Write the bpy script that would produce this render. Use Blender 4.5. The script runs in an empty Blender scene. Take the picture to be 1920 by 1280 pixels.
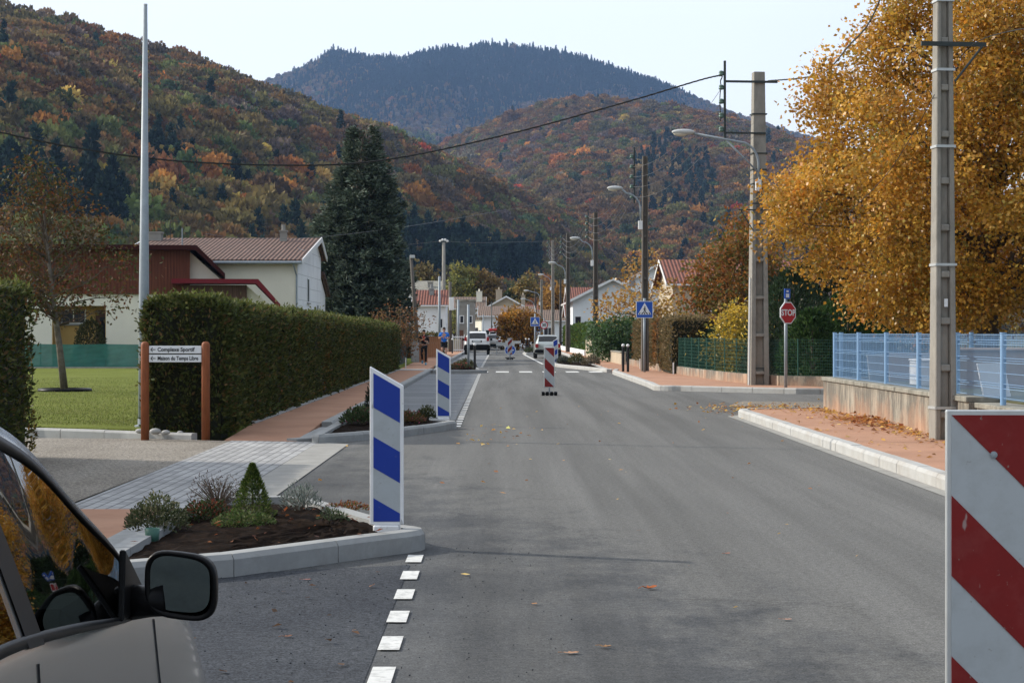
import bpy, bmesh, math, random
import numpy as np
from mathutils import Vector, Matrix

R = math.radians
random.seed(7)
rng = np.random.default_rng(7)
S = bpy.context.scene
COL = S.collection

# ---------------------------------------------------------------- camera
F, CX, CY, EYE = 3600.0, 940.0, 623.0, 1.6      # focal length and vanishing point in photo pixels, eye height in metres
cam = bpy.data.cameras.new('camera')
cam.sensor_width = 36.0
cam.lens = 36.0 * F / 1920.0
cam.shift_x = 20.0 / 1920.0
cam.shift_y = -17.0 / 1920.0
cam.clip_start = 0.1
cam.clip_end = 30000.0
cam_o = bpy.data.objects.new('camera', cam)
cam_o.location = (0, 0, EYE)
cam_o.rotation_euler = (R(90), 0, 0)
COL.objects.link(cam_o)
S.camera = cam_o

# ---------------------------------------------------------------- sky and sun
SUN_EL, SUN_AZ = 28.5, 22.0                     # elevation; degrees ahead of due left
w = bpy.data.worlds.new('World')
S.world = w
w.use_nodes = True
nt = w.node_tree
nt.nodes.clear()
sky = nt.nodes.new('ShaderNodeTexSky')
sky.sky_type = 'NISHITA'
sky.sun_disc = False
sky.sun_elevation = R(SUN_EL)
sky.sun_rotation = R(-(90 - SUN_AZ))
sky.altitude = 450
sky.air_density = 1.0
sky.dust_density = 5.0
sky.ozone_density = 1.0
bg = nt.nodes.new('ShaderNodeBackground')
bg.inputs['Strength'].default_value = 0.11
# thin high cloud: a milky veil over the clear sky
veil = nt.nodes.new('ShaderNodeMix'); veil.data_type = 'RGBA'
# the veil is bright towards the sun and thins out behind the camera
geo = nt.nodes.new('ShaderNodeNewGeometry')
dotp = nt.nodes.new('ShaderNodeVectorMath'); dotp.operation = 'DOT_PRODUCT'
dotp.inputs[1].default_value = (math.cos(R(SUN_AZ)) * math.cos(R(SUN_EL)), -math.sin(R(SUN_AZ)) * math.cos(R(SUN_EL)), -math.sin(R(SUN_EL)))
vr = nt.nodes.new('ShaderNodeMapRange')
vr.inputs['From Min'].default_value = -0.6; vr.inputs['From Max'].default_value = 0.3
vr.inputs['To Min'].default_value = 0.12; vr.inputs['To Max'].default_value = 0.76
nt.links.new(geo.outputs['Incoming'], dotp.inputs[0])
nt.links.new(dotp.outputs['Value'], vr.inputs['Value'])
nt.links.new(vr.outputs[0], veil.inputs[0])
veil.inputs[7].default_value = (8.9, 9.4, 10.1, 1)
nt.links.new(sky.outputs[0], veil.inputs[6])
nt.links.new(veil.outputs[2], bg.inputs['Color'])
out = nt.nodes.new('ShaderNodeOutputWorld')
nt.links.new(bg.outputs[0], out.inputs['Surface'])

sun = bpy.data.lights.new('sun', 'SUN')
sun.energy = 3.6
sun.angle = R(0.55)
sun.color = (1.0, 0.93, 0.82)
sun_o = bpy.data.objects.new('sun', sun)
to_sun = Vector((-math.cos(R(SUN_AZ)) * math.cos(R(SUN_EL)), math.sin(R(SUN_AZ)) * math.cos(R(SUN_EL)), math.sin(R(SUN_EL))))
sun_o.rotation_euler = to_sun.to_track_quat('Z', 'Y').to_euler()
sun_o.location = (-40, 20, 40)
COL.objects.link(sun_o)

S.view_settings.view_transform = 'Standard'
S.view_settings.look = 'None'
S.view_settings.gamma = 1.0
S.view_settings.exposure = 0.45
S.render.engine = 'CYCLES'
S.cycles.use_denoising = True
S.cycles.max_bounces = 6
S.cycles.transparent_max_bounces = 12
S.cycles.volume_bounces = 0
S.cycles.volume_max_steps = 64

# ---------------------------------------------------------------- helpers
def at(x, y, Y):
    """photo pixel + distance along the street -> point in metres"""
    return Vector(((x - CX) * Y / F, Y, EYE + (CY - y) * Y / F))

def tag(o, label=None, cat=None, group=None, kind=None):
    if label: o['label'] = label
    if cat: o['category'] = cat
    if group: o['group'] = group
    if kind: o['kind'] = kind
    return o

def thing(name, label, cat, loc=(0, 0, 0), rz=0.0, group=None):
    o = bpy.data.objects.new(name, None)
    o.empty_display_size = 0.2
    o.location = loc
    o.rotation_euler = (0, 0, rz)
    COL.objects.link(o)
    return tag(o, label, cat, group)

def copy_tree(o, parent=None):
    c = o.copy()
    COL.objects.link(c)
    if parent is not None: c.parent = parent
    for ch in list(o.children):
        copy_tree(ch, c)
    return c

def link_mesh(name, me, mats, parent=None, loc=(0, 0, 0), smooth=False):
    for m in (mats if isinstance(mats, (list, tuple)) else [mats]):
        me.materials.append(m)
    if smooth:
        me.polygons.foreach_set('use_smooth', [True] * len(me.polygons))
    o = bpy.data.objects.new(name, me)
    o.location = loc
    if parent is not None: o.parent = parent
    COL.objects.link(o)
    return o

class MB:
    """collects shapes into ONE mesh"""
    def __init__(s): s.v = []; s.f = []; s.m = []
    def add(s, vs, fs, mi=0):
        b = len(s.v)
        s.v += [tuple(v) for v in vs]
        s.f += [tuple(b + i for i in f) for f in fs]
        s.m += [mi] * len(fs)
        return s
    def box(s, x0, x1, y0, y1, z0, z1, mi=0, mat=None):
        vs = [Vector((x, y, z)) for z in (z0, z1) for y in (y0, y1) for x in (x0, x1)]
        if mat is not None: vs = [mat @ v for v in vs]
        return s.add(vs, [(0, 2, 3, 1), (4, 5, 7, 6), (0, 1, 5, 4), (2, 6, 7, 3), (0, 4, 6, 2), (1, 3, 7, 5)], mi)
    def taper(s, b0, b1, z0, z1, mi=0):
        """b = (x0,x1,y0,y1) at the bottom and the top"""
        vs = [(x, y, z0) for y in b0[2:] for x in b0[:2]] + [(x, y, z1) for y in b1[2:] for x in b1[:2]]
        return s.add(vs, [(0, 2, 3, 1), (4, 5, 7, 6), (0, 1, 5, 4), (2, 6, 7, 3), (0, 4, 6, 2), (1, 3, 7, 5)], mi)
    def tube(s, pts, rad, n=8, mi=0, caps=True):
        pts = [Vector(p) for p in pts]
        if not isinstance(rad, (list, tuple)): rad = [rad] * len(pts)
        vs = []; fs = []
        up = None
        for i, p in enumerate(pts):
            d = (pts[min(i + 1, len(pts) - 1)] - pts[max(i - 1, 0)])
            if d.length < 1e-9: d = Vector((0, 0, 1))
            d.normalize()
            if up is None:
                up = d.orthogonal().normalized()
            else:
                up = (up - d * up.dot(d))
                up = up.normalized() if up.length > 1e-6 else d.orthogonal().normalized()
            sd = d.cross(up)
            for k in range(n):
                a = 2 * math.pi * k / n
                vs.append(p + (up * math.cos(a) + sd * math.sin(a)) * rad[i])
        for i in range(len(pts) - 1):
            for k in range(n):
                k2 = (k + 1) % n
                fs.append((i * n + k, i * n + k2, (i + 1) * n + k2, (i + 1) * n + k))
        if caps:
            fs.append(tuple(range(n - 1, -1, -1)))
            fs.append(tuple((len(pts) - 1) * n + k for k in range(n)))
        return s.add(vs, fs, mi)
    def prism(s, poly, axis, a, b, mi=0):
        def P(u, v, t):
            return (u, v, t) if axis == 'z' else ((u, t, v) if axis == 'y' else (t, u, v))
        n = len(poly)
        vs = [P(u, v, a) for u, v in poly] + [P(u, v, b) for u, v in poly]
        fs = [tuple(range(n - 1, -1, -1)), tuple(range(n, 2 * n))]
        fs += [(i, (i + 1) % n, n + (i + 1) % n, n + i) for i in range(n)]
        return s.add(vs, fs, mi)
    def lathe(s, prof, c=(0, 0, 0), n=16, mi=0, axis='z', sc=(1, 1, 1)):
        vs = []; fs = []
        for r, z in prof:
            for k in range(n):
                a = 2 * math.pi * k / n
                x, y = r * math.cos(a), r * math.sin(a)
                p = (x, y, z) if axis == 'z' else ((z, x, y) if axis == 'x' else (x, z, y))
                vs.append((c[0] + p[0] * sc[0], c[1] + p[1] * sc[1], c[2] + p[2] * sc[2]))
        for i in range(len(prof) - 1):
            for k in range(n):
                k2 = (k + 1) % n
                fs.append((i * n + k, i * n + k2, (i + 1) * n + k2, (i + 1) * n + k))
        fs.append(tuple(range(n - 1, -1, -1)))
        fs.append(tuple((len(prof) - 1) * n + k for k in range(n)))
        return s.add(vs, fs, mi)
    def ball(s, c, r, n=12, mi=0, sc=(1, 1, 1)):
        m = max(4, n // 2)
        prof = [(max(1e-4, math.sin(math.pi * i / m)) * r, -math.cos(math.pi * i / m) * r) for i in range(m + 1)]
        return s.lathe(prof, c, n, mi, 'z', sc)
    def build(s, name, mats, parent=None, loc=(0, 0, 0), smooth=False, bevel=0.0, seg=1, merge=False):
        me = bpy.data.meshes.new(name)
        me.from_pydata(s.v, [], s.f)
        if any(s.m): me.polygons.foreach_set('material_index', s.m)
        bm = bmesh.new(); bm.from_mesh(me)
        if merge: bmesh.ops.remove_doubles(bm, verts=bm.verts, dist=1e-5)
        bmesh.ops.recalc_face_normals(bm, faces=bm.faces)
        if bevel > 0:
            ed = [e for e in bm.edges if len(e.link_faces) == 2 and e.calc_face_angle(0) > 0.5]
            bmesh.ops.bevel(bm, geom=ed, offset=bevel, segments=seg, profile=0.5, affect='EDGES')
        bm.to_mesh(me); bm.free()
        o = link_mesh(name, me, mats, parent, loc, smooth)
        return o

def struct(o):
    o['kind'] = 'structure'
    return o

def text(body, size, mat, parent, loc, rot=(math.pi / 2, 0, 0), name='lettering', bold=0.0, ax='LEFT', ay='CENTER', sx=1.0, depth=0.0012):
    cu = bpy.data.curves.new(name, 'FONT')
    cu.body = body; cu.size = size; cu.align_x = ax; cu.align_y = ay
    cu.offset = bold; cu.extrude = depth; cu.resolution_u = 4
    t = bpy.data.objects.new(name, cu)
    COL.objects.link(t)
    dg = bpy.context.evaluated_depsgraph_get()
    me = bpy.data.meshes.new_from_object(t.evaluated_get(dg))
    bpy.data.objects.remove(t)
    o = link_mesh(name, me, [], parent, loc)
    me.materials.clear(); me.materials.append(mat)
    o.rotation_euler = rot
    o.scale = (sx, 1, 1)
    return o

def noise3(P, sc, seed=0):
    """cheap smooth noise in about -1..1 for an (N,3) array"""
    r = np.random.default_rng(seed)
    v = np.zeros(len(P)); tot = 0
    for o in range(4):
        for _ in range(3):
            k = r.normal(size=3); k /= np.linalg.norm(k)
            v += (0.62 ** o) * np.sin(P @ k * sc * (1.9 ** o) * 2.2 + r.uniform(0, 6.28))
        tot += (0.62 ** o) * 1.7
    return v / tot

def unit(A):
    return A / np.maximum(np.linalg.norm(A, axis=1, keepdims=True), 1e-9)

def leaf_mesh(name, P, D, L, W, tint, mat, parent=None, jit=0.6, fold=0.0, loc=(0, 0, 0)):
    """one rhombus leaf per point; L, W arrays or numbers; tint (N,3) the leaf's own colour"""
    n = len(P)
    L = np.broadcast_to(L, (n,)).reshape(n, 1); W = np.broadcast_to(W, (n,)).reshape(n, 1)
    D = unit(unit(D) + rng.normal(size=(n, 3)) * jit)
    Sd = unit(np.cross(D, rng.normal(size=(n, 3))))
    N = np.cross(D, Sd)
    V = np.empty((n, 4, 3), np.float32)
    V[:, 0] = P
    V[:, 1] = P + D * L * .45 + Sd * W * .5 + N * W * fold
    V[:, 2] = P + D * L
    V[:, 3] = P + D * L * .45 - Sd * W * .5 + N * W * fold
    me = bpy.data.meshes.new(name)
    me.vertices.add(n * 4); me.vertices.foreach_set('co', V.ravel())
    me.loops.add(n * 4); me.loops.foreach_set('vertex_index', np.arange(n * 4, dtype=np.int32))
    me.polygons.add(n); me.polygons.foreach_set('loop_start', np.arange(0, n * 4, 4, dtype=np.int32))
    me.polygons.foreach_set('loop_total', np.full(n, 4, np.int32))
    ca = me.attributes.new('tint', 'FLOAT_COLOR', 'POINT')
    C = np.ones((n, 4, 4), np.float32); C[:, :, :3] = np.asarray(tint, np.float32)[:, None, :]
    ca.data.foreach_set('color', C.ravel())
    me.update(); me.validate()
    return link_mesh(name, me, mat, parent, loc)

def pick(cols, n, var=0.18, wts=None):
    """n leaf colours drawn from a list of hues"""
    cols = np.array(cols, float)
    p = None if wts is None else np.array(wts, float) / sum(wts)
    C = cols[rng.choice(len(cols), n, p=p)]
    return np.clip(C * (1 + rng.normal(size=(n, 1)) * var), 0.004, 0.9)

# ---------------------------------------------------------------- materials
def newmat(name):
    m = bpy.data.materials.new(name)
    m.use_nodes = True
    nt = m.node_tree
    return m, nt, nt.nodes['Principled BSDF']

def N(nt, t, **kw):
    n = nt.nodes.new(t)
    for k, v in kw.items():
        if hasattr(n, k): setattr(n, k, v)
        else: n.inputs[k.replace('_', ' ')].default_value = v
    return n

def coord(nt, scale=(1, 1, 1), kind='Object'):
    tc = nt.nodes.new('ShaderNodeTexCoord')
    mp = nt.nodes.new('ShaderNodeMapping')
    mp.inputs['Scale'].default_value = scale
    nt.links.new(tc.outputs[kind], mp.inputs['Vector'])
    return mp.outputs[0]

def noise(nt, vec, scale, detail=5, rough=0.6):
    n = N(nt, 'ShaderNodeTexNoise', Scale=scale, Detail=detail, Roughness=rough)
    nt.links.new(vec, n.inputs['Vector'])
    return n.outputs['Fac']

def ramp(nt, fac, stops):
    r = nt.nodes.new('ShaderNodeValToRGB')
    el = r.color_ramp.elements
    while len(el) < len(stops): el.new(0.5)
    for e, (p, c) in zip(el, stops):
        e.position = p
        e.color = (*c, 1) if len(c) == 3 else c
    nt.links.new(fac, r.inputs['Fac'])
    return r.outputs['Color']

def mix(nt, fac, a, b, mode='MIX'):
    m = nt.nodes.new('ShaderNodeMix'); m.data_type = 'RGBA'; m.blend_type = mode
    for s, v in ((m.inputs[0], fac), (m.inputs[6], a), (m.inputs[7], b)):
        if hasattr(v, 'links'): nt.links.new(v, s)
        elif isinstance(v, (int, float)): s.default_value = v
        else: s.default_value = (*v, 1) if len(v) == 3 else v
    return m.outputs[2]

def bump(nt, b, h, strength=0.3, dist=0.02):
    bp = nt.nodes.new('ShaderNodeBump')
    bp.inputs['Strength'].default_value = strength
    bp.inputs['Distance'].default_value = dist
    nt.links.new(h, bp.inputs['Height'])
    nt.links.new(bp.outputs[0], b.inputs['Normal'])

def gray(v): return (v, v, v)

def M(name, col, rough=0.7, metal=0.0, var=0.18, vs=4.0, dirt=None, ds=1.2, damt=0.5, bs=0.0, bsc=60.0, coat=0.0, spec=0.3, stretch=(1, 1, 1)):
    m, nt, b = newmat(name)
    v = coord(nt, stretch)
    c = Vector(col)
    colr = ramp(nt, noise(nt, v, vs), [(0.25, tuple(c * (1 - var))), (0.75, tuple(c * (1 + var)))])
    if dirt is not None:
        f = ramp(nt, noise(nt, v, ds, 6, 0.7), [(0.48, (0, 0, 0)), (0.68, gray(damt))])
        colr = mix(nt, f, colr, dirt)
    nt.links.new(colr, b.inputs['Base Color'])
    b.inputs['Roughness'].default_value = rough
    b.inputs['Metallic'].default_value = metal
    b.inputs['Specular IOR Level'].default_value = spec
    b.inputs['Coat Weight'].default_value = coat
    b.inputs['Coat Roughness'].default_value = 0.10
    if bs > 0: bump(nt, b, noise(nt, v, bsc, 4), bs, 0.01)
    return m

def spots(mat, col, scale, lo, hi, amt, stretch=(1, 1, 1)):
    """small scuffs and specks over an existing surface"""
    nt = mat.node_tree; b = nt.nodes['Principled BSDF']
    src = b.inputs['Base Color'].links[0].from_socket
    f = ramp(nt, noise(nt, coord(nt, stretch), scale, 3, .6), [(lo, (0, 0, 0)), (hi, gray(amt))])
    nt.links.new(mix(nt, f, src, col), b.inputs['Base Color'])

def leafmat(name, trans=0.35, rough=0.6, inst=False, spec=0.18):
    m, nt, b = newmat(name)
    a = N(nt, 'ShaderNodeAttribute', attribute_name='tint')
    col = a.outputs['Color']
    if inst:
        a2 = N(nt, 'ShaderNodeAttribute', attribute_name='kindtint'); a2.attribute_type = 'INSTANCER'
        col = mix(nt, 1.0, a2.outputs['Color'], col, 'MULTIPLY')
    nt.links.new(col, b.inputs['Base Color'])
    b.inputs['Roughness'].default_value = rough
    b.inputs['Specular IOR Level'].default_value = spec
    if trans > 0:
        t = nt.nodes.new('ShaderNodeBsdfTranslucent')
        nt.links.new(col, t.inputs['Color'])
        mx = nt.nodes.new('ShaderNodeMixShader'); mx.inputs[0].default_value = trans
        nt.links.new(b.outputs[0], mx.inputs[1]); nt.links.new(t.outputs[0], mx.inputs[2])
        nt.links.new(mx.outputs[0], nt.nodes['Material Output'].inputs['Surface'])
    return m

def glassmat(name, tint=(0.25, 0.3, 0.3), refl=1.0):
    m, nt, b = newmat(name)
    tr = nt.nodes.new('ShaderNodeBsdfTransparent'); tr.inputs[0].default_value = (*tint, 1)
    gl = nt.nodes.new('ShaderNodeBsdfGlossy'); gl.inputs['Roughness'].default_value = 0.01
    gl.inputs['Color'].default_value = (refl, refl, refl, 1)
    fr = nt.nodes.new('ShaderNodeFresnel'); fr.inputs[0].default_value = 1.55
    mx = nt.nodes.new('ShaderNodeMixShader')
    nt.links.new(fr.outputs[0], mx.inputs[0])
    nt.links.new(tr.outputs[0], mx.inputs[1]); nt.links.new(gl.outputs[0], mx.inputs[2])
    nt.links.new(mx.outputs[0], nt.nodes['Material Output'].inputs['Surface'])
    return m

def asphalt(name, c0, c1, dust, damt=0.55, grain=0.35, road=False, mid=0.0):
    m, nt, b = newmat(name)
    v = coord(nt)
    vl = coord(nt, (1.0, 0.16, 1.0))
    fine = noise(nt, v, 90, 4, 0.7)
    patch = noise(nt, v, 0.7, 7, 0.65)
    col = ramp(nt, patch, [(0.35, c0), (0.65, c1)])
    f2 = ramp(nt, noise(nt, vl, 0.9, 6, 0.62), [(0.45, (0, 0, 0)), (0.72, gray(damt))])
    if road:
        # darker beside the bay and near the camera, paler towards the middle and the far end
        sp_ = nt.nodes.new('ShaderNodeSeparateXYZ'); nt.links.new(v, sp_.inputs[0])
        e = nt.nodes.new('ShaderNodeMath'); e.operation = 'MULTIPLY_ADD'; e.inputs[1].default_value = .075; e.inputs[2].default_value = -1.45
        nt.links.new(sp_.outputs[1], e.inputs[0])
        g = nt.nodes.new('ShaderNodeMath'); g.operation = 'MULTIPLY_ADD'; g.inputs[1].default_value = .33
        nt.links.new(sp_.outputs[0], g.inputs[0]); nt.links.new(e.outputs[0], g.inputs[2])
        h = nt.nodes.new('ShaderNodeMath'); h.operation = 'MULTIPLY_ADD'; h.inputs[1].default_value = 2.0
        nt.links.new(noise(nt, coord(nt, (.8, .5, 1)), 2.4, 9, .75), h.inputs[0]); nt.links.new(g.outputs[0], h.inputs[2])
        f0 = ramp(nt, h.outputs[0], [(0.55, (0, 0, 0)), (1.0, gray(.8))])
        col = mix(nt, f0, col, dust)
    col = mix(nt, f2, col, dust)
    if road:
        # tyre-polished lanes along the street, a few oil drips and hairline cracks
        lanes = ramp(nt, noise(nt, coord(nt, (1, .025, 1)), 1.5, 4, .6), [(0.38, gray(.84)), (0.62, gray(1.14))])
        col = mix(nt, 1.0, col, lanes, 'MULTIPLY')
        oil = ramp(nt, noise(nt, coord(nt, (1, .7, 1)), 2.8, 4, .6), [(0.70, gray(1)), (0.77, gray(.72))])
        col = mix(nt, 1.0, col, oil, 'MULTIPLY')
        vo = nt.nodes.new('ShaderNodeTexVoronoi'); vo.feature = 'DISTANCE_TO_EDGE'; vo.inputs['Scale'].default_value = .33
        wv = nt.nodes.new('ShaderNodeVectorMath'); wv.operation = 'ADD'
        nn = N(nt, 'ShaderNodeTexNoise', Scale=1.6, Detail=6.0, Roughness=.7); nt.links.new(v, nn.inputs['Vector'])
        nt.links.new(v, wv.inputs[0]); nt.links.new(nn.outputs['Color'], wv.inputs[1]); nt.links.new(wv.outputs[0], vo.inputs['Vector'])
        ck = ramp(nt, vo.outputs['Distance'], [(0.0, gray(.55)), (0.006, gray(1))])
        gate = ramp(nt, noise(nt, v, .5, 3), [(0.5, (0, 0, 0)), (0.6, gray(.6))])
        col = mix(nt, gate, col, mix(nt, 1.0, col, ck, 'MULTIPLY'))
    if mid > 0:
        pb = ramp(nt, noise(nt, v, 24, 3, .7), [(0.35, gray(1 - mid)), (0.5, gray(1)), (0.65, gray(1 + mid))])
        col = mix(nt, 1.0, col, pb, 'MULTIPLY')
    sp = ramp(nt, fine, [(0.36, gray(1 - grain)), (0.5, gray(1)), (0.68, gray(1 + grain))])
    col = mix(nt, 1.0, col, sp, 'MULTIPLY')
    crumbs = ramp(nt, noise(nt, v, 28, 3, 0.6), [(0.3, gray(0.72)), (0.4, gray(1))])
    col = mix(nt, 1.0, col, crumbs, 'MULTIPLY')
    nt.links.new(col, b.inputs['Base Color'])
    b.inputs['Roughness'].default_value = 0.85
    b.inputs['Specular IOR Level'].default_value = 0.06
    bump(nt, b, fine, 0.5, 0.006)
    return m

def tilemat(name, c0, c1, period=0.22, axis=0):
    """roman tiles: round channels running down the slope, with courses"""
    m, nt, b = newmat(name)
    v = coord(nt)
    wv = N(nt, 'ShaderNodeTexWave', Scale=1.0 / period / 6.283 * 6.283 / 3.1416, Distortion=0.3)
    wv.bands_direction = 'X' if axis == 0 else 'Y'
    wv.inputs['Detail'].default_value = 1
    nt.links.new(v, wv.inputs['Vector'])
    w2 = N(nt, 'ShaderNodeTexWave', Scale=1.0 / 0.34 / 3.1416, Distortion=0.2)
    w2.bands_direction = 'Y' if axis == 0 else 'X'
    w2.wave_profile = 'SAW'
    nt.links.new(v, w2.inputs['Vector'])
    br = N(nt, 'ShaderNodeTexNoise', Scale=4.5, Detail=6.0, Roughness=.8)
    nt.links.new(v, br.inputs['Vector'])
    col = ramp(nt, br.outputs['Fac'], [(0.38, c0), (0.62, c1)])
    lo = ramp(nt, wv.outputs['Fac'], [(0.1, gray(0.35)), (0.6, gray(1.1))])
    col = mix(nt, 0.8, col, lo, 'MULTIPLY')
    l2 = ramp(nt, w2.outputs['Fac'], [(0.0, gray(0.45)), (0.25, gray(1.05))])
    col = mix(nt, 0.6, col, l2, 'MULTIPLY')
    nt.links.new(col, b.inputs['Base Color'])
    b.inputs['Roughness'].default_value = 0.85
    ad = nt.nodes.new('ShaderNodeMath'); ad.operation = 'ADD'
    nt.links.new(wv.outputs['Fac'], ad.inputs[0]); nt.links.new(w2.outputs['Fac'], ad.inputs[1])
    bump(nt, b, ad.outputs[0], 0.9, 0.06)
    return m

X = {}
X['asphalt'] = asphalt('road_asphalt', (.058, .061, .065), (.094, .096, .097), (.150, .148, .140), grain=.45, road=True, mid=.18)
X['bay'] = asphalt('bay_asphalt', (.043, .047, .055), (.064, .069, .077), (.095, .097, .096), 0.25, 0.6, mid=.24)
X['bay2'] = asphalt('grey_bay', (.15, .158, .168), (.19, .2, .21), (.23, .235, .235), 0.5)
X['gravel'] = asphalt('gravel_drive', (.20, .178, .15), (.26, .235, .2), (.32, .295, .255), 0.5, 0.6, mid=.45)
X['terra'] = M('terracotta_paving', (.37, .21, .14), .9, spec=.08, var=.16, vs=1.3, dirt=(.46, .28, .19), ds=.7, damt=.5, bs=.3, bsc=120)
X['concrete'] = M('kerb_concrete', (.29, .295, .29), .85, var=.12, vs=6, dirt=(.19, .185, .17), ds=2.2, damt=.55, bs=.25, bsc=90)
X['kerbwhite'] = M('pale_kerb', (.40, .40, .385), .85, var=.1, vs=5, dirt=(.30, .27, .23), ds=1.6, damt=.55, bs=.2, bsc=90)
X['gutter'] = M('gutter_mortar', (.27, .265, .245), .9, var=.2, vs=3, dirt=(.25, .24, .22), ds=1.1, damt=.6, bs=.3, bsc=60)
X['paint'] = M('road_paint', (.60, .60, .575), .7, var=.07, vs=12, dirt=(.22, .22, .21), ds=14, damt=.7)
X['jointpaint'] = M('pale_joint', (.48, .49, .49), .8, var=.15, vs=6)
X['soil'] = M('planter_soil', (.013, .0095, .0075), .97, spec=.02, var=.5, vs=22, dirt=(.035, .02, .013), ds=18, damt=.6, bs=1.0, bsc=22)
X['white_plastic'] = M('white_plastic', (.78, .79, .80), .45, var=.03, vs=3, dirt=(.55, .54, .5), ds=3.5, damt=.3)
X['refl_white'] = M('reflective_white_film', (.40, .435, .455), .5, var=.05, vs=6, dirt=(.24, .24, .23), ds=5, damt=.3)
X['refl_blue'] = M('reflective_blue_film', (.012, .042, .30), .35, var=.1, vs=4)
X['refl_red'] = M('reflective_red_film', (.185, .010, .010), .45, var=.14, vs=5, dirt=(.26, .06, .055), ds=9, damt=.3)
for _m in ('refl_white', 'refl_red', 'refl_blue', 'white_plastic'):
    spots(X[_m], (.24, .23, .21), 34, .68, .74, .6 if _m != 'refl_blue' else .3)
    spots(X[_m], (.42, .41, .39) if _m == 'refl_red' else (.22, .22, .21), 9, .66, .70, .5 if _m != 'refl_blue' else .15, (1.6, 1, .5))
X['galv'] = M('galvanised_steel', (.29, .33, .36), .55, metal=.2, var=.12, vs=9, dirt=(.22, .25, .26), ds=3, damt=.5)
X['alu'] = M('aluminium_edge', (.55, .57, .57), .45, metal=.6, var=.1, vs=5)
X['dark'] = M('black_plastic', (.006, .006, .0065), .4, spec=.12, var=.2, vs=8)
X['rubber'] = M('tyre_rubber', (.02, .02, .02), .85, var=.2, vs=10)
X['black_metal'] = M('black_painted_steel', (.018, .018, .02), .4, var=.15, vs=6)
X['white_paint'] = M('white_enamel', (.75, .75, .74), .4, var=.05, vs=3)
X['sign_blue'] = M('sign_blue_film', (.02, .09, .42), .4, var=.06, vs=4)
X['sign_white'] = M('sign_white_film', (.70, .72, .73), .4, var=.04, vs=5)
X['sign_red'] = M('sign_red_film', (.42, .012, .014), .4, var=.08, vs=5)
X['sign_black'] = M('sign_black_film', (.012, .012, .014), .5, var=.05)
X['stained_wood'] = M('stained_wood_post', (.24, .075, .028), .6, var=.25, vs=6, stretch=(6, 6, 1), bs=.2, bsc=30)
X['pole_concrete'] = M('pole_concrete', (.27, .255, .225), .9, var=.15, vs=5, dirt=(.14, .13, .115), ds=2.4, damt=.7, bs=.35, bsc=50, stretch=(1, 1, .5))
X['pole_wood'] = M('weathered_pole_wood', (.11, .097, .083), .9, var=.25, vs=5, stretch=(5, 5, .6), bs=.3, bsc=30)
X['iron'] = M('dark_iron', (.05, .06, .06), .55, metal=.4, var=.2, vs=8)
X['porcelain'] = M('insulator_glass', (.10, .16, .13), .2, var=.2, vs=9)
X['cable'] = M('cable_sheath', (.018, .018, .018), .6, var=.1)
X['wire'] = M('bare_wire', (.16, .16, .16), .5, metal=.5, var=.1)
X['fence_blue'] = M('blue_fence_paint', (.21, .35, .53), .4, var=.06, vs=6, dirt=(.22, .36, .55), ds=4, damt=.3)
X['wall_face'] = None
X['coping'] = M('weathered_coping', (.25, .24, .2), .95, var=.3, vs=7, dirt=(.10, .095, .08), ds=3, damt=.8, bs=.5, bsc=30)
X['cream'] = M('cream_render', (.80, .76, .64), .9, var=.04, vs=1.5, dirt=(.66, .62, .52), ds=.6, damt=.3, bs=.15, bsc=70)
X['whitewall'] = M('white_render', (.78, .79, .80), .9, var=.04, vs=1.5, dirt=(.52, .53, .54), ds=.5, damt=.35, bs=.15, bsc=60)
X['greywall'] = M('grey_cement_render', (.27, .26, .235), .92, var=.12, vs=1.2, dirt=(.18, .17, .155), ds=.5, damt=.5, bs=.2, bsc=60)
X['beigewall'] = M('beige_render', (.46, .39, .29), .92, var=.08, vs=1.2, dirt=(.33, .28, .22), ds=.5, damt=.4, bs=.2, bsc=60)
X['ochre'] = M('ochre_render', (.52, .34, .12), .9, var=.06, vs=1.5)
X['clad'] = M('red_brown_cladding', (.135, .042, .022), .75, var=.35, vs=3, stretch=(6, 6, .35), bs=.4, bsc=12)
X['clad2'] = M('weathered_brown_cladding', (.105, .058, .04), .8, var=.4, vs=3, stretch=(6, 6, .35), bs=.4, bsc=12)
X['fascia'] = M('dark_red_fascia', (.045, .014, .013), .9, spec=.1, var=.15, vs=4)
X['fascia_red'] = M('red_fascia', (.17, .022, .03), .85, spec=.15, var=.12, vs=4)
X['tile'] = tilemat('old_clay_tiles', (.06, .036, .03), (.20, .105, .075))
X['tile_red'] = tilemat('red_clay_tiles', (.15, .05, .034), (.28, .095, .06))
X['tile_brown'] = tilemat('brown_clay_tiles', (.15, .10, .075), (.25, .17, .125))
X['window'] = M('window_pane', (.02, .022, .028), .08, var=.1, vs=2)
X['door_brown'] = M('brown_door', (.10, .042, .022), .5, var=.15, vs=4, stretch=(5, 5, .5))
X['bark'] = M('tree_bark', (.10, .075, .055), .95, var=.35, vs=9, bs=.8, bsc=26, stretch=(1, 1, .4))
X['bark_pale'] = M('pale_lichened_bark', (.12, .10, .08), .95, var=.4, vs=9, dirt=(.25, .24, .20), ds=7, damt=.5, bs=.7, bsc=26)
X['twig'] = M('bare_twigs', (.16, .12, .09), .9, var=.2)
X['hedge_core'] = M('hedge_inside', (.02, .022, .012), .95, var=.4, vs=9, bs=.6, bsc=20)
X['leaf'] = leafmat('leaf_surface')
X['leaf_gold'] = leafmat('golden_leaf_surface', 0.40, 0.42, spec=0.4)
X['needle'] = leafmat('needle_surface', 0.12, 0.6)
X['forest'] = leafmat('forest_crown', 0.25, 0.8, inst=True, spec=0.1)
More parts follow.
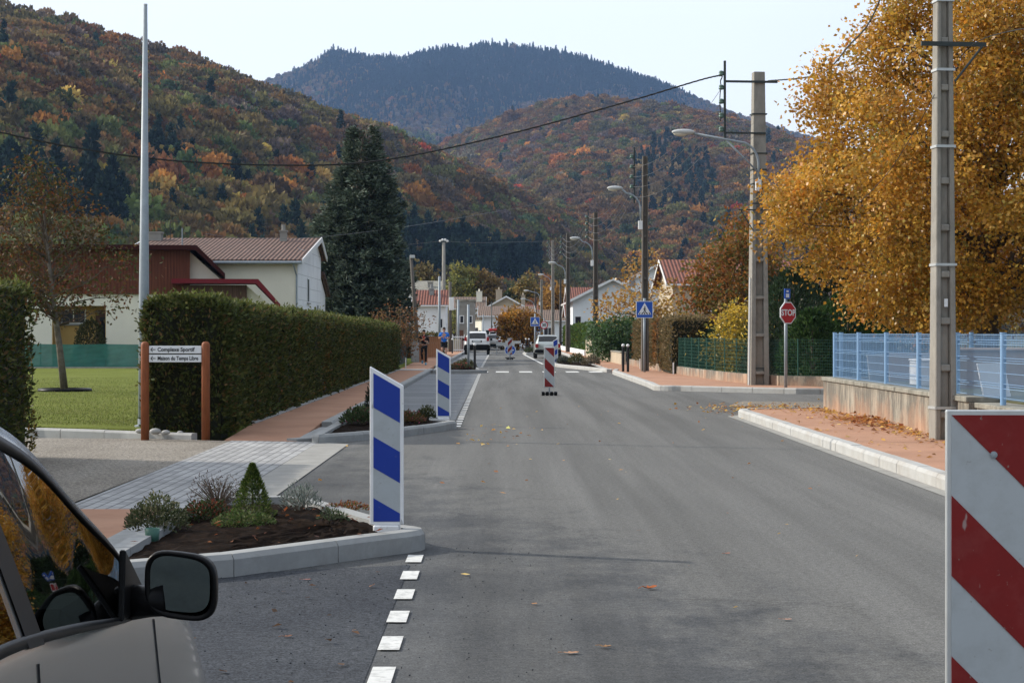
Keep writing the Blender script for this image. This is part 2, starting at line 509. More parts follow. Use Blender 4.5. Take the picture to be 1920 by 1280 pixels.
X['flesh'] = M('skin', (.50, .29, .21), .55, var=.06, vs=10)
X['hair'] = M('dark_brown_hair', (.028, .017, .012), .6, var=.3, vs=30)
X['glass'] = glassmat('car_window_glass')
X['mirror'] = M('mirror_glass', (.14, .18, .19), .02, metal=1.0, var=.02)
X['chrome'] = M('bright_trim', (.6, .6, .6), .15, metal=1.0, var=.03)
X['silver'] = M('silver_beige_paint', (.33, .33, .325), .25, metal=.85, var=.02, coat=.5)
X['tail_red'] = M('tail_lamp_red', (.30, .012, .015), .15, var=.1, coat=.6)
X['lamp_grey'] = M('lamp_housing_grey', (.50, .51, .50), .5, var=.1, vs=6, dirt=(.32, .32, .3), ds=6, damt=.5)
X['lens'] = M('lamp_bowl', (.62, .58, .48), .25, var=.08, vs=6)
X['mesh_green'] = None
X['stone'] = M('grey_stone', (.33, .31, .28), .9, var=.25, vs=6, bs=.5, bsc=20)
X['card'] = M('cardboard', (.34, .26, .2), .85, var=.1, vs=3)
X['brick'] = M('brown_brick_wall', (.36, .17, .085), .9, var=.18, vs=6, bs=.3, bsc=30)  # the brick's own brown colour, the same on every face

def wallmat():
    """retaining wall: pale render, dark runs from the coping, orange splash at the foot"""
    m, nt, b = newmat('stained_wall_render')
    v = coord(nt)
    base = ramp(nt, noise(nt, v, 1.6, 6), [(0.3, (.22, .20, .16)), (0.7, (.37, .335, .27))])
    runs = noise(nt, coord(nt, (1, 1.5, .40)), 2.0, 8, 0.75)
    f = ramp(nt, runs, [(0.44, (0, 0, 0)), (0.53, gray(.85))])
    col = mix(nt, f, base, (.115, .105, .088))
    sep = nt.nodes.new('ShaderNodeSeparateXYZ'); nt.links.new(v, sep.inputs[0])
    ad = nt.nodes.new('ShaderNodeMath'); ad.operation = 'MULTIPLY_ADD'
    nt.links.new(noise(nt, v, 1.1, 4), ad.inputs[0]); ad.inputs[1].default_value = -1.5
    nt.links.new(sep.outputs[2], ad.inputs[2])
    f2 = ramp(nt, ad.outputs[0], [(-0.0, gray(.8)), (0.02, gray(0.0))])
    mr = nt.nodes.new('ShaderNodeMapRange')
    mr.inputs['From Min'].default_value = -0.75; mr.inputs['From Max'].default_value = -0.25
    mr.inputs['To Min'].default_value = 0.55; mr.inputs['To Max'].default_value = 0.0
    nt.links.new(ad.outputs[0], mr.inputs['Value'])
    col = mix(nt, mr.outputs[0], col, (.47, .235, .125))
    nt.links.new(col, b.inputs['Base Color'])
    b.inputs['Roughness'].default_value = 0.95
    bump(nt, b, noise(nt, v, 30, 5), 0.4, 0.02)
    return m
X['wall_face'] = wallmat()

def netmat(name, col, alpha):
    m, nt, b = newmat(name)
    v = coord(nt)
    c = ramp(nt, noise(nt, v, 1.5, 4), [(0.3, tuple(Vector(col) * .8)), (0.7, tuple(Vector(col) * 1.2))])
    nt.links.new(c, b.inputs['Base Color'])
    b.inputs['Roughness'].default_value = 0.8
    b.inputs['Alpha'].default_value = alpha
    return m
X['mesh_green'] = netmat('green_shade_net', (.028, .15, .125), .9)
X['net_black'] = netmat('black_shade_net', (.02, .022, .028), .95)
X['wire_green'] = M('green_wire', (.03, .10, .075), .5, var=.1)
X['haze'] = None

def cobblemat():
    m, nt, b = newmat('grey_setts')
    v = coord(nt)
    v.node.inputs['Rotation'].default_value = (0, 0, R(90))
    br = N(nt, 'ShaderNodeTexBrick', Scale=1.0)
    br.inputs['Mortar Size'].default_value = 0.011
    br.inputs['Brick Width'].default_value = 0.24
    br.inputs['Row Height'].default_value = 0.115
    br.inputs['Color1'].default_value = (.27, .27, .268, 1)
    br.inputs['Color2'].default_value = (.40, .40, .392, 1)
    br.inputs['Mortar'].default_value = (.15, .15, .15, 1)
    nt.links.new(v, br.inputs['Vector'])
    d = ramp(nt, noise(nt, v, 1.0, 6, .7), [(0.35, gray(.72)), (0.65, gray(1.1))])
    col = mix(nt, 1.0, br.outputs['Color'], d, 'MULTIPLY')
    nt.links.new(col, b.inputs['Base Color'])
    b.inputs['Roughness'].default_value = 0.85
    iv = nt.nodes.new('ShaderNodeMath'); iv.operation = 'SUBTRACT'; iv.inputs[0].default_value = 1
    nt.links.new(br.outputs['Fac'], iv.inputs[1])
    bump(nt, b, iv.outputs[0], 0.7, 0.012)
    return m
X['cobble'] = cobblemat()

def grassmat():
    m, nt, b = newmat('lawn_turf')
    v = coord(nt)
    c = ramp(nt, noise(nt, v, .45, 6, .65), [(0.3, (.12, .13, .03)), (0.5, (.155, .185, .04)), (0.7, (.19, .205, .055))])
    s = ramp(nt, noise(nt, v, 26, 4, .7), [(0.3, gray(.6)), (0.7, gray(1.35))])
    nt.links.new(mix(nt, 1.0, c, s, 'MULTIPLY'), b.inputs['Base Color'])
    b.inputs['Roughness'].default_value = 0.95
    b.inputs['Specular IOR Level'].default_value = 0.05
    bump(nt, b, noise(nt, v, 30, 4), 1.0, 0.05)
    return m
X['grass'] = grassmat()
X['earth'] = M('valley_ground', (.10, .10, .05), .95, var=.35, vs=.05, dirt=(.13, .11, .06), ds=.02, damt=.6)
X['hill'] = M('leaf_litter', (.055, .036, .02), .95, var=.3, vs=.02)
# ================================================================ ground, roads, pavements
def sheet(name, poly, z, mat, label=None):
    b = MB(); b.add([(x, y, z) for x, y in poly], [tuple(range(len(poly)))])
    return struct(b.build(name, mat))

def slab(name, poly, z0, z1, mat):
    b = MB(); b.prism(poly, 'z', z0, z1)
    return struct(b.build(name, mat))

def grid_ground():
    xs = [-4000, -900, -300, -100, -40, -14, 0, 12, 40, 100, 300, 900, 4000]
    ys = [-400, -60, -15, 20, 60, 120, 200, 300, 600, 1500, 3000, 7000]
    b = MB()
    vs = [(x, y, -0.06) for y in ys for x in xs]
    n = len(xs)
    b.add(vs, [(j * n + i, j * n + i + 1, (j + 1) * n + i + 1, (j + 1) * n + i) for j in range(len(ys) - 1) for i in range(n - 1)])
    struct(b.build('ground', X['earth']))
grid_ground()

def arc(cx, cy, r, a0, a1, n=8):
    return [(cx + r * math.cos(R(a0 + (a1 - a0) * i / n)), cy + r * math.sin(R(a0 + (a1 - a0) * i / n))) for i in range(n + 1)]

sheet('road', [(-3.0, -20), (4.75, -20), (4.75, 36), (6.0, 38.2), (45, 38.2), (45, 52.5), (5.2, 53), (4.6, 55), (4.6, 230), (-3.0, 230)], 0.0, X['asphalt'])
sheet('parking_bay', [(-3.0, -20), (-.63, -20), (-.63, 13.2), (-3.0, 12.2)], 0.004, X['bay'])
sheet('parking_bay.001', [(-2.76, 35), (-.84, 35), (-.90, 73.5), (-2.76, 73.5)], 0.004, X['bay2'])
sheet('parking_bay.002', [(-2.76, 86), (-.95, 86), (-.95, 150), (-2.76, 150)], 0.004, X['bay2'])
sheet('driveway', [(-20, -20), (-4.02, -20), (-4.02, 17.2), (-3.95, 28.2), (-5.2, 28.8), (-20, 30.5)], 0.006, X['gravel'])
sheet('cobbled_crossing', [(-3.97, 17.2), (-2.62, 17.2), (-2.66, 27.9), (-3.97, 28.3)], 0.010, X['cobble'])
sheet('gutter_strip', [(-2.62, 17.2), (-2.2, 17.25), (-2.18, 27.4), (-2.66, 27.9)], 0.009, X['gutter'])

# terracotta pavements
slab('pavement', [(-4.02, -20), (-3.0, -20), (-3.0, 17.2), (-4.0, 17.2)], -.05, .02, X['terra'])
slab('pavement.001', [(-4.09, 31.5), (-2.98, 31.5), (-2.98, 76.0), (-4.10, 76.0)], -.05, .10, X['terra'])
_b = MB(); _b.add([(-4.08, 28.3, -.05), (-2.98, 28.0, -.05), (-2.98, 31.498, -.05), (-4.09, 31.498, -.05), (-4.08, 28.3, .014), (-2.98, 28.0, .014), (-2.98, 31.498, .10), (-4.09, 31.498, .10)],
       [(3, 2, 1, 0), (4, 5, 6, 7), (0, 1, 5, 4), (1, 2, 6, 5), (2, 3, 7, 6), (3, 0, 4, 7)])
struct(_b.build('pavement_ramp', X['terra']))
slab('concrete_band', [(-4.10, 76.0), (-2.98, 76.0), (-2.98, 78.6), (-4.15, 78.6)], -.05, .104, X['concrete'])
slab('pavement.002', [(-4.35, 78.6), (-2.98, 78.6), (-2.98, 200), (-4.9, 200)], -.05, .10, X['terra'])
nose = arc(5.55, 36.1, .95, 180, 92, 8)
near_right = [(4.62, -20)] + nose + [(6.3, 37.4), (6.6, 37.4), (6.6, -20)]
slab('pavement.003', near_right, -.05, .13, X['terra'])
far_nose = arc(5.1, 53.3, .75, 180, 262, 6)
far_right = [(4.4, 75)] + [(4.42, 56)] + far_nose + [(7.65, 50.0), (14, 49.0), (40, 48), (40, 51), (14, 52.0), (8.6, 52.0), (7.2, 56), (6.65, 62), (6.3, 75), (6.3, 200), (4.55, 200), (4.55, 99)]
slab('pavement.004', far_right, -.05, .13, X['terra'])
# gardens behind the walls
slab('lawn', [(-60, 30.6), (-9, 30.6), (-7.2, 30.2), (-5.7, 29.4), (-4.95, 28.9), (-4.5, 29.2), (-4.12, 30), (-4.12, 76), (-4.6, 110), (-60, 110)], -.05, .12, X['grass'])
slab('garden', [(6.8, 6), (40, 6), (40, 37.2), (6.8, 37.2)], -.05, .70, X['earth'])
slab('garden.001', [(7.5, 56), (9, 52.6), (40, 51.6), (40, 200), (6.5, 200), (6.5, 76), (6.9, 62)], -.05, .22, X['earth'])

# kerbs: separate stones with open joints, chamfered edge towards the street
def resample(path, step):
    P = [Vector((x, y, 0)) for x, y in path]
    d = [0]
    for a, b in zip(P, P[1:]): d.append(d[-1] + (b - a).length)
    n = max(1, round(d[-1] / step))
    def pos(s):
        for i in range(len(P) - 1):
            if s <= d[i + 1] or i == len(P) - 2:
                return P[i].lerp(P[i + 1], (s - d[i]) / max(d[i + 1] - d[i], 1e-6))
    return d[-1], n, pos

def kerb_mb(path, w=.16, h=.14, z0=-.05, ch=.03, stone=1.0, gap=.012, b=None):
    """street side is on the right hand of the path"""
    b = b or MB()
    L, n, pos = resample(path, stone)
    prof = [(0, z0), (-.0, h - ch), (ch * .7, h), (w, h), (w, z0)]
    sub = 8
    for i in range(n):
        s0, s1 = L * i / n + gap / 2, L * (i + 1) / n - gap / 2
        jig = random.uniform(-.003, .003)
        vs = []; k = len(prof)
        for j in range(sub + 1):
            s = s0 + (s1 - s0) * j / sub
            p = pos(s); t = (pos(min(s + .05, L)) - pos(max(s - .05, 0))).normalized()
            nrm = Vector((-t.y, t.x, 0))
            for o, z in prof: vs.append(p + nrm * (o + jig) + Vector((0, 0, z + (jig if z > 0 else 0))))
        fs = [(j * k + a, j * k + (a + 1) % k, (j + 1) * k + (a + 1) % k, (j + 1) * k + a) for j in range(sub) for a in range(k)]
        fs += [tuple(range(k - 1, -1, -1)), tuple(sub * k + a for a in range(k))]
        b.add(vs, fs)
    return b

kerb_near = [(4.48, -20), (4.48, 35.2)] + [(x - .13, y + .12) for x, y in nose] + [(6.3, 37.6)]
kr = struct(kerb_mb([(p[0], p[1]) for p in kerb_near[::-1]], .17, .15, ch=.04).build('kerb', X['kerbwhite']))
gb = MB()
gp_ = [(4.32, -20), (4.48, -20), (4.48, 35.2)] + [(x - .13, y + .12) for x, y in nose] + [(6.3, 37.6), (6.3, 37.9)] + [(x - .3, y + .3) for x, y in nose[::-1]] + [(4.32, 35.2)]
sheet('gutter_strip.001', gp_, .005, X['gutter'])
fk = [(40, 47.85), (14, 48.85), (7.65, 49.85)] + [(x - .14, y - .16) for x, y in far_nose[::-1]] + [(4.27, 56), (4.25, 73.5), (4.5, 76.5)]
fk = fk[::-1]
struct(kerb_mb(fk[::-1][::-1], .17, .15).build('kerb.001', X['kerbwhite']))
struct(kerb_mb([(-2.78, 78), (-2.78, 31.6)][::-1], .18, .13).build('kerb.002', X['concrete']))
struct(kerb_mb([(-2.78, 85), (-2.78, 200)], .18, .13).build('kerb.003', X['concrete']))
struct(kerb_mb([(-2.76, 10), (-2.76, 17.2)], .24, .03, ch=.005).build('kerb.004', X['concrete']))
struct(kerb_mb([(-2.98, 28.0), (-2.78, 28.3), (-2.78, 31.5)], .2, .05, ch=.01).build('kerb.005', X['concrete']))
struct(kerb_mb([(-4.05, 31.6), (-4.05, 50), (-4.05, 76)], .10, .13, ch=.01).build('kerb.006', X['concrete']))
struct(kerb_mb([(-4.6, 28.5), (-5.05, 28.75), (-5.75, 29.25), (-7.2, 30.05), (-9, 30.45), (-20, 30.5)][::-1], .14, .10, stone=.9).build('kerb.007', X['kerbwhite']))
struct(kerb_mb([(4.42, 98), (4.42, 200)][::-1], .15, .14).build('kerb.008', X['kerbwhite']))

# road markings
def marks():
    b = MB()
    def q(x0, x1, y0, y1, z=.009): b.add([(x0, y0, z), (x1, y0, z), (x1, y1, z), (x0, y1, z)], [(0, 1, 2, 3)])
    y = 3.2
    while y < 13.7:                                 # bay line beside the near planter
        q(-.615 + (y - 9) * -.012, -.505 + (y - 9) * -.012, y, y + .43); y += .92
    y = 32.4
    while y < 73:
        q(-.80 - (y - 33) * .0022, -.69 - (y - 33) * .0022, y, y + .5); y += .92
    for x in (-.95, -.12, .82, 1.76, 2.7, 3.64): q(x - .1, x + .42, 76.3, 78.6)
    b.add([(1.55, 140, .009), (1.70, 140, .009), (2.14, 96, .009), (2.02, 96, .009)], [(0, 1, 2, 3)])
    y = 88
    while y < 150: q(-.95, -.84, y, y + .5); y += .92
    struct(b.build('road_markings', X['paint']))
    c = MB()
    for y in (38.7, 42.8, 46.9, 51, 55.1, 59.2, 63.3, 67.4, 71.4):
        c.add([(-2.76, y, .0085), (-.9, y, .0085), (-.9, y + .09, .0085), (-2.76, y + .09, .0085)], [(0, 1, 2, 3)])
    struct(c.build('road_markings.001', X['jointpaint']))
    # manhole-like patch and reinstated trench in the side street mouth
    d = MB()
    d.add([(4.9, 41.5, .005), (9, 40.9, .005), (9, 43.5, .005), (5.6, 44.6, .005)], [(0, 1, 2, 3)])
    struct(d.build('road_patch', X['gravel']))
marks()
# storm drain mouth in the far kerb
dr = MB(); dr.box(8.35, 9.3, 49.3, 49.45, .02, .11)
struct(dr.build('kerb_drain_opening', X['dark']))

# ================================================================ hills and forest
def interp(tab, x):
    xs, ys = zip(*tab); return np.interp(x, xs, ys)

crown_protos = bpy.data.collections.new('forest_crowns')
def crown_proto(name, n, kind):
    r = np.random.default_rng(hash(name) % 1000 if False else sum(map(ord, name)))
    if kind == 'round':
        P = r.normal(size=(n, 3)); P /= np.linalg.norm(P, axis=1, keepdims=True)
        lump = 1 + .22 * noise3(P * 2.2, 1.0, sum(map(ord, name)))
        rad = (r.uniform(.72, 1.0, n) * lump)[:, None]
        Q = P * rad * np.array([1, 1, .95]); Q[:, 2] += .75
        D = P + np.array([0, 0, .35])
        L, W = .33, .28
    else:
        h = r.uniform(0, 1, n) ** .8
        a = r.uniform(0, 6.283, n)
        rr = (1 - h) * .62 * (1 + .25 * np.sin(h * 40)) * np.sqrt(r.uniform(.5, 1, n))
        Q = np.stack([rr * np.cos(a), rr * np.sin(a), h * 2.6], 1)
        D = np.stack([np.cos(a), np.sin(a), -.35 + 1.4 * h ** 3], 1)
        L, W = .40, .22
    T = np.repeat(np.clip(1 + r.normal(size=(n, 1)) * .22, .5, 1.6), 3, 1)
    o = leaf_mesh(name, Q, D, L, W, T, X['forest'], None, .55)
    b = MB()
    if kind == 'round': b.ball((0, 0, .72), .74, 8)
    else: b.lathe([(.42, 0), (.3, .9), (.02, 2.4)], (0, 0, 0), 7)
    bm = bmesh.new(); bm.from_mesh(o.data)
    lay = bm.verts.layers.float_color.get('tint')
    vv = [bm.verts.new(v) for v in b.v]
    for v in vv: v[lay] = (.9, .9, .9, 1)
    for f in b.f:
        try: bm.faces.new([vv[i] for i in f])
        except ValueError: pass
    bm.to_mesh(o.data); bm.free()
    COL.objects.unlink(o); crown_protos.objects.link(o)
for i in range(5): crown_proto('crown_a%d' % i, 360, 'round')
for i in range(3): crown_proto('crown_b%d' % i, 190, 'cone')

def forest_group():
    g = bpy.data.node_groups.new('forest', 'GeometryNodeTree')
    g.interface.new_socket('Geometry', in_out='INPUT', socket_type='NodeSocketGeometry')
    g.interface.new_socket('Geometry', in_out='OUTPUT', socket_type='NodeSocketGeometry')
    gi = g.nodes.new('NodeGroupInput'); go = g.nodes.new('NodeGroupOutput')
    ci = g.nodes.new('GeometryNodeCollectionInfo'); ci.inputs['Collection'].default_value = crown_protos
    ci.inputs['Separate Children'].default_value = True; ci.inputs['Reset Children'].default_value = True
    ip = g.nodes.new('GeometryNodeInstanceOnPoints'); ip.inputs['Pick Instance'].default_value = True
    def na(nm, dt):
        n = g.nodes.new('GeometryNodeInputNamedAttribute'); n.data_type = dt; n.inputs['Name'].default_value = nm; return n.outputs['Attribute']
    g.links.new(gi.outputs[0], ip.inputs['Points'])
    g.links.new(ci.outputs[0], ip.inputs['Instance'])
    g.links.new(na('which', 'INT'), ip.inputs['Instance Index'])
    g.links.new(na('spin', 'FLOAT_VECTOR'), ip.inputs['Rotation'])
    g.links.new(na('size', 'FLOAT_VECTOR'), ip.inputs['Scale'])
    g.links.new(ip.outputs[0], go.inputs[0])
    return g
FG = forest_group()

def hill(name, u0, u1, crest, dist, foot, tree_h, gully, seed, power=.9):
    """terrain strip seen under the skyline `crest` (pixel -> pixel), lying between the distances foot and dist, with its back slope"""
    us = np.arange(u0, u1 + 1, 20.0)
    ts = np.concatenate([np.linspace(0, 1, 40), np.linspace(1.04, 1.5, 8)])
    def surf(u, t):
        D = interp(dist, u); Y0 = interp(foot, u)
        Y = Y0 + (D - Y0) * t
        Xw = (u - CX) * np.minimum(Y, D) / F + (u - CX) * np.maximum(Y - D, 0) / F * .6
        zc = np.maximum(EYE + (CY - interp(crest, u)) * D / F - tree_h, 4)
        g = np.where(t <= 1, np.clip(t, 0, 1) ** power, 1 - (t - 1) * .8)
        n = noise3(np.stack([Xw / gully, Y / gully * .35, 0 * Y], -1).reshape(-1, 3), 1.0, seed).reshape(np.shape(Y))
        env = np.clip(4 * t * (1 - t), 0, 1) * np.clip(1.6 * t, 0, 1)
        Z = zc * (g + .085 * n * env) - 3 * (t < .02)
        Z = np.where(t < 1, np.minimum(Z, EYE + (zc - EYE) / D * Y * (.90 + .10 * np.clip(t, 0, 1) ** 3)), Z)   # no foreground knoll breaks the skyline
        return Xw, Y, Z
    U, T = np.meshgrid(us, ts)
    Xw, Y, Z = surf(U, T)
    b = MB(); nu = len(us)
    b.v = list(zip(Xw.ravel().tolist(), Y.ravel().tolist(), Z.ravel().tolist()))
    b.f = [(j * nu + i, j * nu + i + 1, (j + 1) * nu + i + 1, (j + 1) * nu + i) for j in range(len(ts) - 1) for i in range(nu - 1)]
    b.m = [0] * len(b.f)
    struct(b.build(name, X['hill'], smooth=True))
    return surf

def plant(name, label, surf, n, u0, u1, size, colf, t1=1.06, seed=1):
    r = np.random.default_rng(seed)
    u = r.uniform(u0, u1, n * 2); t = r.uniform(0.01, t1, n * 2)
    Xw, Y, Z = surf(u, t)
    keep = r.uniform(0, 1, n * 2) < (Y / Y.max()) ** .7
    u, t, Xw, Y, Z = (a[keep][:n] for a in (u, t, Xw, Y, Z))
    m = len(u)
    py = CY - (Z - EYE) * F / Y
    con, tint = colf(u, py, t, np.stack([Xw, Y, Z], 1), r)
    which = np.where(con, 5 + r.integers(0, 3, m), r.integers(0, 5, m)).astype(np.int32)
    s = size * r.lognormal(0, .22, m)
    sc = np.stack([s, s, s * r.uniform(.85, 1.3, m)], 1)
    sc[con] *= np.array([.85, .85, 1.0])
    spin = np.stack([r.normal(0, .08, m), r.normal(0, .08, m), r.uniform(0, 6.283, m)], 1)
    me = bpy.data.meshes.new(name)
    me.vertices.add(m)
    me.vertices.foreach_set('co', np.stack([Xw, Y, Z - .3], 1).astype(np.float32).ravel())
    a = me.attributes.new('which', 'INT', 'POINT'); a.data.foreach_set('value', which)
    a = me.attributes.new('spin', 'FLOAT_VECTOR', 'POINT'); a.data.foreach_set('vector', spin.astype(np.float32).ravel())
    a = me.attributes.new('size', 'FLOAT_VECTOR', 'POINT'); a.data.foreach_set('vector', sc.astype(np.float32).ravel())
    a = me.attributes.new('kindtint', 'FLOAT_COLOR', 'POINT')
    C = np.ones((m, 4), np.float32); C[:, :3] = tint
    a.data.foreach_set('color', C.ravel())
    o = link_mesh(name, me, X['forest'])
    md = o.modifiers.new('forest', 'NODES'); md.node_group = FG
    tag(o, label, 'forest', kind='stuff')
    return o

PAL = dict(olive=(.135, .105, .040), rust=(.168, .090, .034), brown=(.125, .086, .045), dkgreen=(.055, .078, .036), green=(.110, .120, .040),
           red=(.28, .065, .036), yellow=(.27, .20, .055), bare=(.135, .104, .082), orange=(.29, .13, .036), conifer=(.022, .040, .030), bluegreen=(.036, .062, .052))
def blend(names, wts, m, r, P, sc, seed):
    """patchy mixture: each tree takes the species whose noise field wins at its place"""
    score = np.stack([np.log(wt) + 1.1 * noise3(P / sc, 1.0, seed + i) + r.gumbel(0, .55, m) for i, wt in enumerate(wts)], 1)
    k = score.argmax(1)
    C = np.array([PAL[n] for n in names])[k]
    return 1.36 * C * r.lognormal(0, .2, (m, 1)) * (1 + r.normal(0, .06, (m, 3)))

crestL = [(-1500, -300), (-700, -140), (-300, -60), (0, 14), (130, 42), (270, 88), (330, 105), (480, 158), (560, 190), (640, 217), (720, 242), (800, 277), (900, 322), (1000, 372), (1100, 402), (1200, 432), (1300, 464), (1400, 502), (1500, 562), (1600, 610)]
surfL = hill('left_hillside', -1500, 1600, crestL, [(-1500, 800), (0, 900), (600, 1100), (1000, 1300), (1600, 1600)], [(-1500, 300), (0, 360), (600, 430), (900, 560), (1200, 800), (1600, 1200)], 6, 70.0, 3, .95)
def colL(u, py, t, P, r):
    m = len(u)
    C = blend(['olive', 'rust', 'brown', 'dkgreen', 'green', 'red', 'yellow', 'bare', 'orange'], [2.2, 1.8, 2.2, .9, 1.2, .22, .28, 1.0, .75], m, r, P, 60., 11)
    low = (t < .42) & (r.uniform(0, 1, m) < .5)
    C[low] = blend(['olive', 'green', 'yellow', 'orange', 'rust'], [2, 2.2, .9, 1.0, .9], m, r, P, 40., 31)[low]
    con = ((u < 235) & (py > 345 + .25 * u) & (py < 460)) | ((u > 250) & (u < 360) & (py > 300) & (py < 370) & (r.uniform(0, 1, m) < .22)) \
        | ((u > 735) & (u < 1010) & (py > 446 + .22 * (u - 735)) & (py < 560) & (r.uniform(0, 1, m) < .8)) | ((u > 440) & (u < 560) & (py > 370) & (r.uniform(0, 1, m) < .10)) | ((r.uniform(0, 1, m) < .006) & (t < .85))
    C[con] = np.array(PAL['conifer']) * r.lognormal(0, .25, (con.sum(), 1))
    return con, C
plant('left_hill_forest', 'autumn woodland of rust, olive and brown crowns covering the steep left hillside', surfL, 36000, -800, 1560, 3.4, colL, 1.04, 5)

crestM = [(500, 430), (640, 360), (740, 305), (820, 277), (880, 247), (960, 212), (1020, 195), (1080, 185), (1140, 185), (1200, 192), (1280, 202), (1330, 214), (1400, 230), (1480, 257), (1560, 290), (1700, 335), (1840, 367), (1920, 387), (2200, 430), (2600, 480)]
surfM = hill('middle_hillside', 500, 2600, crestM, [(500, 2300), (1000, 2050), (1500, 1800), (2600, 1500)], [(500, 1500), (1000, 1050), (1500, 850), (2600, 700)], 7, 110.0, 8, .9)
def colM(u, py, t, P, r):
    m = len(u)
    C = blend(['rust', 'brown', 'olive', 'bare', 'green', 'red', 'orange', 'dkgreen', 'yellow'], [2.8, 2.2, 1.8, 1.4, 1.0, .2, 1.0, .4, .35], m, r, P, 110., 41)
    con = ((u > 1190) & (u < 1340) & (py > 270 + abs(u - 1260) * .6) & (py < 420) & (r.uniform(0, 1, m) < .28)) | ((py > 440) & (r.uniform(0, 1, m) < .06)) | (r.uniform(0, 1, m) < .004)
    C[con] = np.array(PAL['bluegreen']) * .7 * r.lognormal(0, .25, (con.sum(), 1))
    return con, C
plant('middle_hill_forest', 'rust brown beech woodland covering the rounded hill beyond the street lamps', surfM, 33000, 640, 2400, 4.0, colM, 1.04, 6)

crestS = [(300, 330), (500, 270), (600, 250), (700, 232), (800, 248), (870, 262), (1000, 270), (1300, 300)]
surfS = hill('saddle_hillside', 300, 1300, crestS, [(300, 3300), (1300, 3300)], [(300, 2300), (1300, 2300)], 9, 150.0, 14, .9)
def colS(u, py, t, P, r):
    m = len(u)
    C = blend(['bare', 'brown', 'green', 'red', 'rust', 'dkgreen'], [3, 1.3, .8, .15, .5, .7], m, r, P, 140., 61)
    con = r.uniform(0, 1, m) < .08
    C[con] = np.array(PAL['conifer'])
    return con, C
plant('saddle_forest', 'grey brown leafless woodland in the dip between the two nearer hills', surfS, 5000, 540, 1000, 5.5, colS, 1.03, 7)

crestF = [(-300, 420), (100, 320), (300, 236), (400, 195), (470, 160), (520, 141), (560, 128), (590, 113), (612, 98), (632, 91), (650, 96), (690, 103), (760, 106), (790, 95), (830, 87), (880, 87), (910, 79), (960, 82), (1000, 86), (1060, 95), (1110, 109), (1180, 133), (1240, 153), (1300, 178), (1380, 211), (1440, 231), (1500, 248), (1600, 275), (1800, 335), (2200, 430)]
surfF = hill('far_mountain', -300, 2200, crestF, [(-300, 4600), (2200, 4600)], [(-300, 2900), (2200, 2900)], 9, 330.0, 21, .85)
def colF(u, py, t, P, r):
    m = len(u)
    C = blend(['brown', 'bare', 'rust', 'yellow', 'dkgreen'], [2.8, 1.6, 1.6, .14, .6], m, r, P, 260., 71)
    nz = 1.5 * noise3(P / 560., 1.0, 77)
    con = (nz + .9 * (t - .45) + .25 * (u > 860) + r.normal(0, .25, m)) > .52
    C[con] = np.array([.014, .030, .026]) * r.lognormal(0, .22, (con.sum(), 1))
    return con, C
plant('far_mountain_forest', 'dark conifers and bare beeches on the blue mountain at the back', surfF, 40000, 330, 1560, 4.0, colF, 1.02, 8)

# ================================================================ air
hz = MB(); hz.box(-3500, 3500, -60, 5600, -1.2, 900)
hm = bpy.data.materials.new('valley_haze'); hm.use_nodes = True
hn = hm.node_tree; hn.nodes.clear()
pv = hn.nodes.new('ShaderNodeVolumePrincipled')
pv.inputs['Color'].default_value = (.36, .58, 1.0, 1)
pv.inputs['Density'].default_value = 0.000065
pv.inputs['Anisotropy'].default_value = 0.2
ho = hn.nodes.new('ShaderNodeOutputMaterial')
hn.links.new(pv.outputs[0], ho.inputs['Volume'])
hazo = hz.build('haze', hm)
tag(hazo, 'thin blue valley haze in front of the far mountain', 'haze', kind='stuff')
# ================================================================ poles, lamps, signs and barriers
def concrete_pole(name, label, X0, Y0, h, w0, w1, d0, d1, rung, solid_from, z0=.1, group=None, rz=0.0, mat='pole_concrete', rung_off=0.3):
    """ladder-type concrete pole: two flanges, a recessed web and cross rungs, solid head"""
    t = thing(name, label, 'utility pole', (X0, Y0, z0), rz, group)
    b = MB()
    def ww(z): return w0 + (w1 - w0) * z / h
    def dd(z): return d0 + (d1 - d0) * z / h
    fl = .26
    zs = solid_from
    for s in (-1, 1):
        a0, a1 = ww(0) / 2, ww(zs) / 2
        i0, i1 = a0 * (1 - 2 * fl), a1 * (1 - 2 * fl)
        bb = sorted((s * a0, s * i0)); tt = sorted((s * a1, s * i1))
        b.taper((bb[0], bb[1], -dd(0) / 2, dd(0) / 2), (tt[0], tt[1], -dd(zs) / 2, dd(zs) / 2), -.3, zs)
    i0, i1 = ww(0) / 2 * (1 - 2 * fl) - .001, ww(zs) / 2 * (1 - 2 * fl) - .001
    b.taper((-i0, i0, -dd(0) * .16, dd(0) * .16), (-i1, i1, -dd(zs) * .16, dd(zs) * .16), -.3, zs)
    z = rung_off
    while z < zs - .1:
        i = ww(z) / 2 * (1 - 2 * fl) - .001; q = dd(z) / 2 - .012
        b.box(-i, i, -q, -q * .4, z, z + .09); b.box(-i, i, q * .4, q, z, z + .09)
        z += rung
    if zs < h:
        b.taper((-ww(zs) / 2, ww(zs) / 2, -dd(zs) / 2, dd(zs) / 2), (-w1 / 2, w1 / 2, -d1 / 2, d1 / 2), zs, h)
    b.build('shaft', X[mat], t, bevel=.012)
    return t

def bands(t, zs, w, d, mat='iron', th=.04):
    for z in zs:
        b = MB()
        for x0, x1, y0, y1 in ((-w, w, -d - .006, -d), (-w, w, d, d + .006), (-w - .006, -w, -d, d), (w, w + .006, -d, d)):
            b.box(x0, x1, y0, y1, z, z + th)
        b.build('band', X[mat], t)

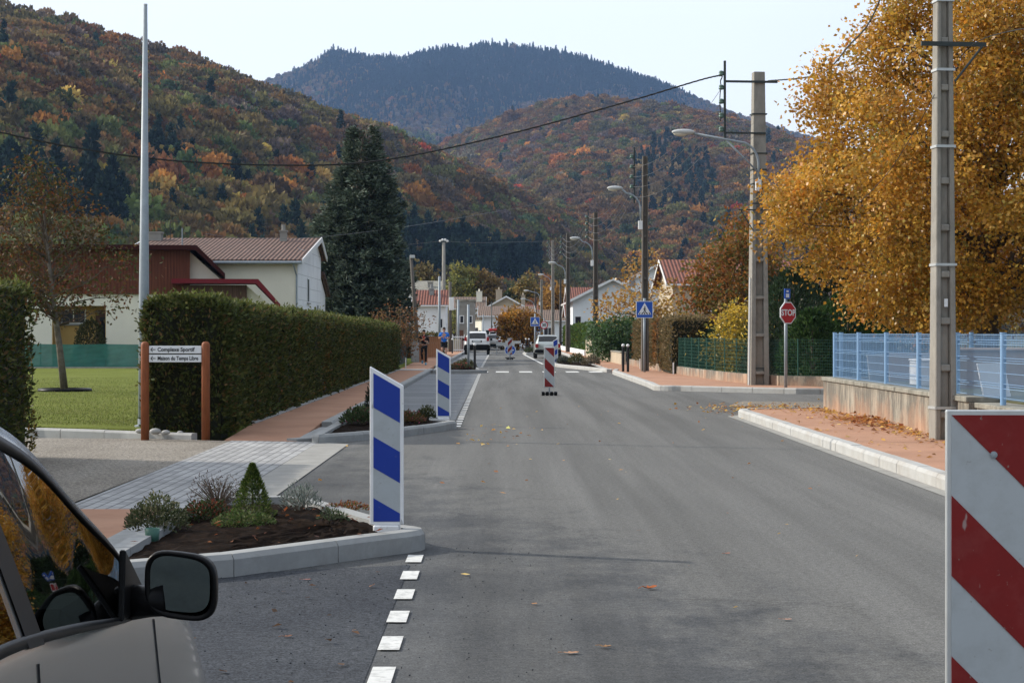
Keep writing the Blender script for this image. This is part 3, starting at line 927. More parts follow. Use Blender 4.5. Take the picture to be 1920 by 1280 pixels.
def lamp(t, z, reach, rise, ox=-.12, head=.62, brace=False, fy=-.1):
    """swan-neck street lamp fixed to the pole, reaching over the street (towards -x)"""
    b = MB()
    pts = [(ox, fy, z - .35), (ox, fy, z)]
    for a in range(1, 7):
        k = a / 6
        pts.append((ox - .55 * (1 - math.cos(k * math.pi / 2)), fy, z + .62 * math.sin(k * math.pi / 2)))
    pts.append((ox - reach, fy, z + .62 + rise))
    b.tube(pts, .035, 8)
    if brace: b.tube([(ox + .02, fy, z - .25), (ox - reach * .52, fy, z + .62 + rise * .4)], .025, 6)
    a = b.build('lamp_arm', X['galv'], t, smooth=True)
    hx, hz = ox - reach - head * .42, z + .66 + rise
    hb = MB()
    hb.ball((hx, fy, hz), .5, 14, sc=(head, .26, .17))
    hd = hb.build('lamp_head', X['lamp_grey'], a, smooth=True)
    lb = MB(); lb.ball((hx - head * .12, fy, hz - .045), .5, 12, sc=(head * .62, .2, .17))
    lb.build('lamp_bowl', X['lens'], hd, smooth=True)
    gb = MB(); gb.box(ox - .09, ox + .07, fy - .07, fy + .03, z - .75, z - .42)
    gb.tube([(ox, fy - .02, z - .42), (ox, fy - .02, z - .3)], .012, 6)
    gb.build('fuse_box', X['white_paint'], t, bevel=.01)

def insulator_rack(t, z0, n, dz, x, y=-.05, lean=.0):
    b = MB(); b.box(x - .03, x + .03, y - .03, y + .03, z0 - .25, z0 + dz * (n - 1) + .35)
    b.build('rack', X['iron'], t)
    for k in range(n):
        c = MB(); c.lathe([(.03, -.07), (.07, -.06), (.075, -.01), (.05, .0), (.07, .02), (.06, .06), (.02, .075)], (x - .10, y, z0 + k * dz), 10)
        c.box(x - .1, x, y - .015, y + .015, z0 + k * dz - .015, z0 + k * dz + .015)
        c.build('insulator', X['porcelain'], t, smooth=True)

def sag(a, b, drop, n=24):
    a, b = Vector(a), Vector(b)
    return [a.lerp(b, i / n) - Vector((0, 0, drop * 4 * (i / n) * (1 - i / n))) for i in range(n + 1)]

def wire(label, pts, r=.008, group=None, mat='wire', cat='wire', name='overhead_wire', twist=False):
    b = MB()
    if twist:
        P = [Vector(p) for p in pts]; Q = []
        for i in range(len(P) - 1):
            for k in range(6): Q.append(P[i].lerp(P[i + 1], k / 6))
        Q.append(P[-1])
        for ph in (0, 2.1, 4.2):
            b.tube([q + Vector((0, math.cos(i * .55 + ph), math.sin(i * .55 + ph))) * r * .9 for i, q in enumerate(Q)], r, 5)
    else:
        b.tube(pts, r, 5)
    return tag(b.build(name, X[mat]), label, cat, group)

# --- the near ladder pole beside the blue fence
p = concrete_pole('concrete_pole', 'tall ladder-sided concrete pole rising from the leaf-strewn pavement beside the blue fence', 6.07, 26.4, 9.3, .31, .17, .28, .15, .64, 8.9, .13, rz=R(7))
for z in (.42, 2.38, 4.0, 5.05, 6.0):
    b = MB(); q = .155 - .0075 * z
    b.box(-q - .012, q + .012, -.15 + .006 * z - .012, -.15 + .006 * z, z, z + .035); b.box(-q - .012, -q, -.14 + .006 * z, .14 - .006 * z, z, z + .035); b.box(q, q + .012, -.14 + .006 * z, .14 - .006 * z, z, z + .035)
    b.build('band', X['alu'], p)
b = MB(); b.box(-.36, .56, -.17, -.13, 5.38, 5.44); b.tube([(.12, -.14, 4.9), (.5, -.16, 5.38)], .016, 6)
b.build('crossarm', X['iron'], p)
b = MB(); b.box(-.02, .03, -.115, -.11, 1.82, 1.93); b.build('notice', X['sign_white'], p)

# --- big concrete pole with bracket, rack and street lamp at the side street
p1 = concrete_pole('concrete_pole', 'massive concrete pole with bracket and lamp arm standing beside the stop sign', 7.2, 53.8, 8.75, .54, .31, .46, .30, 1.05, 5.75, .13, rz=R(6))
bands(p1, (7.55, 6.45, 6.0, 5.6, 5.05, .45), .205, .185, th=.035)
b = MB(); b.box(-.98, .50, -.21, -.16, 8.43, 8.49); b.build('crossarm', X['iron'], p1)
b = MB(); b.box(-1.0, .16, -.21, -.17, 7.0, 7.05); b.build('crossarm', X['iron'], p1)
b = MB(); b.box(-.62, .17, -.26, -.23, 4.86, 4.9); b.tube([(-.2, -.24, 4.3), (-.55, -.245, 4.86)], .016, 6)
b.build('lower_bracket', X['iron'], p1)
insulator_rack(p1, 7.12, 5, .39, -1.0, -.2)
lamp(p1, 6.15, 1.84, .22, -.05, .68, True, -.24)
b = MB(); b.tube([(-.292, -.1, 0), (-.26, -.1, 3.0)], .022, 8); b.build('cable_duct', X['sign_white'], p1)

# --- the row of slimmer poles down the street
row = []
def street_pole(label, X0, Y0, h, r0, lz, reach, nins, inz, mat='pole_concrete', rackx=-.28):
    t = concrete_pole('concrete_pole', label, X0, Y0, h, r0 * 2, r0 * 1.35, r0 * 1.9, r0 * 1.3, .8, h, .1, 'poles in a row along the right pavement', R(5), mat)
    if lz: lamp(t, lz, reach, .16, -r0 - .04, .62, False, -.08)
    if nins: insulator_rack(t, inz, nins, .38, -r0 + rackx, -.05)
    row.append((X0, Y0, h))
    return t
street_pole('second pole of the row, dark and slim behind the large crosswalk sign', 5.46, 73.0, 8.2, .14, 6.15, .72, 5, 6.65, 'pole_wood')
street_pole('dark lamp pole by the laurel and low wall, between the gabled house and crosswalk sign', 5.34, 108.7, 8.3, .16, 6.0, .72, 4, 6.9, 'pole_wood')
street_pole('lamp pole in front of the trimmed bright green hedge, left of the white gable', 5.0, 144.0, 8.9, .18, 5.9, .72, 4, 7.5, 'pole_wood')
street_pole('tall distant lamp pole just right of the round speed sign', 5.1, 190.0, 10.6, .17, 6.4, .72, 4, 9.2, 'pole_concrete')
street_pole('distant thin pole between the two hedge-side lamp poles, without any lamp', 5.3, 172.0, 6.3, .12, 0, 0, 0, 0, 'pole_wood')
street_pole('farthest lamp pole, seen just right of the small crosswalk signs', 4.35, 208.0, 7.2, .16, 5.2, 1.2, 0, 0, 'pole_concrete')
street_pole('slender pole behind the second crosswalk sign, farther than the speed sign', 4.0, 225.0, 6.6, .14, 4.6, 1.0, 0, 0, 'pole_wood')

# --- overhead lines
gA, gB = 'bare wires from the lamp pole to the big pole', 'bare wires between the second and third pole'
for k in range(4):
    z2 = 6.75 + k * .38; z1 = 7.25 + k * .39
    wire('thin sagging wire between the big concrete pole and the second pole', sag((5.0, 73.0, z2), (6.15, 53.6, z1), .55), .007, gA)
    wire('thin sagging wire between the second pole and the laurel-side pole', sag((4.9, 108.7, 7.0 + k * .38), (5.0, 73.0, z2), .75), .009, gB)
    wire('far thin wire between the laurel-side pole and the hedge-side pole', sag((4.55, 144, 7.6 + k * .38), (4.9, 108.7, 7.0 + k * .38), .8), .010, 'bare wires between the third and fourth pole')
    wire('far thin wire between the hedge-side pole and the tall distant pole', sag((4.65, 190, 9.3 + k * .38), (4.55, 144, 7.6 + k * .38), .9), .012, 'bare wires between the fourth and fifth pole')
def curve_px(tab):
    return [at(x, y, Y) for x, y, Y in tab]
def smooth_pts(P, n=8):
    out = []
    for i in range(len(P) - 1):
        a, b, c, d = P[max(i - 1, 0)], P[i], P[i + 1], P[min(i + 2, len(P) - 1)]
        for k in range(n):
            t = k / n
            out.append(.5 * ((2 * b) + (c - a) * t + (2 * a - 5 * b + 4 * c - d) * t * t + (3 * b - a - 3 * c + d) * t ** 3))
    return out + [P[-1]]
def span(px, py):                                 # the cable hangs in one vertical plane between its two supports
    k = (px - CX) / F; q = (6.15 - 53.6 * k) / (24 - 4.0 * k)
    return at(px, py, 53.6 - 4.0 * q)
wire('thick twisted black cable swooping low across the street and hillside from the big pole', smooth_pts([span(a, b_) for a, b_ in ((-640, 40), (-300, 160), (0, 248), (280, 297), (560, 310), (740, 297), (960, 250), (1180, 190), (1338, 144))] + [Vector((6.12, 53.62, 8.58)), Vector((6.10, 53.6, 8.1)), Vector((6.12, 53.6, 7.5))]), .013, None, 'cable', 'cable', 'overhead_cable', True)
wire('thick black cable climbing in front of the golden tree to the top right', smooth_pts([at(1440, 152, 53.6), at(1535, 140, 46), at(1590, 88, 39), at(1650, 0, 33), Vector((6.0, 26.3, 8.9))]), .011, None, 'cable', 'cable', 'overhead_cable', True)
wire('thin dark wire slanting across the golden tree down from the ladder pole', smooth_pts([at(1752, 178, 26.2), at(1715, 245, 29), at(1660, 330, 33), at(1590, 400, 38)]), .006, None, 'cable')
wire('wire running off to the right from the crossarm of the ladder pole', smooth_pts([at(1800, 108, 26.3), at(1830, 80, 26), at(1880, 62, 25), at(2000, 40, 22)]), .007, None, 'cable')
wire('pale wire spanning from the tiled house roof past the spruce across the hill', smooth_pts([at(385, 438, 90), at(470, 448, 95), at(600, 444, 100), at(760, 425, 115), at(900, 402, 135), at(1012, 382, 150), at(1040, 372, 155)]), .010, None)
wire('thin wire crossing low before the dark conifers, left of the insulator pole', smooth_pts([at(640, 470, 150), at(760, 459, 158), at(829, 452, 160)]), .012, None)
wire('thin wire leaving the insulator pole towards the right over the village', smooth_pts([at(833, 452, 160), at(900, 455, 168), at(1036, 452, 190)]), .012, None)

# --- left side poles
t = thing('galvanised_pole', 'tall tapering bare galvanised pole standing behind the wooden direction sign', 'pole', (-5.62, 30.2, .12))
b = MB(); b.tube([(0, 0, -.1), (.0, 0, 2.2), (.02, 0, 6.62)], [.092, .078, .032], 12); b.build('shaft', X['galv'], t, smooth=True)
b = MB(); b.tube([(.02, 0, 6.62), (.02, 0, 6.64)], .034, 12); b.build('cap', X['alu'], t)
b = MB(); b.lathe([(.15, 0), (.15, .02), (.1, .03), (.1, .12)], (0, 0, 0), 12); b.build('base_flange', X['galv'], t)

t = thing('wooden_pole', 'leaning brown wooden pole with a small floodlight, left of the running woman', 'pole', (-4.5, 105, .1))
b = MB(); b.tube([(0, 0, -.2), (-.44, 0, 5.6)], [.12, .085], 10); b.build('shaft', X['pole_wood'], t, smooth=True)
b = MB(); b.box(-.5, -.22, -.14, .02, 5.55, 5.72); b.build('floodlight', X['lamp_grey'], t, bevel=.02)
def lpole(label, name, X0, Y0, h, r0, r1, mat, extra=None):
    t = thing(name, label, 'pole', (X0, Y0, .1), 0, 'poles along the left pavement')
    b = MB(); b.tube([(0, 0, -.2), (0, 0, h)], [r0, r1], 10); b.build('shaft', X[mat], t, smooth=True)
    if extra == 'ins':
        for x in (-.3, -.1, .12, .3):
            c = MB(); c.ball((x, 0, h + .1 + .1 * (abs(x) < .2)), .11, 8); c.build('insulator', X['white_paint'], t, smooth=True)
        c = MB(); c.box(-.4, .4, -.05, .05, h - .06, h + .02); c.build('crossarm', X['iron'], t)
    if extra == 'box':
        c = MB(); c.box(-.08, .3, -.2, -.1, h - 2.2, h - 1.2); c.build('meter_box', X['white_paint'], t, bevel=.02)
    if extra == 'arm':
        c = MB(); c.tube([(0, 0, h - .2), (-.3, 0, h), (-.8, 0, h + .05)], .03, 6); c.build('lamp_arm', X['galv'], t)
        c = MB(); c.ball((-1.0, 0, h + .05), .5, 10, sc=(.5, .2, .16)); c.build('lamp_head', X['lamp_grey'], t, smooth=True)
    return t
lpole('slim pale galvanised pole rising beside the blue-shirted runner', 'galvanised_pole', -3.87, 120, 5.0, .09, .07, 'galv')
lpole('tall concrete pole topped by white insulators above the red-roofed house', 'concrete_pole', -4.8, 160, 9.0, .19, .13, 'pole_concrete', 'ins')
lpole('brown wooden pole with a meter box at the corner of the red-roofed house', 'wooden_pole', -3.95, 148, 5.4, .14, .11, 'pole_wood', 'box')
lpole('short pale pole in front of the grey cement house', 'galvanised_pole', -3.7, 165, 4.3, .1, .09, 'galv')
lpole('thin dark pole standing before the white wall of the corner shop', 'iron_pole', -1.02, 202, 4.7, .07, .06, 'iron')
lpole('thin pale pole standing before the cream corner of the shop', 'galvanised_pole', -1.85, 196, 3.3, .05, .05, 'galv')

# --- road signs
def plate(poly, y0, y1, b=None):
    b = b or MB(); b.prism(poly, 'y', y0, y1); return b
def rrect(w_, h_, r=.03, cx=0, cz=0):
    pts = []
    for sx, sz, a in ((1, 1, 0), (-1, 1, 90), (-1, -1, 180), (1, -1, 270)):
        pts += [(cx + sx * (w_ / 2 - r) + r * math.cos(R(a + k * 30)), cz + sz * (h_ / 2 - r) + r * math.sin(R(a + k * 30))) for k in range(4)]
    return pts
def ngon(n, r, rot=0, cx=0, cz=0):
    return [(cx + r * math.cos(2 * math.pi * k / n + rot), cz + r * math.sin(2 * math.pi * k / n + rot)) for k in range(n)]

def crosswalk_panel(par, s, z, y=-.06):
    """square blue sign with a white triangle and a walking figure on stripes"""
    pl = plate(rrect(s, s, .04 * s, 0, z), y, y + .03).build('sign_panel', X['sign_white'], par)
    plate(rrect(s * .93, s * .93, .04 * s, 0, z), y - .004, y - .001).build('blue_field', X['sign_blue'], pl)
    tz = z - .30 * s
    plate([(-.40 * s, tz), (.40 * s, tz), (.0, tz + .70 * s)], y - .009, y - .006).build('white_triangle', X['sign_white'], pl)
    b = MB(); q = (y - .014, y - .011)
    for k in range(5):
        x = (-.29 + .145 * k) * s
        b.prism([(x - .035 * s + (k - 2) * .012 * s, tz + .02 * s), (x + .035 * s + (k - 2) * .012 * s, tz + .02 * s), (x + .025 * s - (k - 2) * .012 * s, tz + .12 * s), (x - .025 * s - (k - 2) * .012 * s, tz + .12 * s)], 'y', *q)
    L = lambda pts: b.prism([(u * s, tz + v * s) for u, v in pts], 'y', *q)
    L([(-.03, .24), (.03, .24), (.045, .40), (-.02, .41)])                        # trunk
    L([(.0, .25), (.05, .25), (.10, .13), (.13, .06), (.09, .06), (.05, .14)])     # front leg
    L([(-.03, .25), (.02, .25), (-.03, .14), (-.10, .06), (-.14, .07), (-.07, .15)])
    L([(.02, .40), (.045, .39), (.10, .28), (.08, .27)])
    L([(-.02, .40), (.0, .38), (-.07, .29), (-.09, .30)])
    b.prism([(u * s, tz + v * s) for u, v in ngon(10, .034, 0, .015, .455)], 'y', *q)
    b.build('walker_symbol', X['sign_black'], pl)
    return pl
def sign_post(name, label, X0, Y0, h, r=.045, z0=.12, rz=0, mat='galv', group=None):
    t = thing(name, label, 'road sign', (X0, Y0, z0), rz, group)
    b = MB(); b.tube([(0, 0, -.1), (0, 0, h)], r, 10); b.build('post', X[mat], t, smooth=True)
    return t
t = sign_post('crosswalk_sign', 'large square blue crosswalk sign on the right pavement before the dark pole', 5.33, 71.5, 2.75, .05)
crosswalk_panel(t, .63, 2.33)
t = sign_post('crosswalk_sign', 'square blue crosswalk sign farther down the street beside the speed limit sign', 2.28, 130, 2.75, .05)
crosswalk_panel(t, .62, 2.2)
t = sign_post('crosswalk_sign', 'smallest blue crosswalk sign, lowest and farthest, under the second one', 3.25, 172, 2.4, .04)
crosswalk_panel(t, .5, 1.78)
t = sign_post('speed_limit_sign', 'round red-rimmed speed limit sign reading 30 over the parked hatchback', 3.33, 150, 2.6, .04)
pl = plate(ngon(24, .31, 0, 0, 2.05), -.06, -.04).build('sign_disc', X['sign_red'], t)
plate(ngon(24, .235, 0, 0, 2.05), -.066, -.062).build('white_field', X['sign_white'], pl)
text('30', .34, X['sign_black'], pl, (0, -.07, 2.05), bold=.012, ax='CENTER')
# sign seen from the back on the far left planter
t = sign_post('sign_back', 'tall grey sign post with an edge-on plate in the planter with the lone bollard', -1.33, 77.5, 2.62, .05, .1)
plate(rrect(.05, .5, .015, .0, 2.3), -.02, .3).build('sign_panel', X['galv'], t)
# small panels in front of the cream shop
t = sign_post('sign_back', 'dark square sign on a thin post before the cream shop corner', -1.3, 178, 1.75, .03, .05)
plate(rrect(.42, .4, .03, -.02, 1.55), -.05, -.03).build('sign_panel', X['iron'], t)
t = sign_post('round_sign_back', 'grey round sign back seen just left of the dark square sign', -2.0, 176, 1.75, .03, .05)
plate(ngon(16, .22, 0, .03, 1.5), -.05, -.03).build('sign_disc', X['galv'], t)

# stop sign, turned towards the side street
t = sign_post('stop_sign', 'red octagonal stop sign with a small blue plate on top at the side street', 7.6, 51.3, 2.42, .045, .13, R(38))
pl = plate(ngon(8, .315, R(22.5), 0, 1.99), -.085, -.06).build('sign_octagon', X['sign_white'], t)
plate(ngon(8, .285, R(22.5), 0, 1.99), -.09, -.086).build('red_field', X['sign_red'], pl)
text('STOP', .225, X['sign_white'], pl, (0, -.094, 1.99), bold=.006, ax='CENTER', name='stop_lettering')
pb = plate(rrect(.22, .27, .02, -.01, 2.50), -.07, -.05).build('blue_plate', X['sign_blue'], t)
bb = MB()
for q in ((-.05, .03, 2.54, 2.59), (-.07, .05, 2.40, 2.50)): bb.box(q[0], q[1], -.075, -.0715, q[2], q[3])
bb.build('white_symbol', X['sign_white'], pb)
for z in (1.85, 2.1):
    b = MB(); b.box(-.02, .02, -.06, -.03, z, z + .05); b.build('clamp', X['galv'], t)

# wooden direction sign
t = thing('direction_sign', 'two white direction boards between rounded red-brown wooden posts beside the hedge', 'direction sign', (-4.83, 28.45, .06))
for x, z in ((-.45, .06), (.45, -.04)):
    b = MB(); b.lathe([(.062, -.2), (.062, 1.35), (.055, 1.38), (.035, 1.40), (.001, 1.405)], (x, 0, 0), 16)
    b.build('post', X['stained_wood'], t, smooth=True)
for z, s in ((1.285, 'Complexe Sportif'), (1.155, 'Maison du Temps Libre')):
    b = MB(); b.box(-.388, .388, -.02, .005, z - .056, z + .056)
    bd = b.build('board', X['sign_white'], t, bevel=.004)
    tx = text(s, .082, X['sign_black'], bd, (-.262, -.0225, z), bold=.0018)
    tx.scale[0] = (.60 if 'Maison' in s else .55) / (max(v.co.x for v in tx.data.vertices) - min(v.co.x for v in tx.data.vertices))
    a = MB()
    a.prism([(-.355, z - .005), (-.29, z - .005), (-.29, z + .005), (-.355, z + .005)], 'y', -.0235, -.0215)
    for sg in (1, -1):
        a.prism([(-.366, z), (-.356, z + sg * .0), (-.328, z + sg * .028), (-.336, z + sg * .034)], 'y', -.0237, -.0217)
    a.build('arrow', X['sign_black'], bd)

# traffic guide panels, blue and white, slanted top
def guide_panel(label, X0, Y0, z0, mirror=False, group=None):
    t = thing('guide_panel', label, 'guide panel', (X0, Y0, z0), 0, group)
    s = -1 if mirror else 1
    W, zt, drop, zb = .125, 1.21, .145, .035
    P = lambda pts: [(s * x, z) for x, z in (pts if not mirror else pts)]
    body = MB(); body.prism(P([(-W, zb), (W, zb), (W, zt - drop), (-W, zt)]), 'y', -.02, .02)
    pn = body.build('panel', X['white_plastic'], t, bevel=.008, seg=2)
    f = .021
    sl = drop / (2 * W)
    def zline(x, c): return c - sl * (x + W)
    xs = (-W + f + .006, W - f - .005)
    edges = [zt - .035, zt - .035 - .255, zt - .035 - .47, zt - .035 - .70, zt - .035 - .925]
    fl = MB(); fl.prism(P([(xs[0], zb + .024), (xs[1], zb + .024), (xs[1], zline(xs[1], edges[0])), (xs[0], zline(xs[0], edges[0]))]), 'y', -.0235, -.0205)
    fl.build('white_film', X['refl_white'], pn)
    for k in (0, 2, 4):
        lo = edges[k + 1] if k < 4 else None
        pb = [(xs[0], zline(xs[0], lo)) if lo else (xs[0], zb + .026), (xs[1], zline(xs[1], lo)) if lo else (xs[1], zb + .026), (xs[1], zline(xs[1], edges[k])), (xs[0], zline(xs[0], edges[k]))]
        q = MB(); q.prism(P(pb), 'y', -.026, -.0236); q.build('blue_stripe', X['refl_blue'], pn)
    b = MB(); b.box(-.1, .1, -.05, .05, -.06, .034); b.build('foot', X['white_plastic'], t, bevel=.01)
    return t
gk = 'blue and white guide panels'
guide_panel('nearest large blue and white guide panel at the tip of the front planter', -.85, 14.25, .14, False, gk)
guide_panel('second blue and white guide panel at the tip of the planter beyond the driveway', -.99, 32.9, .11, False, gk)
guide_panel('farthest blue and white guide panel, right of the road before the parked hatchback', 2.60, 92.3, .12, True, gk)

# temporary red and white barrier panels
def barrier(label, X0, Y0, w_, zb, zt, pitch, up_right, foot=True, rz=0, edge='alu', grp='red and white barrier panels', phase=0.0):
    t = thing('barrier_panel', label, 'barrier panel', (X0, Y0, 0), rz, grp)
    b = MB(); b.box(-w_ / 2, w_ / 2, -.012, .012, zb, zt)
    pn = b.build('panel', X[edge], t, bevel=.004)
    m = .018
    x0, x1 = -w_ / 2 + m, w_ / 2 - m
    q = MB(); q.box(x0, x1, -.0155, -.0125, zb + m, zt - m); q.build('white_film', X['refl_white'], pn)
    wd = x1 - x0
    k = -4
    while k < 14:
        # stripes fall to the right (or left)
        zc = zt - m - phase - k * 2 * pitch
        poly = [(x0, zc), (x1, zc - wd), (x1, zc - wd - pitch), (x0, zc - pitch)]
        if up_right: poly = [(-x, z) for x, z in poly]
        # clip to panel
        def clip(P, a, keep):
            o = []
            for i in range(len(P)):
                p, r_ = P[i], P[(i + 1) % len(P)]
                ip, ir = keep(p[1], a), keep(r_[1], a)
                if ip: o.append(p)
                if ip != ir:
                    f = (a - p[1]) / (r_[1] - p[1]); o.append((p[0] + (r_[0] - p[0]) * f, a))
            return o
        poly = clip(poly, zt - m, lambda z, a: z <= a)
        if len(poly) > 2: poly = clip(poly, zb + m, lambda z, a: z >= a)
        if len(poly) > 2:
            r_ = MB(); r_.prism(poly, 'y', -.019, -.0157); r_.build('red_stripe', X['refl_red'], pn)
        k += 1
    for bx, bz in ((0, zt - .16), (0, zb + .2)):
        c = MB(); c.lathe([(.013, -.024), (.013, -.0195), (.009, -.0255), (.001, -.0265)], (bx, 0, bz), 10, 0, 'y'); c.build('bolt', X['galv'], pn)
    if foot:
        b = MB(); b.box(-.02, .02, -.02, .02, .08, zb); b.build('post', X['galv'], t)
        for x in (-.16, -.055, .055, .16):
            c = MB(); c.box(x - .038, x + .038, -.22, .22, .0, .1); c.build('ballast_block', X['dark'], t, bevel=.012)
        c = MB(); c.box(-.2, .2, -.05, .05, .025, .06); c.build('ballast_bar', X['concrete'], t)
    return t
barrier('large scuffed red and white barrier panel close by at the right', 1.765, 6.9, .335, .12, 1.322, .288, False, rz=R(-2), phase=.288)
barrier('red and white barrier panel on black ballast blocks in the middle of the road', 1.22, 48.8, .275, .2, 1.225, .25, False, phase=.25)
barrier('distant red and white barrier panel in front of the round blue sign', .50, 113, .28, .28, 1.26, .20, True)
t = sign_post('round_blue_sign', 'round blue keep-aside sign behind the distant barrier panel', .55, 119, .55, .03, .0)
pl = plate(ngon(24, .345, 0, 0, .50), -.05, -.03).build('sign_disc', X['sign_white'], t)
plate(ngon(24, .31, 0, 0, .50), -.056, -.052).build('blue_field', X['sign_blue'], pl)
b = MB(); b.box(-.22, .22, -.061, -.058, .47, .53); b.build('white_arrow', X['sign_white'], pl)
b = MB(); b.box(-.3, .3, -.15, .15, .0, .06); b.build('base', X['dark'], t)

# black bollards with white ball heads
bol = None
def bollard(label, X0, Y0, z0=.1):
    global bol
    if bol is None:
        bol = thing('bollard', label, 'bollard', (X0, Y0, z0), 0, 'black bollards with white heads')
        b = MB(); b.lathe([(.05, -.1), (.05, .92), (.038, .93), (.038, .96)], (0, 0, 0), 14); b.build('post', X['black_metal'], bol, smooth=False)
        b = MB(); b.ball((0, 0, 1.01), .062, 14); b.build('ball_head', X['white_paint'], bol, smooth=True)
        return bol
    c = copy_tree(bol); c.location = (X0, Y0, z0); c['label'] = label
    return c
bollard('black bollard standing alone in the flower planter at the left of the crossing', -1.08, 78.0)
bollard('left one of the two black bollards side by side on the right pavement', 4.58, 72.2)
bollard('right one of the two black bollards side by side on the right pavement', 4.72, 71.6)
bollard('black bollard behind the running man on the left pavement', -3.5, 137)
bollard('left one of two distant black bollards beyond the parked hatchback', 1.80, 141)
bollard('right one of two distant black bollards beyond the parked hatchback', 2.02, 140)
# short white stakes by the low garden wall
for lab, x, y in (('short white stake at the foot of the wire-fence wall, nearer one', 6.05, 67.5), ('short white stake in front of the brown hedge wall', 5.6, 77.5), ('short pale stake at the far end of the left hedge', -3.96, 79.5)):
    b = MB(); b.box(-.022, .022, -.022, .022, -.05, .42); o = b.build('white_stake', X['white_paint'], None, (x, y, .12), bevel=.006); tag(o, lab, 'stake', 'white stakes')
# ================================================================ planters
def planter(label, path, soil_h, z=.14, w=.16, closed=True, bumps=.05, mat='concrete'):
    t = thing('planter_bed', label, 'planter', (0, 0, 0), 0, 'street planters')
    kb = kerb_mb(path + [path[0]], w, z, ch=.035, stone=1.05, gap=.008)
    kb.build('kerb_stones', X[mat], t)
    # soil: gently heaped bed inside the kerb
    poly = [Vector((x, y, 0)) for x, y in path]
    c = sum(poly, Vector()) / len(poly)
    bm = bmesh.new()
    L, n, pos = resample(path + [path[0]], .16)
    ring = [pos(L * i / n) for i in range(n)]
    rings = 16; vs = []
    for j in range(rings + 1):
        k = 1 - j / rings
        vs.append([bm.verts.new(c.lerp(p, k * .985) + Vector((0, 0, soil_h + bumps * (1 - k ** 2) + (random.uniform(-.014, .022) if j else -.01)))) for p in ring])
    for j in range(rings):
        for i in range(n):
            bm.faces.new((vs[j][i], vs[j][(i + 1) % n], vs[j + 1][(i + 1) % n], vs[j + 1][i]))
    bmesh.ops.recalc_face_normals(bm, faces=bm.faces)
    me = bpy.data.meshes.new('soil'); bm.to_mesh(me); bm.free()
    link_mesh('soil', me, X['soil'], t)
    return t
pl1 = [(-2.66, 17.0), (-2.66, 12.1), (-2.5, 11.95), (-1.75, 12.55), (-.86, 13.72)] + arc(-.92, 14.2, .36, -45, 55, 6) + [(-1.0, 15.25), (-1.66, 16.9), (-1.85, 17.12)]
planter('front planter with kerb, dark soil and a dwarf conifer beside the parked car', pl1, .085, .15)
pl2 = [(-2.74, 35.8), (-2.74, 27.7), (-2.6, 27.6), (-1.7, 28.9), (-.98, 31.0)] + arc(-1.12, 31.9, .38, -40, 80, 6) + [(-1.15, 34.8), (-1.4, 35.9)]
planter('planter with flowers and dark soil beyond the cobbled crossing, holding the second guide panel', pl2, .07, .13)
pl3 = [(-2.74, 85.5), (-2.74, 75.2), (-1.2, 75.2)] + arc(-1.15, 75.9, .6, -70, 60, 5) + [(-.95, 80), (-1.3, 85.3)]
planter('planter with red flowers around the black bollard left of the crossing', pl3, .07, .13)
pl4 = [(4.35, 76.4), (4.35, 97.5), (3.0, 97.8), (2.45, 96), (2.42, 91), (2.7, 87.5)][::1]
planter('planter with small grey bushes on the right beyond the crossing stripes', pl4, .08, .14, mat='kerbwhite')
pl5 = [(2.6, 137), (2.6, 146), (1.75, 146), (1.55, 140), (1.75, 137)]
planter('small distant planter at the two far bollards', pl5, .08, .14, mat='kerbwhite')

# ================================================================ shrubs
def tuft(name, label, cat, x, y, z, r, h, n, cols, L=.05, W=.018, up=.8, group=None, stems=0, trans='leaf', wts=None, stemc='twig'):
    """low bushy plant: leaves in a dome, on thin stems"""
    t = thing(name, label, cat, (x, y, z), 0, group)
    a = rng.uniform(0, 6.283, n); k = rng.uniform(0, 1, n) ** .6; e = rng.uniform(0, 1, n)
    hh = h * np.sqrt(np.clip(1 - k ** 2 * .85, 0, 1)) * (.25 + .75 * e) * (1 + .25 * noise3(np.stack([a, k, a * 0], 1), 1.3, int(abs(x) * 100)))
    P = np.stack([r * k * np.cos(a), r * k * np.sin(a), hh], 1)
    D = np.stack([np.cos(a) * k, np.sin(a) * k, np.full(n, up)], 1)
    leaf_mesh('foliage', P, D, L * rng.uniform(.6, 1.2, n), W * rng.uniform(.7, 1.2, n), pick(cols, n, .25, wts), X[trans], t, .45)
    b = MB()
    for _ in range(max(stems, 7)):
        a = random.uniform(0, 6.28); q = random.uniform(.3, .95); hz = h * random.uniform(.7, 1.05) * math.sqrt(max(.1, 1 - q * q * .7))
        p1_ = Vector((r * q * math.cos(a), r * q * math.sin(a), hz))
        b.tube([(0, 0, -.03), (p1_.x * .35, p1_.y * .35, hz * .5), p1_], [.006, .004, .0015], 4)
    b.build('stems', X[stemc], t)
    return t
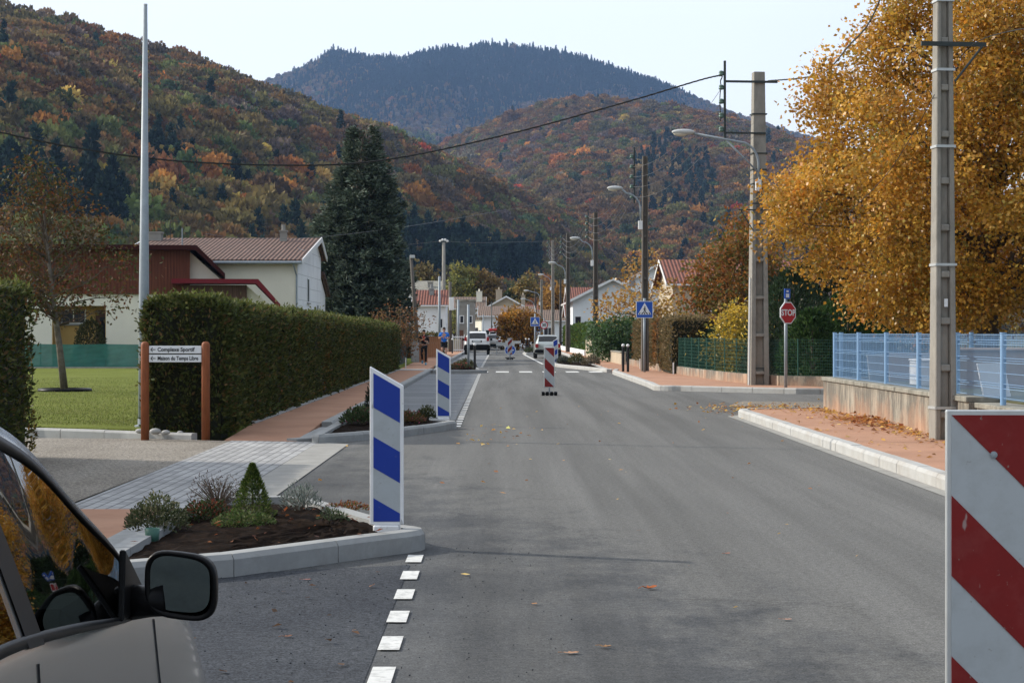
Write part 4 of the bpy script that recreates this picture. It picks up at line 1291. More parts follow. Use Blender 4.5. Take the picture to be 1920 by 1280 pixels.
def mini_conifer(label, x, y, z, r, h, n, cols):
    t = thing('dwarf_conifer', label, 'dwarf conifer', (x, y, z))
    k = rng.uniform(0, 1, n) ** .8; a = rng.uniform(0, 6.283, n)
    lob = 1 + .22 * np.sin(a * 5 + k * 9) * np.sin(k * 17)
    rr = r * np.clip((1 - k) ** .85, 0, 1) * lob * np.sqrt(rng.uniform(.45, 1, n))
    P = np.stack([rr * np.cos(a), rr * np.sin(a), h * k], 1)
    D = np.stack([np.cos(a), np.sin(a), .3 + k * 1.2], 1)
    leaf_mesh('needles', P, D, rng.uniform(.018, .04, n), .008, pick(cols, n, .28), X['needle'], t, .5)
    b = MB(); b.tube([(0, 0, -.05), (0, 0, h * .95)], [.012, .002], 6); b.build('trunk', X['bark'], t)
    b = MB(); b.box(-.006, .006, -r * .62 - .002, -r * .62, h * .52, h * .60, mat=Matrix.Rotation(R(20), 4, 'Y')); b.build('plant_tag', X['sign_white'], t)
mini_conifer('pointed green dwarf conifer in the front planter with a white tag', -1.99, 15.35, .12, .175, .42, 5200, [(.065, .115, .022), (.11, .16, .03), (.045, .075, .018), (.15, .17, .04)])
GR = [(.07, .085, .035), (.11, .12, .06), (.16, .155, .09), (.05, .07, .03)]
tuft('shrub', 'small variegated green shrub at the left end of the front planter', 'shrub', -2.58, 14.4, .1, .23, .27, 1900, GR, .035, .016, .9, stems=16)
tuft('shrub', 'dry purplish brown twiggy bush behind the variegated shrub', 'shrub', -2.35, 15.9, .1, .25, .33, 850, [(.07, .045, .04), (.10, .07, .055), (.05, .05, .03)], .03, .008, 1.6, stems=70)
tuft('shrub', 'dark green low shrub between the dry bush and the dwarf conifer', 'shrub', -2.35, 15.3, .1, .18, .16, 900, [(.035, .055, .02), (.05, .075, .03), (.16, .05, .03)], .035, .018, .7, stems=8)
tuft('shrub', 'silvery grey-leaved plant right of the dwarf conifer', 'shrub', -1.67, 16.0, .1, .17, .23, 800, [(.17, .20, .18), (.23, .25, .23), (.11, .14, .12)], .045, .009, 1.4, stems=14)
tuft('ground_cover_plant', 'low green creeping plant in front of the dwarf conifer', 'ground cover', -1.98, 14.75, .1, .24, .12, 1500, [(.05, .085, .025), (.08, .12, .035), (.12, .13, .05)], .028, .015, .6, stems=8)
tuft('ground_cover_plant', 'small low green plant between conifer and nearest guide panel', 'ground cover', -1.32, 15.1, .1, .12, .1, 420, [(.05, .075, .035), (.09, .11, .06)], .03, .012, .8, stems=6)
tuft('ground_cover_plant', 'pair of tiny red-leaved plants by the back kerb of the front planter', 'ground cover', -1.3, 16.1, .1, .2, .08, 420, [(.17, .05, .03), (.08, .09, .03), (.22, .09, .03)], .03, .015, .8, stems=6)
b = MB(); b.lathe([(.045, 0), (.055, .11), (.05, .11), (.042, .02)], (0, 0, 0), 14)
tag(b.build('plant_pot', M('teal_plastic', (.05, .13, .10), .5), None, (-2.5, 13.75, .09), smooth=True), 'small teal plastic plant pot in front of the variegated shrub', 'pot')
tuft('shrub', 'rounded green shrub with pink flowers in the planter beyond the driveway', 'shrub', -2.25, 31.2, .09, .36, .3, 1900, [(.06, .09, .035), (.10, .13, .06), (.04, .06, .025), (.42, .07, .12)], .06, .026, .8, stems=12, wts=[4, 3, 3, .5])
tuft('shrub', 'thin upright dark evergreen right behind the nearest guide panel', 'shrub', -2.2, 32.4, .09, .11, .56, 900, [(.02, .03, .018), (.035, .045, .025)], .07, .018, 2.4, stems=8)
tuft('shrub', 'orange-tinged low shrub left of the second guide panel', 'shrub', -1.55, 31.6, .09, .3, .2, 1200, [(.13, .08, .03), (.07, .08, .03), (.2, .09, .05), (.4, .08, .14)], .05, .02, .8, stems=10, wts=[3, 3, 2, .4])
tuft('shrub', 'small dark green shrub close to the second guide panel', 'shrub', -1.3, 33.0, .09, .17, .26, 700, [(.04, .055, .02), (.07, .075, .03)], .05, .02, 1.0, stems=8)
tuft('shrub', 'low grassy plant with red flowers beside the lone bollard', 'shrub', -1.75, 77.5, .09, .6, .28, 1300, [(.07, .075, .035), (.10, .09, .05), (.38, .04, .05)], .1, .035, 1.0, stems=10, wts=[4, 3, .8])
tuft('shrub', 'olive tuft at the foot of the tall sign post in the left planter', 'shrub', -1.5, 80.5, .09, .45, .36, 900, [(.09, .08, .04), (.06, .07, .03)], .12, .035, 1.4, stems=10)
for lab, x, y, r_, h_, cc in (('grey-leaved bush in the right planter, nearest the hatchback', 2.95, 91, .35, .36, [(.10, .11, .09), (.07, .08, .06)]), ('rounded olive bush in the middle of the right planter', 3.55, 90, .4, .5, [(.10, .10, .04), (.07, .08, .03)]),
                              ('pale dry bush at the right end of the right planter', 4.0, 86, .4, .42, [(.2, .17, .12), (.12, .10, .06)]), ('low green bush between the bollards of the distant planter', 2.2, 140, .5, .4, [(.05, .07, .03), (.08, .09, .04)])):
    tuft('shrub', lab, 'shrub', x, y, .1, r_, h_, 700, cc, .11, .045, .9, stems=10)

# ================================================================ hedges
def hedge(label, x0, x1, y0, y1, h, cols, dens, L, W, seed, z0=.1, h2=None, wave=.05, wts=None, faces='xXyYt', top_cols=None, round_=.18, name='hedge', split=None):
    """clipped hedge: dark inner wood with a dense skin of sprays; the skin undulates with the shrubs it is made of"""
    t = thing(name, label, 'hedge', ((x0 + x1) / 2, (y0 + y1) / 2, z0))
    cx, cy = (x0 + x1) / 2, (y0 + y1) / 2
    hx, hy = (x1 - x0) / 2, (y1 - y0) / 2
    h2 = h2 if h2 is not None else h
    def hh(y): return h + (h2 - h) * (y + hy) / (2 * hy)
    b = MB(); ins = .10
    n = max(2, int(2 * hy / 1.5))
    for i in range(n):
        a, c = -hy + ins + (2 * hy - 2 * ins) * i / n, -hy + ins + (2 * hy - 2 * ins) * (i + 1) / n
        b.box(-hx + ins, hx - ins, a, c, -.1, hh((a + c) / 2) - ins)
    b.build('branches', X['hedge_core'], t)
    Ps, Ds = [], []
    def face(area, gen, nrm):
        m = int(area * dens)
        P = gen(rng.uniform(0, 1, m), rng.uniform(0, 1, m)); Ps.append(P); Ds.append(np.repeat(np.array([nrm], float), m, 0))
    # denser where it is nearer the street end
    def yw(u): return -hy + 2 * hy * (u ** (1.5 if split else 1.0))
    st = np.stack
    if 'X' in faces: face(2 * hy * h, lambda u, v: st([np.full(len(u), hx), yw(u), v * hh(yw(u))], 1), (1, 0, .35))
    if 'x' in faces: face(2 * hy * h, lambda u, v: st([np.full(len(u), -hx), yw(u), v * hh(yw(u))], 1), (-1, 0, .35))
    if 'y' in faces: face(2 * hx * h * (1.6 if split else 1), lambda u, v: st([-hx + 2 * hx * u, np.full(len(u), -hy), v * h], 1), (0, -1, .35))
    if 'Y' in faces: face(2 * hx * h2, lambda u, v: st([-hx + 2 * hx * u, np.full(len(u), hy), v * h2], 1), (0, 1, .35))
    tops = sum(map(len, Ps))
    if 't' in faces: face(4 * hx * hy, lambda u, v: st([-hx + 2 * hx * v, yw(u), hh(yw(u))], 1), (0, 0, 1))
    P = np.concatenate(Ps); D = np.concatenate(Ds)
    # rounded shoulders and shrub-by-shrub swelling
    q = P.copy()
    sw = wave * noise3(P * np.array([1, 1, .35]), 1.6, seed) + wave * .6 * noise3(P, 5, seed + 1)
    edge_t = np.clip(1 - (hh(P[:, 1]) - P[:, 2]) / round_, 0, 1)
    edge_y = np.clip(1 - (P[:, 1] + hy) / (round_ * 1.6), 0, 1)
    inset = sw - .5 * round_ * (edge_t ** 2 * (np.abs(D[:, 2]) < .9)) 
    P = P + unit(D) * (inset - rng.uniform(0, .09, len(P)) + (rng.uniform(0, 1, len(P)) < .05) * rng.uniform(.02, .13, len(P)))[:, None]
    ex = np.clip(1 - (hx - np.abs(P[:, 0])) / round_, 0, 1)
    P[:, 2] -= np.where(D[:, 2] > .9, .5 * round_ * ex ** 2, 0)
    P[:, 0] -= np.sign(P[:, 0]) * .45 * round_ * (edge_y ** 2)
    P[:, 2] = np.maximum(P[:, 2], -.02)
    tint = pick(cols, len(P), .28, wts)
    br = noise3(P * np.array([1, 1, .5]), 1.1, seed + 5) > .62
    tint[br] = tint[br] * np.array([1.4, .92, .7])
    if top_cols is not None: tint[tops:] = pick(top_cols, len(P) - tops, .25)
    Dm = D + np.array([0, 0, .5])
    leaf_mesh('foliage', P, Dm, L * rng.uniform(.6, 1.25, len(P)), W * rng.uniform(.7, 1.2, len(P)), tint, X['leaf'], t, .75)
    return t
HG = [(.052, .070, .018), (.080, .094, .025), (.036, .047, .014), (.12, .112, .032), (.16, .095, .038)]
HT = [(.10, .12, .028), (.075, .095, .025), (.13, .135, .04)]  # sunlit highlight along the hedge tops, put into the leaf colours
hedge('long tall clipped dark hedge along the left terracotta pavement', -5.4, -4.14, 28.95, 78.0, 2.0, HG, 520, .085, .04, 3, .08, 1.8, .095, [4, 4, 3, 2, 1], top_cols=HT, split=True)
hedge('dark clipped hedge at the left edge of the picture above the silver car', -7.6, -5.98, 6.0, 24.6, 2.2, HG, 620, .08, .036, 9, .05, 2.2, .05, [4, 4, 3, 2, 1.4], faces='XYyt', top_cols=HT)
# right side hedges behind the low wall
BR = [(.15, .115, .05), (.19, .135, .06), (.105, .09, .04), (.21, .15, .08)]
hedge('tall brown-green trimmed hedge right of the dark pole, its near end in shade', 5.95, 9.6, 68.0, 72.0, 1.85, BR, 260, .13, .06, 21, .25, None, .04, faces='xyXt')
hedge('brown-green trimmed hedge left of the dark pole behind the crosswalk sign', 5.95, 7.2, 74.0, 86.5, 1.85, BR, 240, .14, .06, 22, .25, None, .04, faces='xyt')
hedge('bright green clipped hedge in front of the white gabled house', 5.5, 8.5, 122, 170, 1.75, [(.07, .12, .025), (.09, .14, .03), (.05, .08, .02)], 70, .22, .11, 23, .35, 1.75, .06, faces='xyt')
hedge('low dark green hedge across the garden behind the wire fence', 8.6, 16, 78, 79.5, 1.75, HG, 160, .15, .07, 24, .2, None, .05, faces='xyt')
hedge('low dark hedge in front of the red-roofed house behind the runners', -6.6, -3.9, 128, 130, 1.35, HG, 120, .2, .09, 25, .1, None, .05, faces='yXt')

# ================================================================ trees
def limb(b, p0, p1, r0, r1, wob=.06, n=5):
    p0, p1 = Vector(p0), Vector(p1); L = (p1 - p0).length
    pts = [p0.lerp(p1, i / n) + (Vector((random.gauss(0, 1), random.gauss(0, 1), random.gauss(0, .6))) * wob * L * (1 if 0 < i < n else 0)) for i in range(n + 1)]
    b.tube(pts, [r0 + (r1 - r0) * i / n for i in range(n + 1)], 6)
    return pts

def broadleaf(name, label, x, y, z, prof, trunk_h, tr, n_cl, n_lf, L, W, cols, seed, wts=None, sig=.34, leafm='leaf', barkm='bark', lean=(0, 0), group=None, gaps=.25, limbs=26, droop=.0, noise_amp=.22, shell=.55, asym=None):
    """prof: [(height, radius)] outline of the crown. Limbs run from the trunk to leaf clumps spread through the crown's volume."""
    global rng
    rng_keep = rng; rng = np.random.default_rng(seed); random.seed(seed)
    t = thing(name, label, 'tree', (x, y, z), 0, group)
    hs = [p[0] for p in prof]; rs = [p[1] for p in prof]
    m = n_cl * 3
    h = rng.uniform(hs[0], hs[-1], m); a = rng.uniform(0, 6.283, m)
    rad = np.interp(h, hs, rs)
    keep = rng.uniform(0, 1, m) < (rad / max(rs)) ** 1.2 + .12
    h, a, rad = h[keep][:n_cl], a[keep][:n_cl], rad[keep][:n_cl]
    dirs = np.stack([np.cos(a), np.sin(a), h / hs[-1] * 2], 1)
    lump = 1 + noise_amp * noise3(np.stack([np.cos(a) * 2, np.sin(a) * 2, h], 1), .8, seed)
    k = rng.uniform(shell ** 2, 1, len(h)) ** .5
    cxl = lean[0] * h / hs[-1]; cyl = lean[1] * h / hs[-1]
    Cn = np.stack([cxl + rad * lump * k * np.cos(a), cyl + rad * lump * k * np.sin(a), h], 1)
    if asym is not None: Cn = asym(Cn)
    # open gaps where a noise field is low
    gf = noise3(Cn, .55, seed + 9)
    Cn = Cn[gf > np.quantile(gf, gaps * .5)]
    nc = len(Cn)
    sz = rng.lognormal(0, .35, nc)
    per = np.maximum(3, (n_lf / nc * sz)).astype(int)
    idx = np.repeat(np.arange(nc), per)
    off = rng.normal(size=(len(idx), 3)) * np.array([1, 1, .75]) * (sig * sz[idx] ** .4)[:, None]
    P = Cn[idx] + off
    D = unit(off + 1e-3) + np.array([0, 0, -.25 - droop])
    cl_t = rng.lognormal(0, .16, (nc, 1))
    tint = (.6 * pick(cols, len(P), .2, wts) + .4 * pick(cols, nc, .22, wts)[idx]) * cl_t[idx]
    leaf_mesh('crown', P, D, L * rng.uniform(.65, 1.25, len(P)), W * rng.uniform(.7, 1.2, len(P)), np.clip(tint, .005, .9), X[leafm], t, .8, .12)
    b = MB()
    top = hs[0] + (hs[-1] - hs[0]) * .75
    tp = [(0, 0, -.1), (lean[0] * trunk_h / hs[-1] * .6 + random.uniform(-.04, .04), lean[1] * .3, trunk_h * .5), (lean[0] * trunk_h / hs[-1], 0, trunk_h), (lean[0] * .75, lean[1] * .75, top)]
    b.tube(tp, [tr * 1.25, tr, tr * .82, tr * .15], 10)
    b.build('trunk', X[barkm], t, smooth=True)
    lb = MB()
    order = rng.permutation(nc)[:limbs]
    for i in order:
        c = Vector(Cn[i]); hz = max(trunk_h * .75, min(c.z * .72, top * .9))
        f = (hz - trunk_h) / max(top - trunk_h, .1)
        base = Vector((lean[0] * hz / hs[-1], lean[1] * hz / hs[-1], hz)) if f > 0 else Vector((lean[0] * hz / hs[-1], 0, hz))
        r0 = tr * (.34 - .2 * max(f, 0))
        pts = limb(lb, base, c, r0, r0 * .14)
        for _ in range(3):
            q = pts[random.choice((2, 3, 4))]; j = order[random.randrange(len(order))]
            d = Vector((random.gauss(0, 1), random.gauss(0, 1), random.gauss(.2, .6))).normalized() * (c - base).length * random.uniform(.25, .45)
            limb(lb, q, q + d, r0 * .3, r0 * .06, .05, 3)
    lb.build('limbs', X[barkm if barkm == 'twig' else 'bark'], t)
    rng = rng_keep
    return t

GOLD = [(.52, .275, .036), (.59, .335, .05), (.46, .22, .03), (.63, .40, .08), (.34, .16, .025), (.24, .225, .04), (.53, .20, .03)]
def gold_shape(C):
    C = C.copy()
    f = 1 + .24 * np.exp(-((C[:, 2] - 3.8) / 1.25) ** 2) - .10 * np.exp(-((C[:, 2] - 7.2) / 1.2) ** 2)
    C[:, 0] = np.where(C[:, 0] < 0, C[:, 0] * f, C[:, 0])
    return C
broadleaf('golden_tree', 'huge golden autumn tree spreading over the blue fence and towering out of the picture', 10.65, 42.2, .6,
          [(1.0, 2.0), (1.4, 2.6), (2.0, 3.1), (2.8, 3.9), (4.2, 4.15), (5.25, 3.7), (6.1, 3.7), (7.1, 3.75), (7.8, 3.3), (8.4, 2.8), (9.8, 1.7), (11, .5)], 2.4, .24, 1300, 175000, .094, .078, GOLD, 101,
          [4, 3.6, 3, 2.2, 2.0, 2.6, 1.2], .25, 'leaf_gold', 'bark', (.2, 0), None, .38, 120, .2, .15, .5, gold_shape)
REDO = [(.32, .10, .03), (.38, .14, .035), (.20, .10, .03), (.12, .13, .035), (.09, .11, .03), (.42, .18, .04)]
broadleaf('autumn_tree', 'reddish orange and green tree behind the big concrete pole and yellow shrub', 10.15, 81, .2,
          [(.6, 1.4), (1.6, 2.3), (3.0, 2.2), (4.4, 1.7), (5.3, 1.0), (6.2, .3)], 1.2, .16, 210, 11000, .2, .13, REDO, 102, [2.4, 2.2, 2.4, 4, 3.6, 1.4], .34, 'leaf', 'bark', (0, 0), None, .25, 24)
broadleaf('garden_tree', 'reddish sparse small tree with a leaning lichened trunk on the lawn', -11.0, 48.4, .12,
          [(2.0, 1.2), (2.5, 1.9), (3.3, 2.0), (4.0, 1.6), (4.8, 1.0), (5.7, .3)], 2.2, .08, 250, 7000, .115, .062, [(.165, .045, .02), (.095, .055, .02), (.07, .08, .026), (.19, .085, .028), (.05, .06, .02)], 103, [1.6, 2.2, 3.2, 1.6, 2.6], .26, 'leaf', 'bark_pale', (-.75, 0), None, .75, 60, 0, .3, .2)
broadleaf('garden_tree', 'yellow-leaved sparse multi-stemmed tree with bare twigs behind the crosswalk sign', 7.7, 100, .2,
          [(.7, 1.3), (1.4, 2.5), (2.4, 2.5), (3.6, 1.7), (5.0, .9), (5.8, .2)], .5, .13, 150, 2600, .2, .13, [(.48, .27, .05), (.38, .2, .04), (.3, .14, .04), (.5, .33, .08)], 104, None, .28, 'leaf_gold', 'twig', (-.3, 0), None, .4, 66, 0, .25, .35)
broadleaf('round_golden_tree', 'small round orange-gold tree in front of the shop at the end of street', 1.45, 172, .1,
          [(.5, .8), (1.1, 1.55), (2.0, 1.65), (2.9, 1.25), (3.7, .3)], .8, .13, 110, 5200, .3, .2, [(.36, .16, .025), (.42, .2, .03), (.25, .11, .02), (.2, .14, .03)], 105, None, .3, 'leaf_gold')
broadleaf('yellow_shrub', 'bright yellow leafy shrub behind the green wire fence', 8.05, 66, .2,
          [(.1, .7), (.6, 1.05), (1.2, 1.15), (1.75, .75), (2.2, .2)], .2, .05, 120, 4200, .13, .085, [(.55, .36, .03), (.6, .42, .06), (.42, .30, .04), (.16, .17, .04), (.09, .12, .03)], 106, [3, 3, 2, 1.3, 1.2], .2, 'leaf_gold', 'twig', (0, 0), None, .3, 30, 0, .3, .3)
broadleaf('laurel_bush', 'glossy green laurel bush spilling over the low garden wall', 5.75, 96.5, .3,
          [(.1, .9), (.7, 1.25), (1.4, 1.25), (1.9, .7)], .2, .06, 140, 5200, .19, .085, [(.05, .10, .03), (.08, .14, .05), (.03, .06, .02), (.2, .26, .18)], 107, [3, 3, 2, 1], .26, 'leaf', 'bark', (0, 0), None, .15, 16, 0, .25, .4)
broadleaf('bare_shrub', 'half-bare shrub with pale stems and rusty leaves at the far end of the left hedge', -4.75, 88, .1,
          [(.3, .5), (1.2, 1.0), (2.2, 1.15), (2.9, .7), (3.3, .2)], .3, .04, 100, 1500, .16, .075, [(.2, .08, .035), (.14, .08, .04), (.09, .08, .035), (.24, .12, .05)], 108, None, .25, 'leaf', 'bark_pale', (.2, 0), None, .4, 60, 0, .3, .2)
# trees at the foot of the hill behind the village
VT = [('tall olive-yellow tree behind the village roofs, left of centre', 872, 505, 2.6, [(.13, .125, .03), (.17, .15, .04), (.09, .10, .03)], 290, 12.0),
      ('bronze rounded tree beside the olive-yellow tree behind the village', 910, 522, 2.4, [(.13, .075, .025), (.10, .07, .028), (.15, .10, .03)], 290, 10.5),
      ('yellowish tree above the roofs straight down the street', 985, 520, 2.4, [(.19, .12, .03), (.14, .10, .03), (.10, .09, .03)], 300, 10),
      ('dark rusty tree above the pale roof ridge', 1010, 560, 2.0, [(.15, .06, .025), (.10, .055, .025)], 280, 6),
      ('dull green tree right of the spruce behind the pale-roofed house', 785, 470, 2.6, [(.075, .065, .03), (.10, .08, .035), (.09, .06, .03)], 230, 9.5),
      ('yellow-green bush showing right beside the spruce foot', 800, 520, 1.5, [(.12, .11, .03), (.16, .13, .03)], 215, 6.5),
      ('orange tree behind the far poles on the right', 1045, 530, 2.2, [(.24, .13, .03), (.18, .10, .03)], 270, 8),
      ('low dark evergreen mass left of the beige gable', 955, 545, 2.2, [(.025, .035, .02), (.035, .05, .02)], 300, 7.5),
      ('brown tree standing behind the houses at the right', 1180, 500, 2.4, [(.09, .06, .03), (.12, .07, .03)], 250, 9.5),
      ('grey-green tree behind the red roofs on the right', 1320, 470, 2.6, [(.06, .06, .03), (.09, .065, .03)], 240, 11)]
for i, (lab, px, py, rr, cc, Y0, hh_) in enumerate(VT):
    x_ = (px - CX) * Y0 / F
    broadleaf('village_tree', lab, x_, Y0, 0, [(hh_ * .15, rr * .6), (hh_ * .4, rr), (hh_ * .7, rr * .9), (hh_ * .9, rr * .5), (hh_, .3)], hh_ * .2, .22, 110, 4200, .52, .38, [tuple(1.5 * q for q in c) for c in cc], 120 + i, None, .5, 'leaf', 'bark', (0, 0), 'trees behind the village', .2, 10)

# blue spruce
def spruce(label, x, y, z, prof, n_br, seed, cols, name='spruce'):
    global rng
    keep = rng; rng = np.random.default_rng(seed); random.seed(seed)
    t = thing(name, label, 'conifer', (x, y, z))
    hs = [p[0] for p in prof]; rl = [p[1] for p in prof]; rr_ = [p[2] for p in prof]
    H_ = hs[-1]
    b = MB(); b.tube([(0, 0, -.2), (0, 0, H_ * .5), (0, 0, H_ * .97)], [.34, .2, .03], 10); b.build('trunk', X['bark'], t, smooth=True)
    P, D, C = [], [], []
    lb = MB()
    for i in range(n_br):
        h = H_ * (1 - (rng.uniform(0, 1) ** .62)) * .97 + .3
        a = rng.uniform(0, 6.283)
        w_ = (math.cos(a) + 1) / 2
        r_ = (np.interp(h, hs, rl) * (1 - w_) + np.interp(h, hs, rr_) * w_) * rng.uniform(.72, 1.08)
        d = np.array([math.cos(a), math.sin(a), 0.])
        tip = d * r_ + np.array([0, 0, h - .10 * r_])
        base = np.array([0, 0, h + .25 * r_ * .4])
        if i % 3 == 0: lb.tube([Vector(base), Vector((base + tip) / 2 - np.array([0, 0, .06 * r_])), Vector(tip)], [.04, .025, .008], 4)
        m = int(26 + 46 * r_)
        s = rng.uniform(.3, 1, m) ** .7
        side = np.array([-d[1], d[0], 0])
        lat = rng.normal(0, 1, m) * .24 * (1.15 - s) * r_ ** .6 + rng.normal(0, .08, m)
        q = base + (tip - base) * s[:, None] + side * lat[:, None] + np.array([0, 0, 1]) * (-.16 * np.sin(s * 3.1) * r_ * .4 + rng.normal(-.06, .13, m))[:, None]
        P.append(q); D.append(np.repeat((d + np.array([0, 0, .28]))[None], m, 0) + side * np.sign(lat)[:, None] * .7)
        C.append(pick(cols, m, .2) * rng.lognormal(0, .2))
    P, D, C = np.concatenate(P), np.concatenate(D), np.concatenate(C)
    leaf_mesh('needles', P, D, .30 * rng.uniform(.6, 1.3, len(P)), .10 * rng.uniform(.7, 1.3, len(P)), C, X['needle'], t, .4)
    lb.build('branches', X['bark'], t)
    rng = keep
    return t
spruce('big dark blue-green spruce towering beside the cream house', -8.1, 112, .1,
       [(0, 2.6, 3.1), (2.0, 2.75, 3.1), (4.5, 2.9, 3.05), (6.3, 3.05, 2.8), (7.8, 2.95, 2.3), (8.8, 2.6, 2.5), (10.0, 2.2, 2.25), (11.6, 1.25, 1.45), (12.8, .95, 1.1), (13.5, .7, .75), (13.95, .3, .3)], 760, 201,
       [(.098, .130, .090), (.066, .094, .064), (.15, .18, .135), (.046, .064, .044)], 'blue_spruce')
# clipped and wild evergreens behind the wire fence at the side street
def bushy(label, x, y, z, r, h, n, cols, seed, name='thuja_bush', L=.16, W=.05, pw=.7):
    global rng
    keep = rng; rng = np.random.default_rng(seed); random.seed(seed)
    t = thing(name, label, 'bush', (x, y, z), 0, 'evergreen bushes behind the wire fence' if name == 'thuja_bush' else None)
    k = rng.uniform(0, 1, n); a = rng.uniform(0, 6.283, n)
    lob = 1 + .2 * noise3(np.stack([np.cos(a) * 1.6, np.sin(a) * 1.6, k * 2.2], 1), 1.2, seed)
    rr = r * np.clip(1 - k ** 2.2, .02, 1) ** pw * lob * np.sqrt(rng.uniform(.5, 1, n))
    P = np.stack([rr * np.cos(a), rr * np.sin(a), h * k * (.8 + .2 * lob)], 1)
    D = np.stack([np.cos(a), np.sin(a), .8 + k], 1)
    leaf_mesh('foliage', P, D, L * rng.uniform(.6, 1.3, n), W * rng.uniform(.7, 1.3, n), pick(cols, n, .25) * (1 + .25 * noise3(P, 2.0, seed))[:, None], X['leaf'], t, .45)
    b = MB(); b.tube([(0, 0, -.1), (0, 0, h * .85)], [.07, .015], 6)
    for _ in range(8):
        a_ = random.uniform(0, 6.28); z_ = random.uniform(.2, .6) * h
        b.tube([(0, 0, z_ * .6), (r * .7 * math.cos(a_), r * .7 * math.sin(a_), z_ + .3)], [.03, .008], 5)
    b.build('stems', X['bark'], t)
    rng = keep
TH = [(.028, .062, .018), (.045, .09, .025), (.02, .042, .014), (.06, .10, .03)]
bushy('low rounded front-left evergreen bush behind the stop sign post', 9.0, 55.5, .2, 1.0, 2.0, 5200, TH, 301)
bushy('largest bright evergreen bush between stop sign and blue fence', 10.3, 57, .2, 1.35, 2.75, 8200, TH, 302)
bushy('dark evergreen bush under the golden tree next to the blue fence corner', 11.7, 56, .2, 1.25, 2.3, 6500, [(.02, .045, .014), (.03, .06, .018)], 303)
bushy('tall dark evergreen behind the stop sign plate', 9.6, 63, .2, 1.5, 3.4, 6500, [(.022, .04, .018), (.03, .05, .022)], 304)
bushy('bluish green feathery conifer at the left end of the wire fence', 7.55, 68.2, .2, .65, 1.6, 2400, [(.05, .085, .05), (.07, .11, .065)], 305, L=.18)
bushy('drooping silvery-leaved bush behind the wire fence by the big pole', 8.6, 62.5, .2, .75, 1.15, 1500, [(.12, .11, .08), (.08, .08, .05), (.05, .06, .03)], 306, name='grassy_bush', L=.3, W=.05)
bushy('dark shady evergreen mass behind the big concrete pole', 11.2, 70, .2, 2.6, 3.9, 9000, [(.016, .026, .011), (.024, .036, .015)], 307, L=.24, W=.09)
bushy('clipped dome-shaped bush in front of the clubhouse door', -18.1, 84.5, .12, .80, 1.95, 3000, [(.06, .062, .022), (.085, .08, .03), (.04, .045, .018)], 308, name='topiary_bush', L=.12, W=.06, pw=.5)
# ================================================================ walls and fences
def wall_run(name, label, path, th, h, mat, cope=None, z0=.08, over=.03, cap_h=.06, cat='wall'):
    t = thing(name, label, cat, (0, 0, 0))
    b = MB(); c = MB()
    for (x0, y0), (x1, y1) in zip(path, path[1:]):
        d = Vector((x1 - x0, y1 - y0, 0)); L = d.length; d.normalize()
        a = math.atan2(d.y, d.x)
        m = Matrix.Translation((x0, y0, 0)) @ Matrix.Rotation(a, 4, 'Z')
        b.box(0, L, -th / 2, th / 2, z0 - .2, z0 + h, mat=m)
        if cope:
            n = max(1, int(L / 1.1))
            for i in range(n):
                j = random.uniform(-.006, .006)
                c.box(L * i / n + .004, L * (i + 1) / n - .004, -th / 2 - over + j, th / 2 + over + j, z0 + h, z0 + h + cap_h + j, mat=m)
    b.build('wall_body', X[mat], t)
    if cope: c.build('coping', X[cope], t, bevel=.008)
    return t
wall_run('garden_wall', 'stained low wall with mossy coping carrying the blue fence', [(6.42, 37.2), (6.40, 25.55)], .36, .57, 'wall_face', 'coping', .1, .04, .07)
wall_run('garden_wall', 'dark streaked lower wall section under the blue fence, nearer than the ladder pole', [(6.50, 25.5), (6.48, 6)], .36, .50, 'wall_face', 'coping', .1, .04, .07)
wall_run('garden_wall', 'end wall under the blue fence along the side street', [(6.62, 37.02), (14, 36.6), (40, 35.5)], .34, .57, 'wall_face', 'coping', .1, .04, .07)
WP = [(5.8, 86.5), (6.05, 74), (6.2, 70), (6.45, 64), (6.75, 59), (7.15, 55.4), (7.75, 53.2), (9.2, 52.1), (14, 51.2), (40, 50.2)]
wall_run('garden_wall', 'low concrete wall with orange foot curving round the side street corner', WP, .16, .30, 'wall_face', None, .1)
wall_run('garden_wall', 'low beige wall under the laurel bush', [(5.6, 88), (5.45, 104)], .2, .55, 'beigewall', 'coping', .1)
wall_run('gate_wall', 'square beige masonry wall end next to the dark lamp pole', [(5.35, 105), (5.3, 118)], .25, 1.15, 'beigewall', None, .1)
wall_run('garden_wall', 'low white wall under the bright green hedge', [(5.35, 121.8), (5.1, 170)], .2, .35, 'whitewall', None, .1)
b = MB(); b.box(5.30, 6.9, 119.4, 119.7, .1, 1.25); b.box(5.3, 7.0, 119.35, 119.75, 1.25, 1.33, 1)
tag(b.build('gate_pillar', [X['beigewall'], X['tile_red']]), 'wide pale pillar with a thin tile cap beside the bright green hedge', 'pillar')

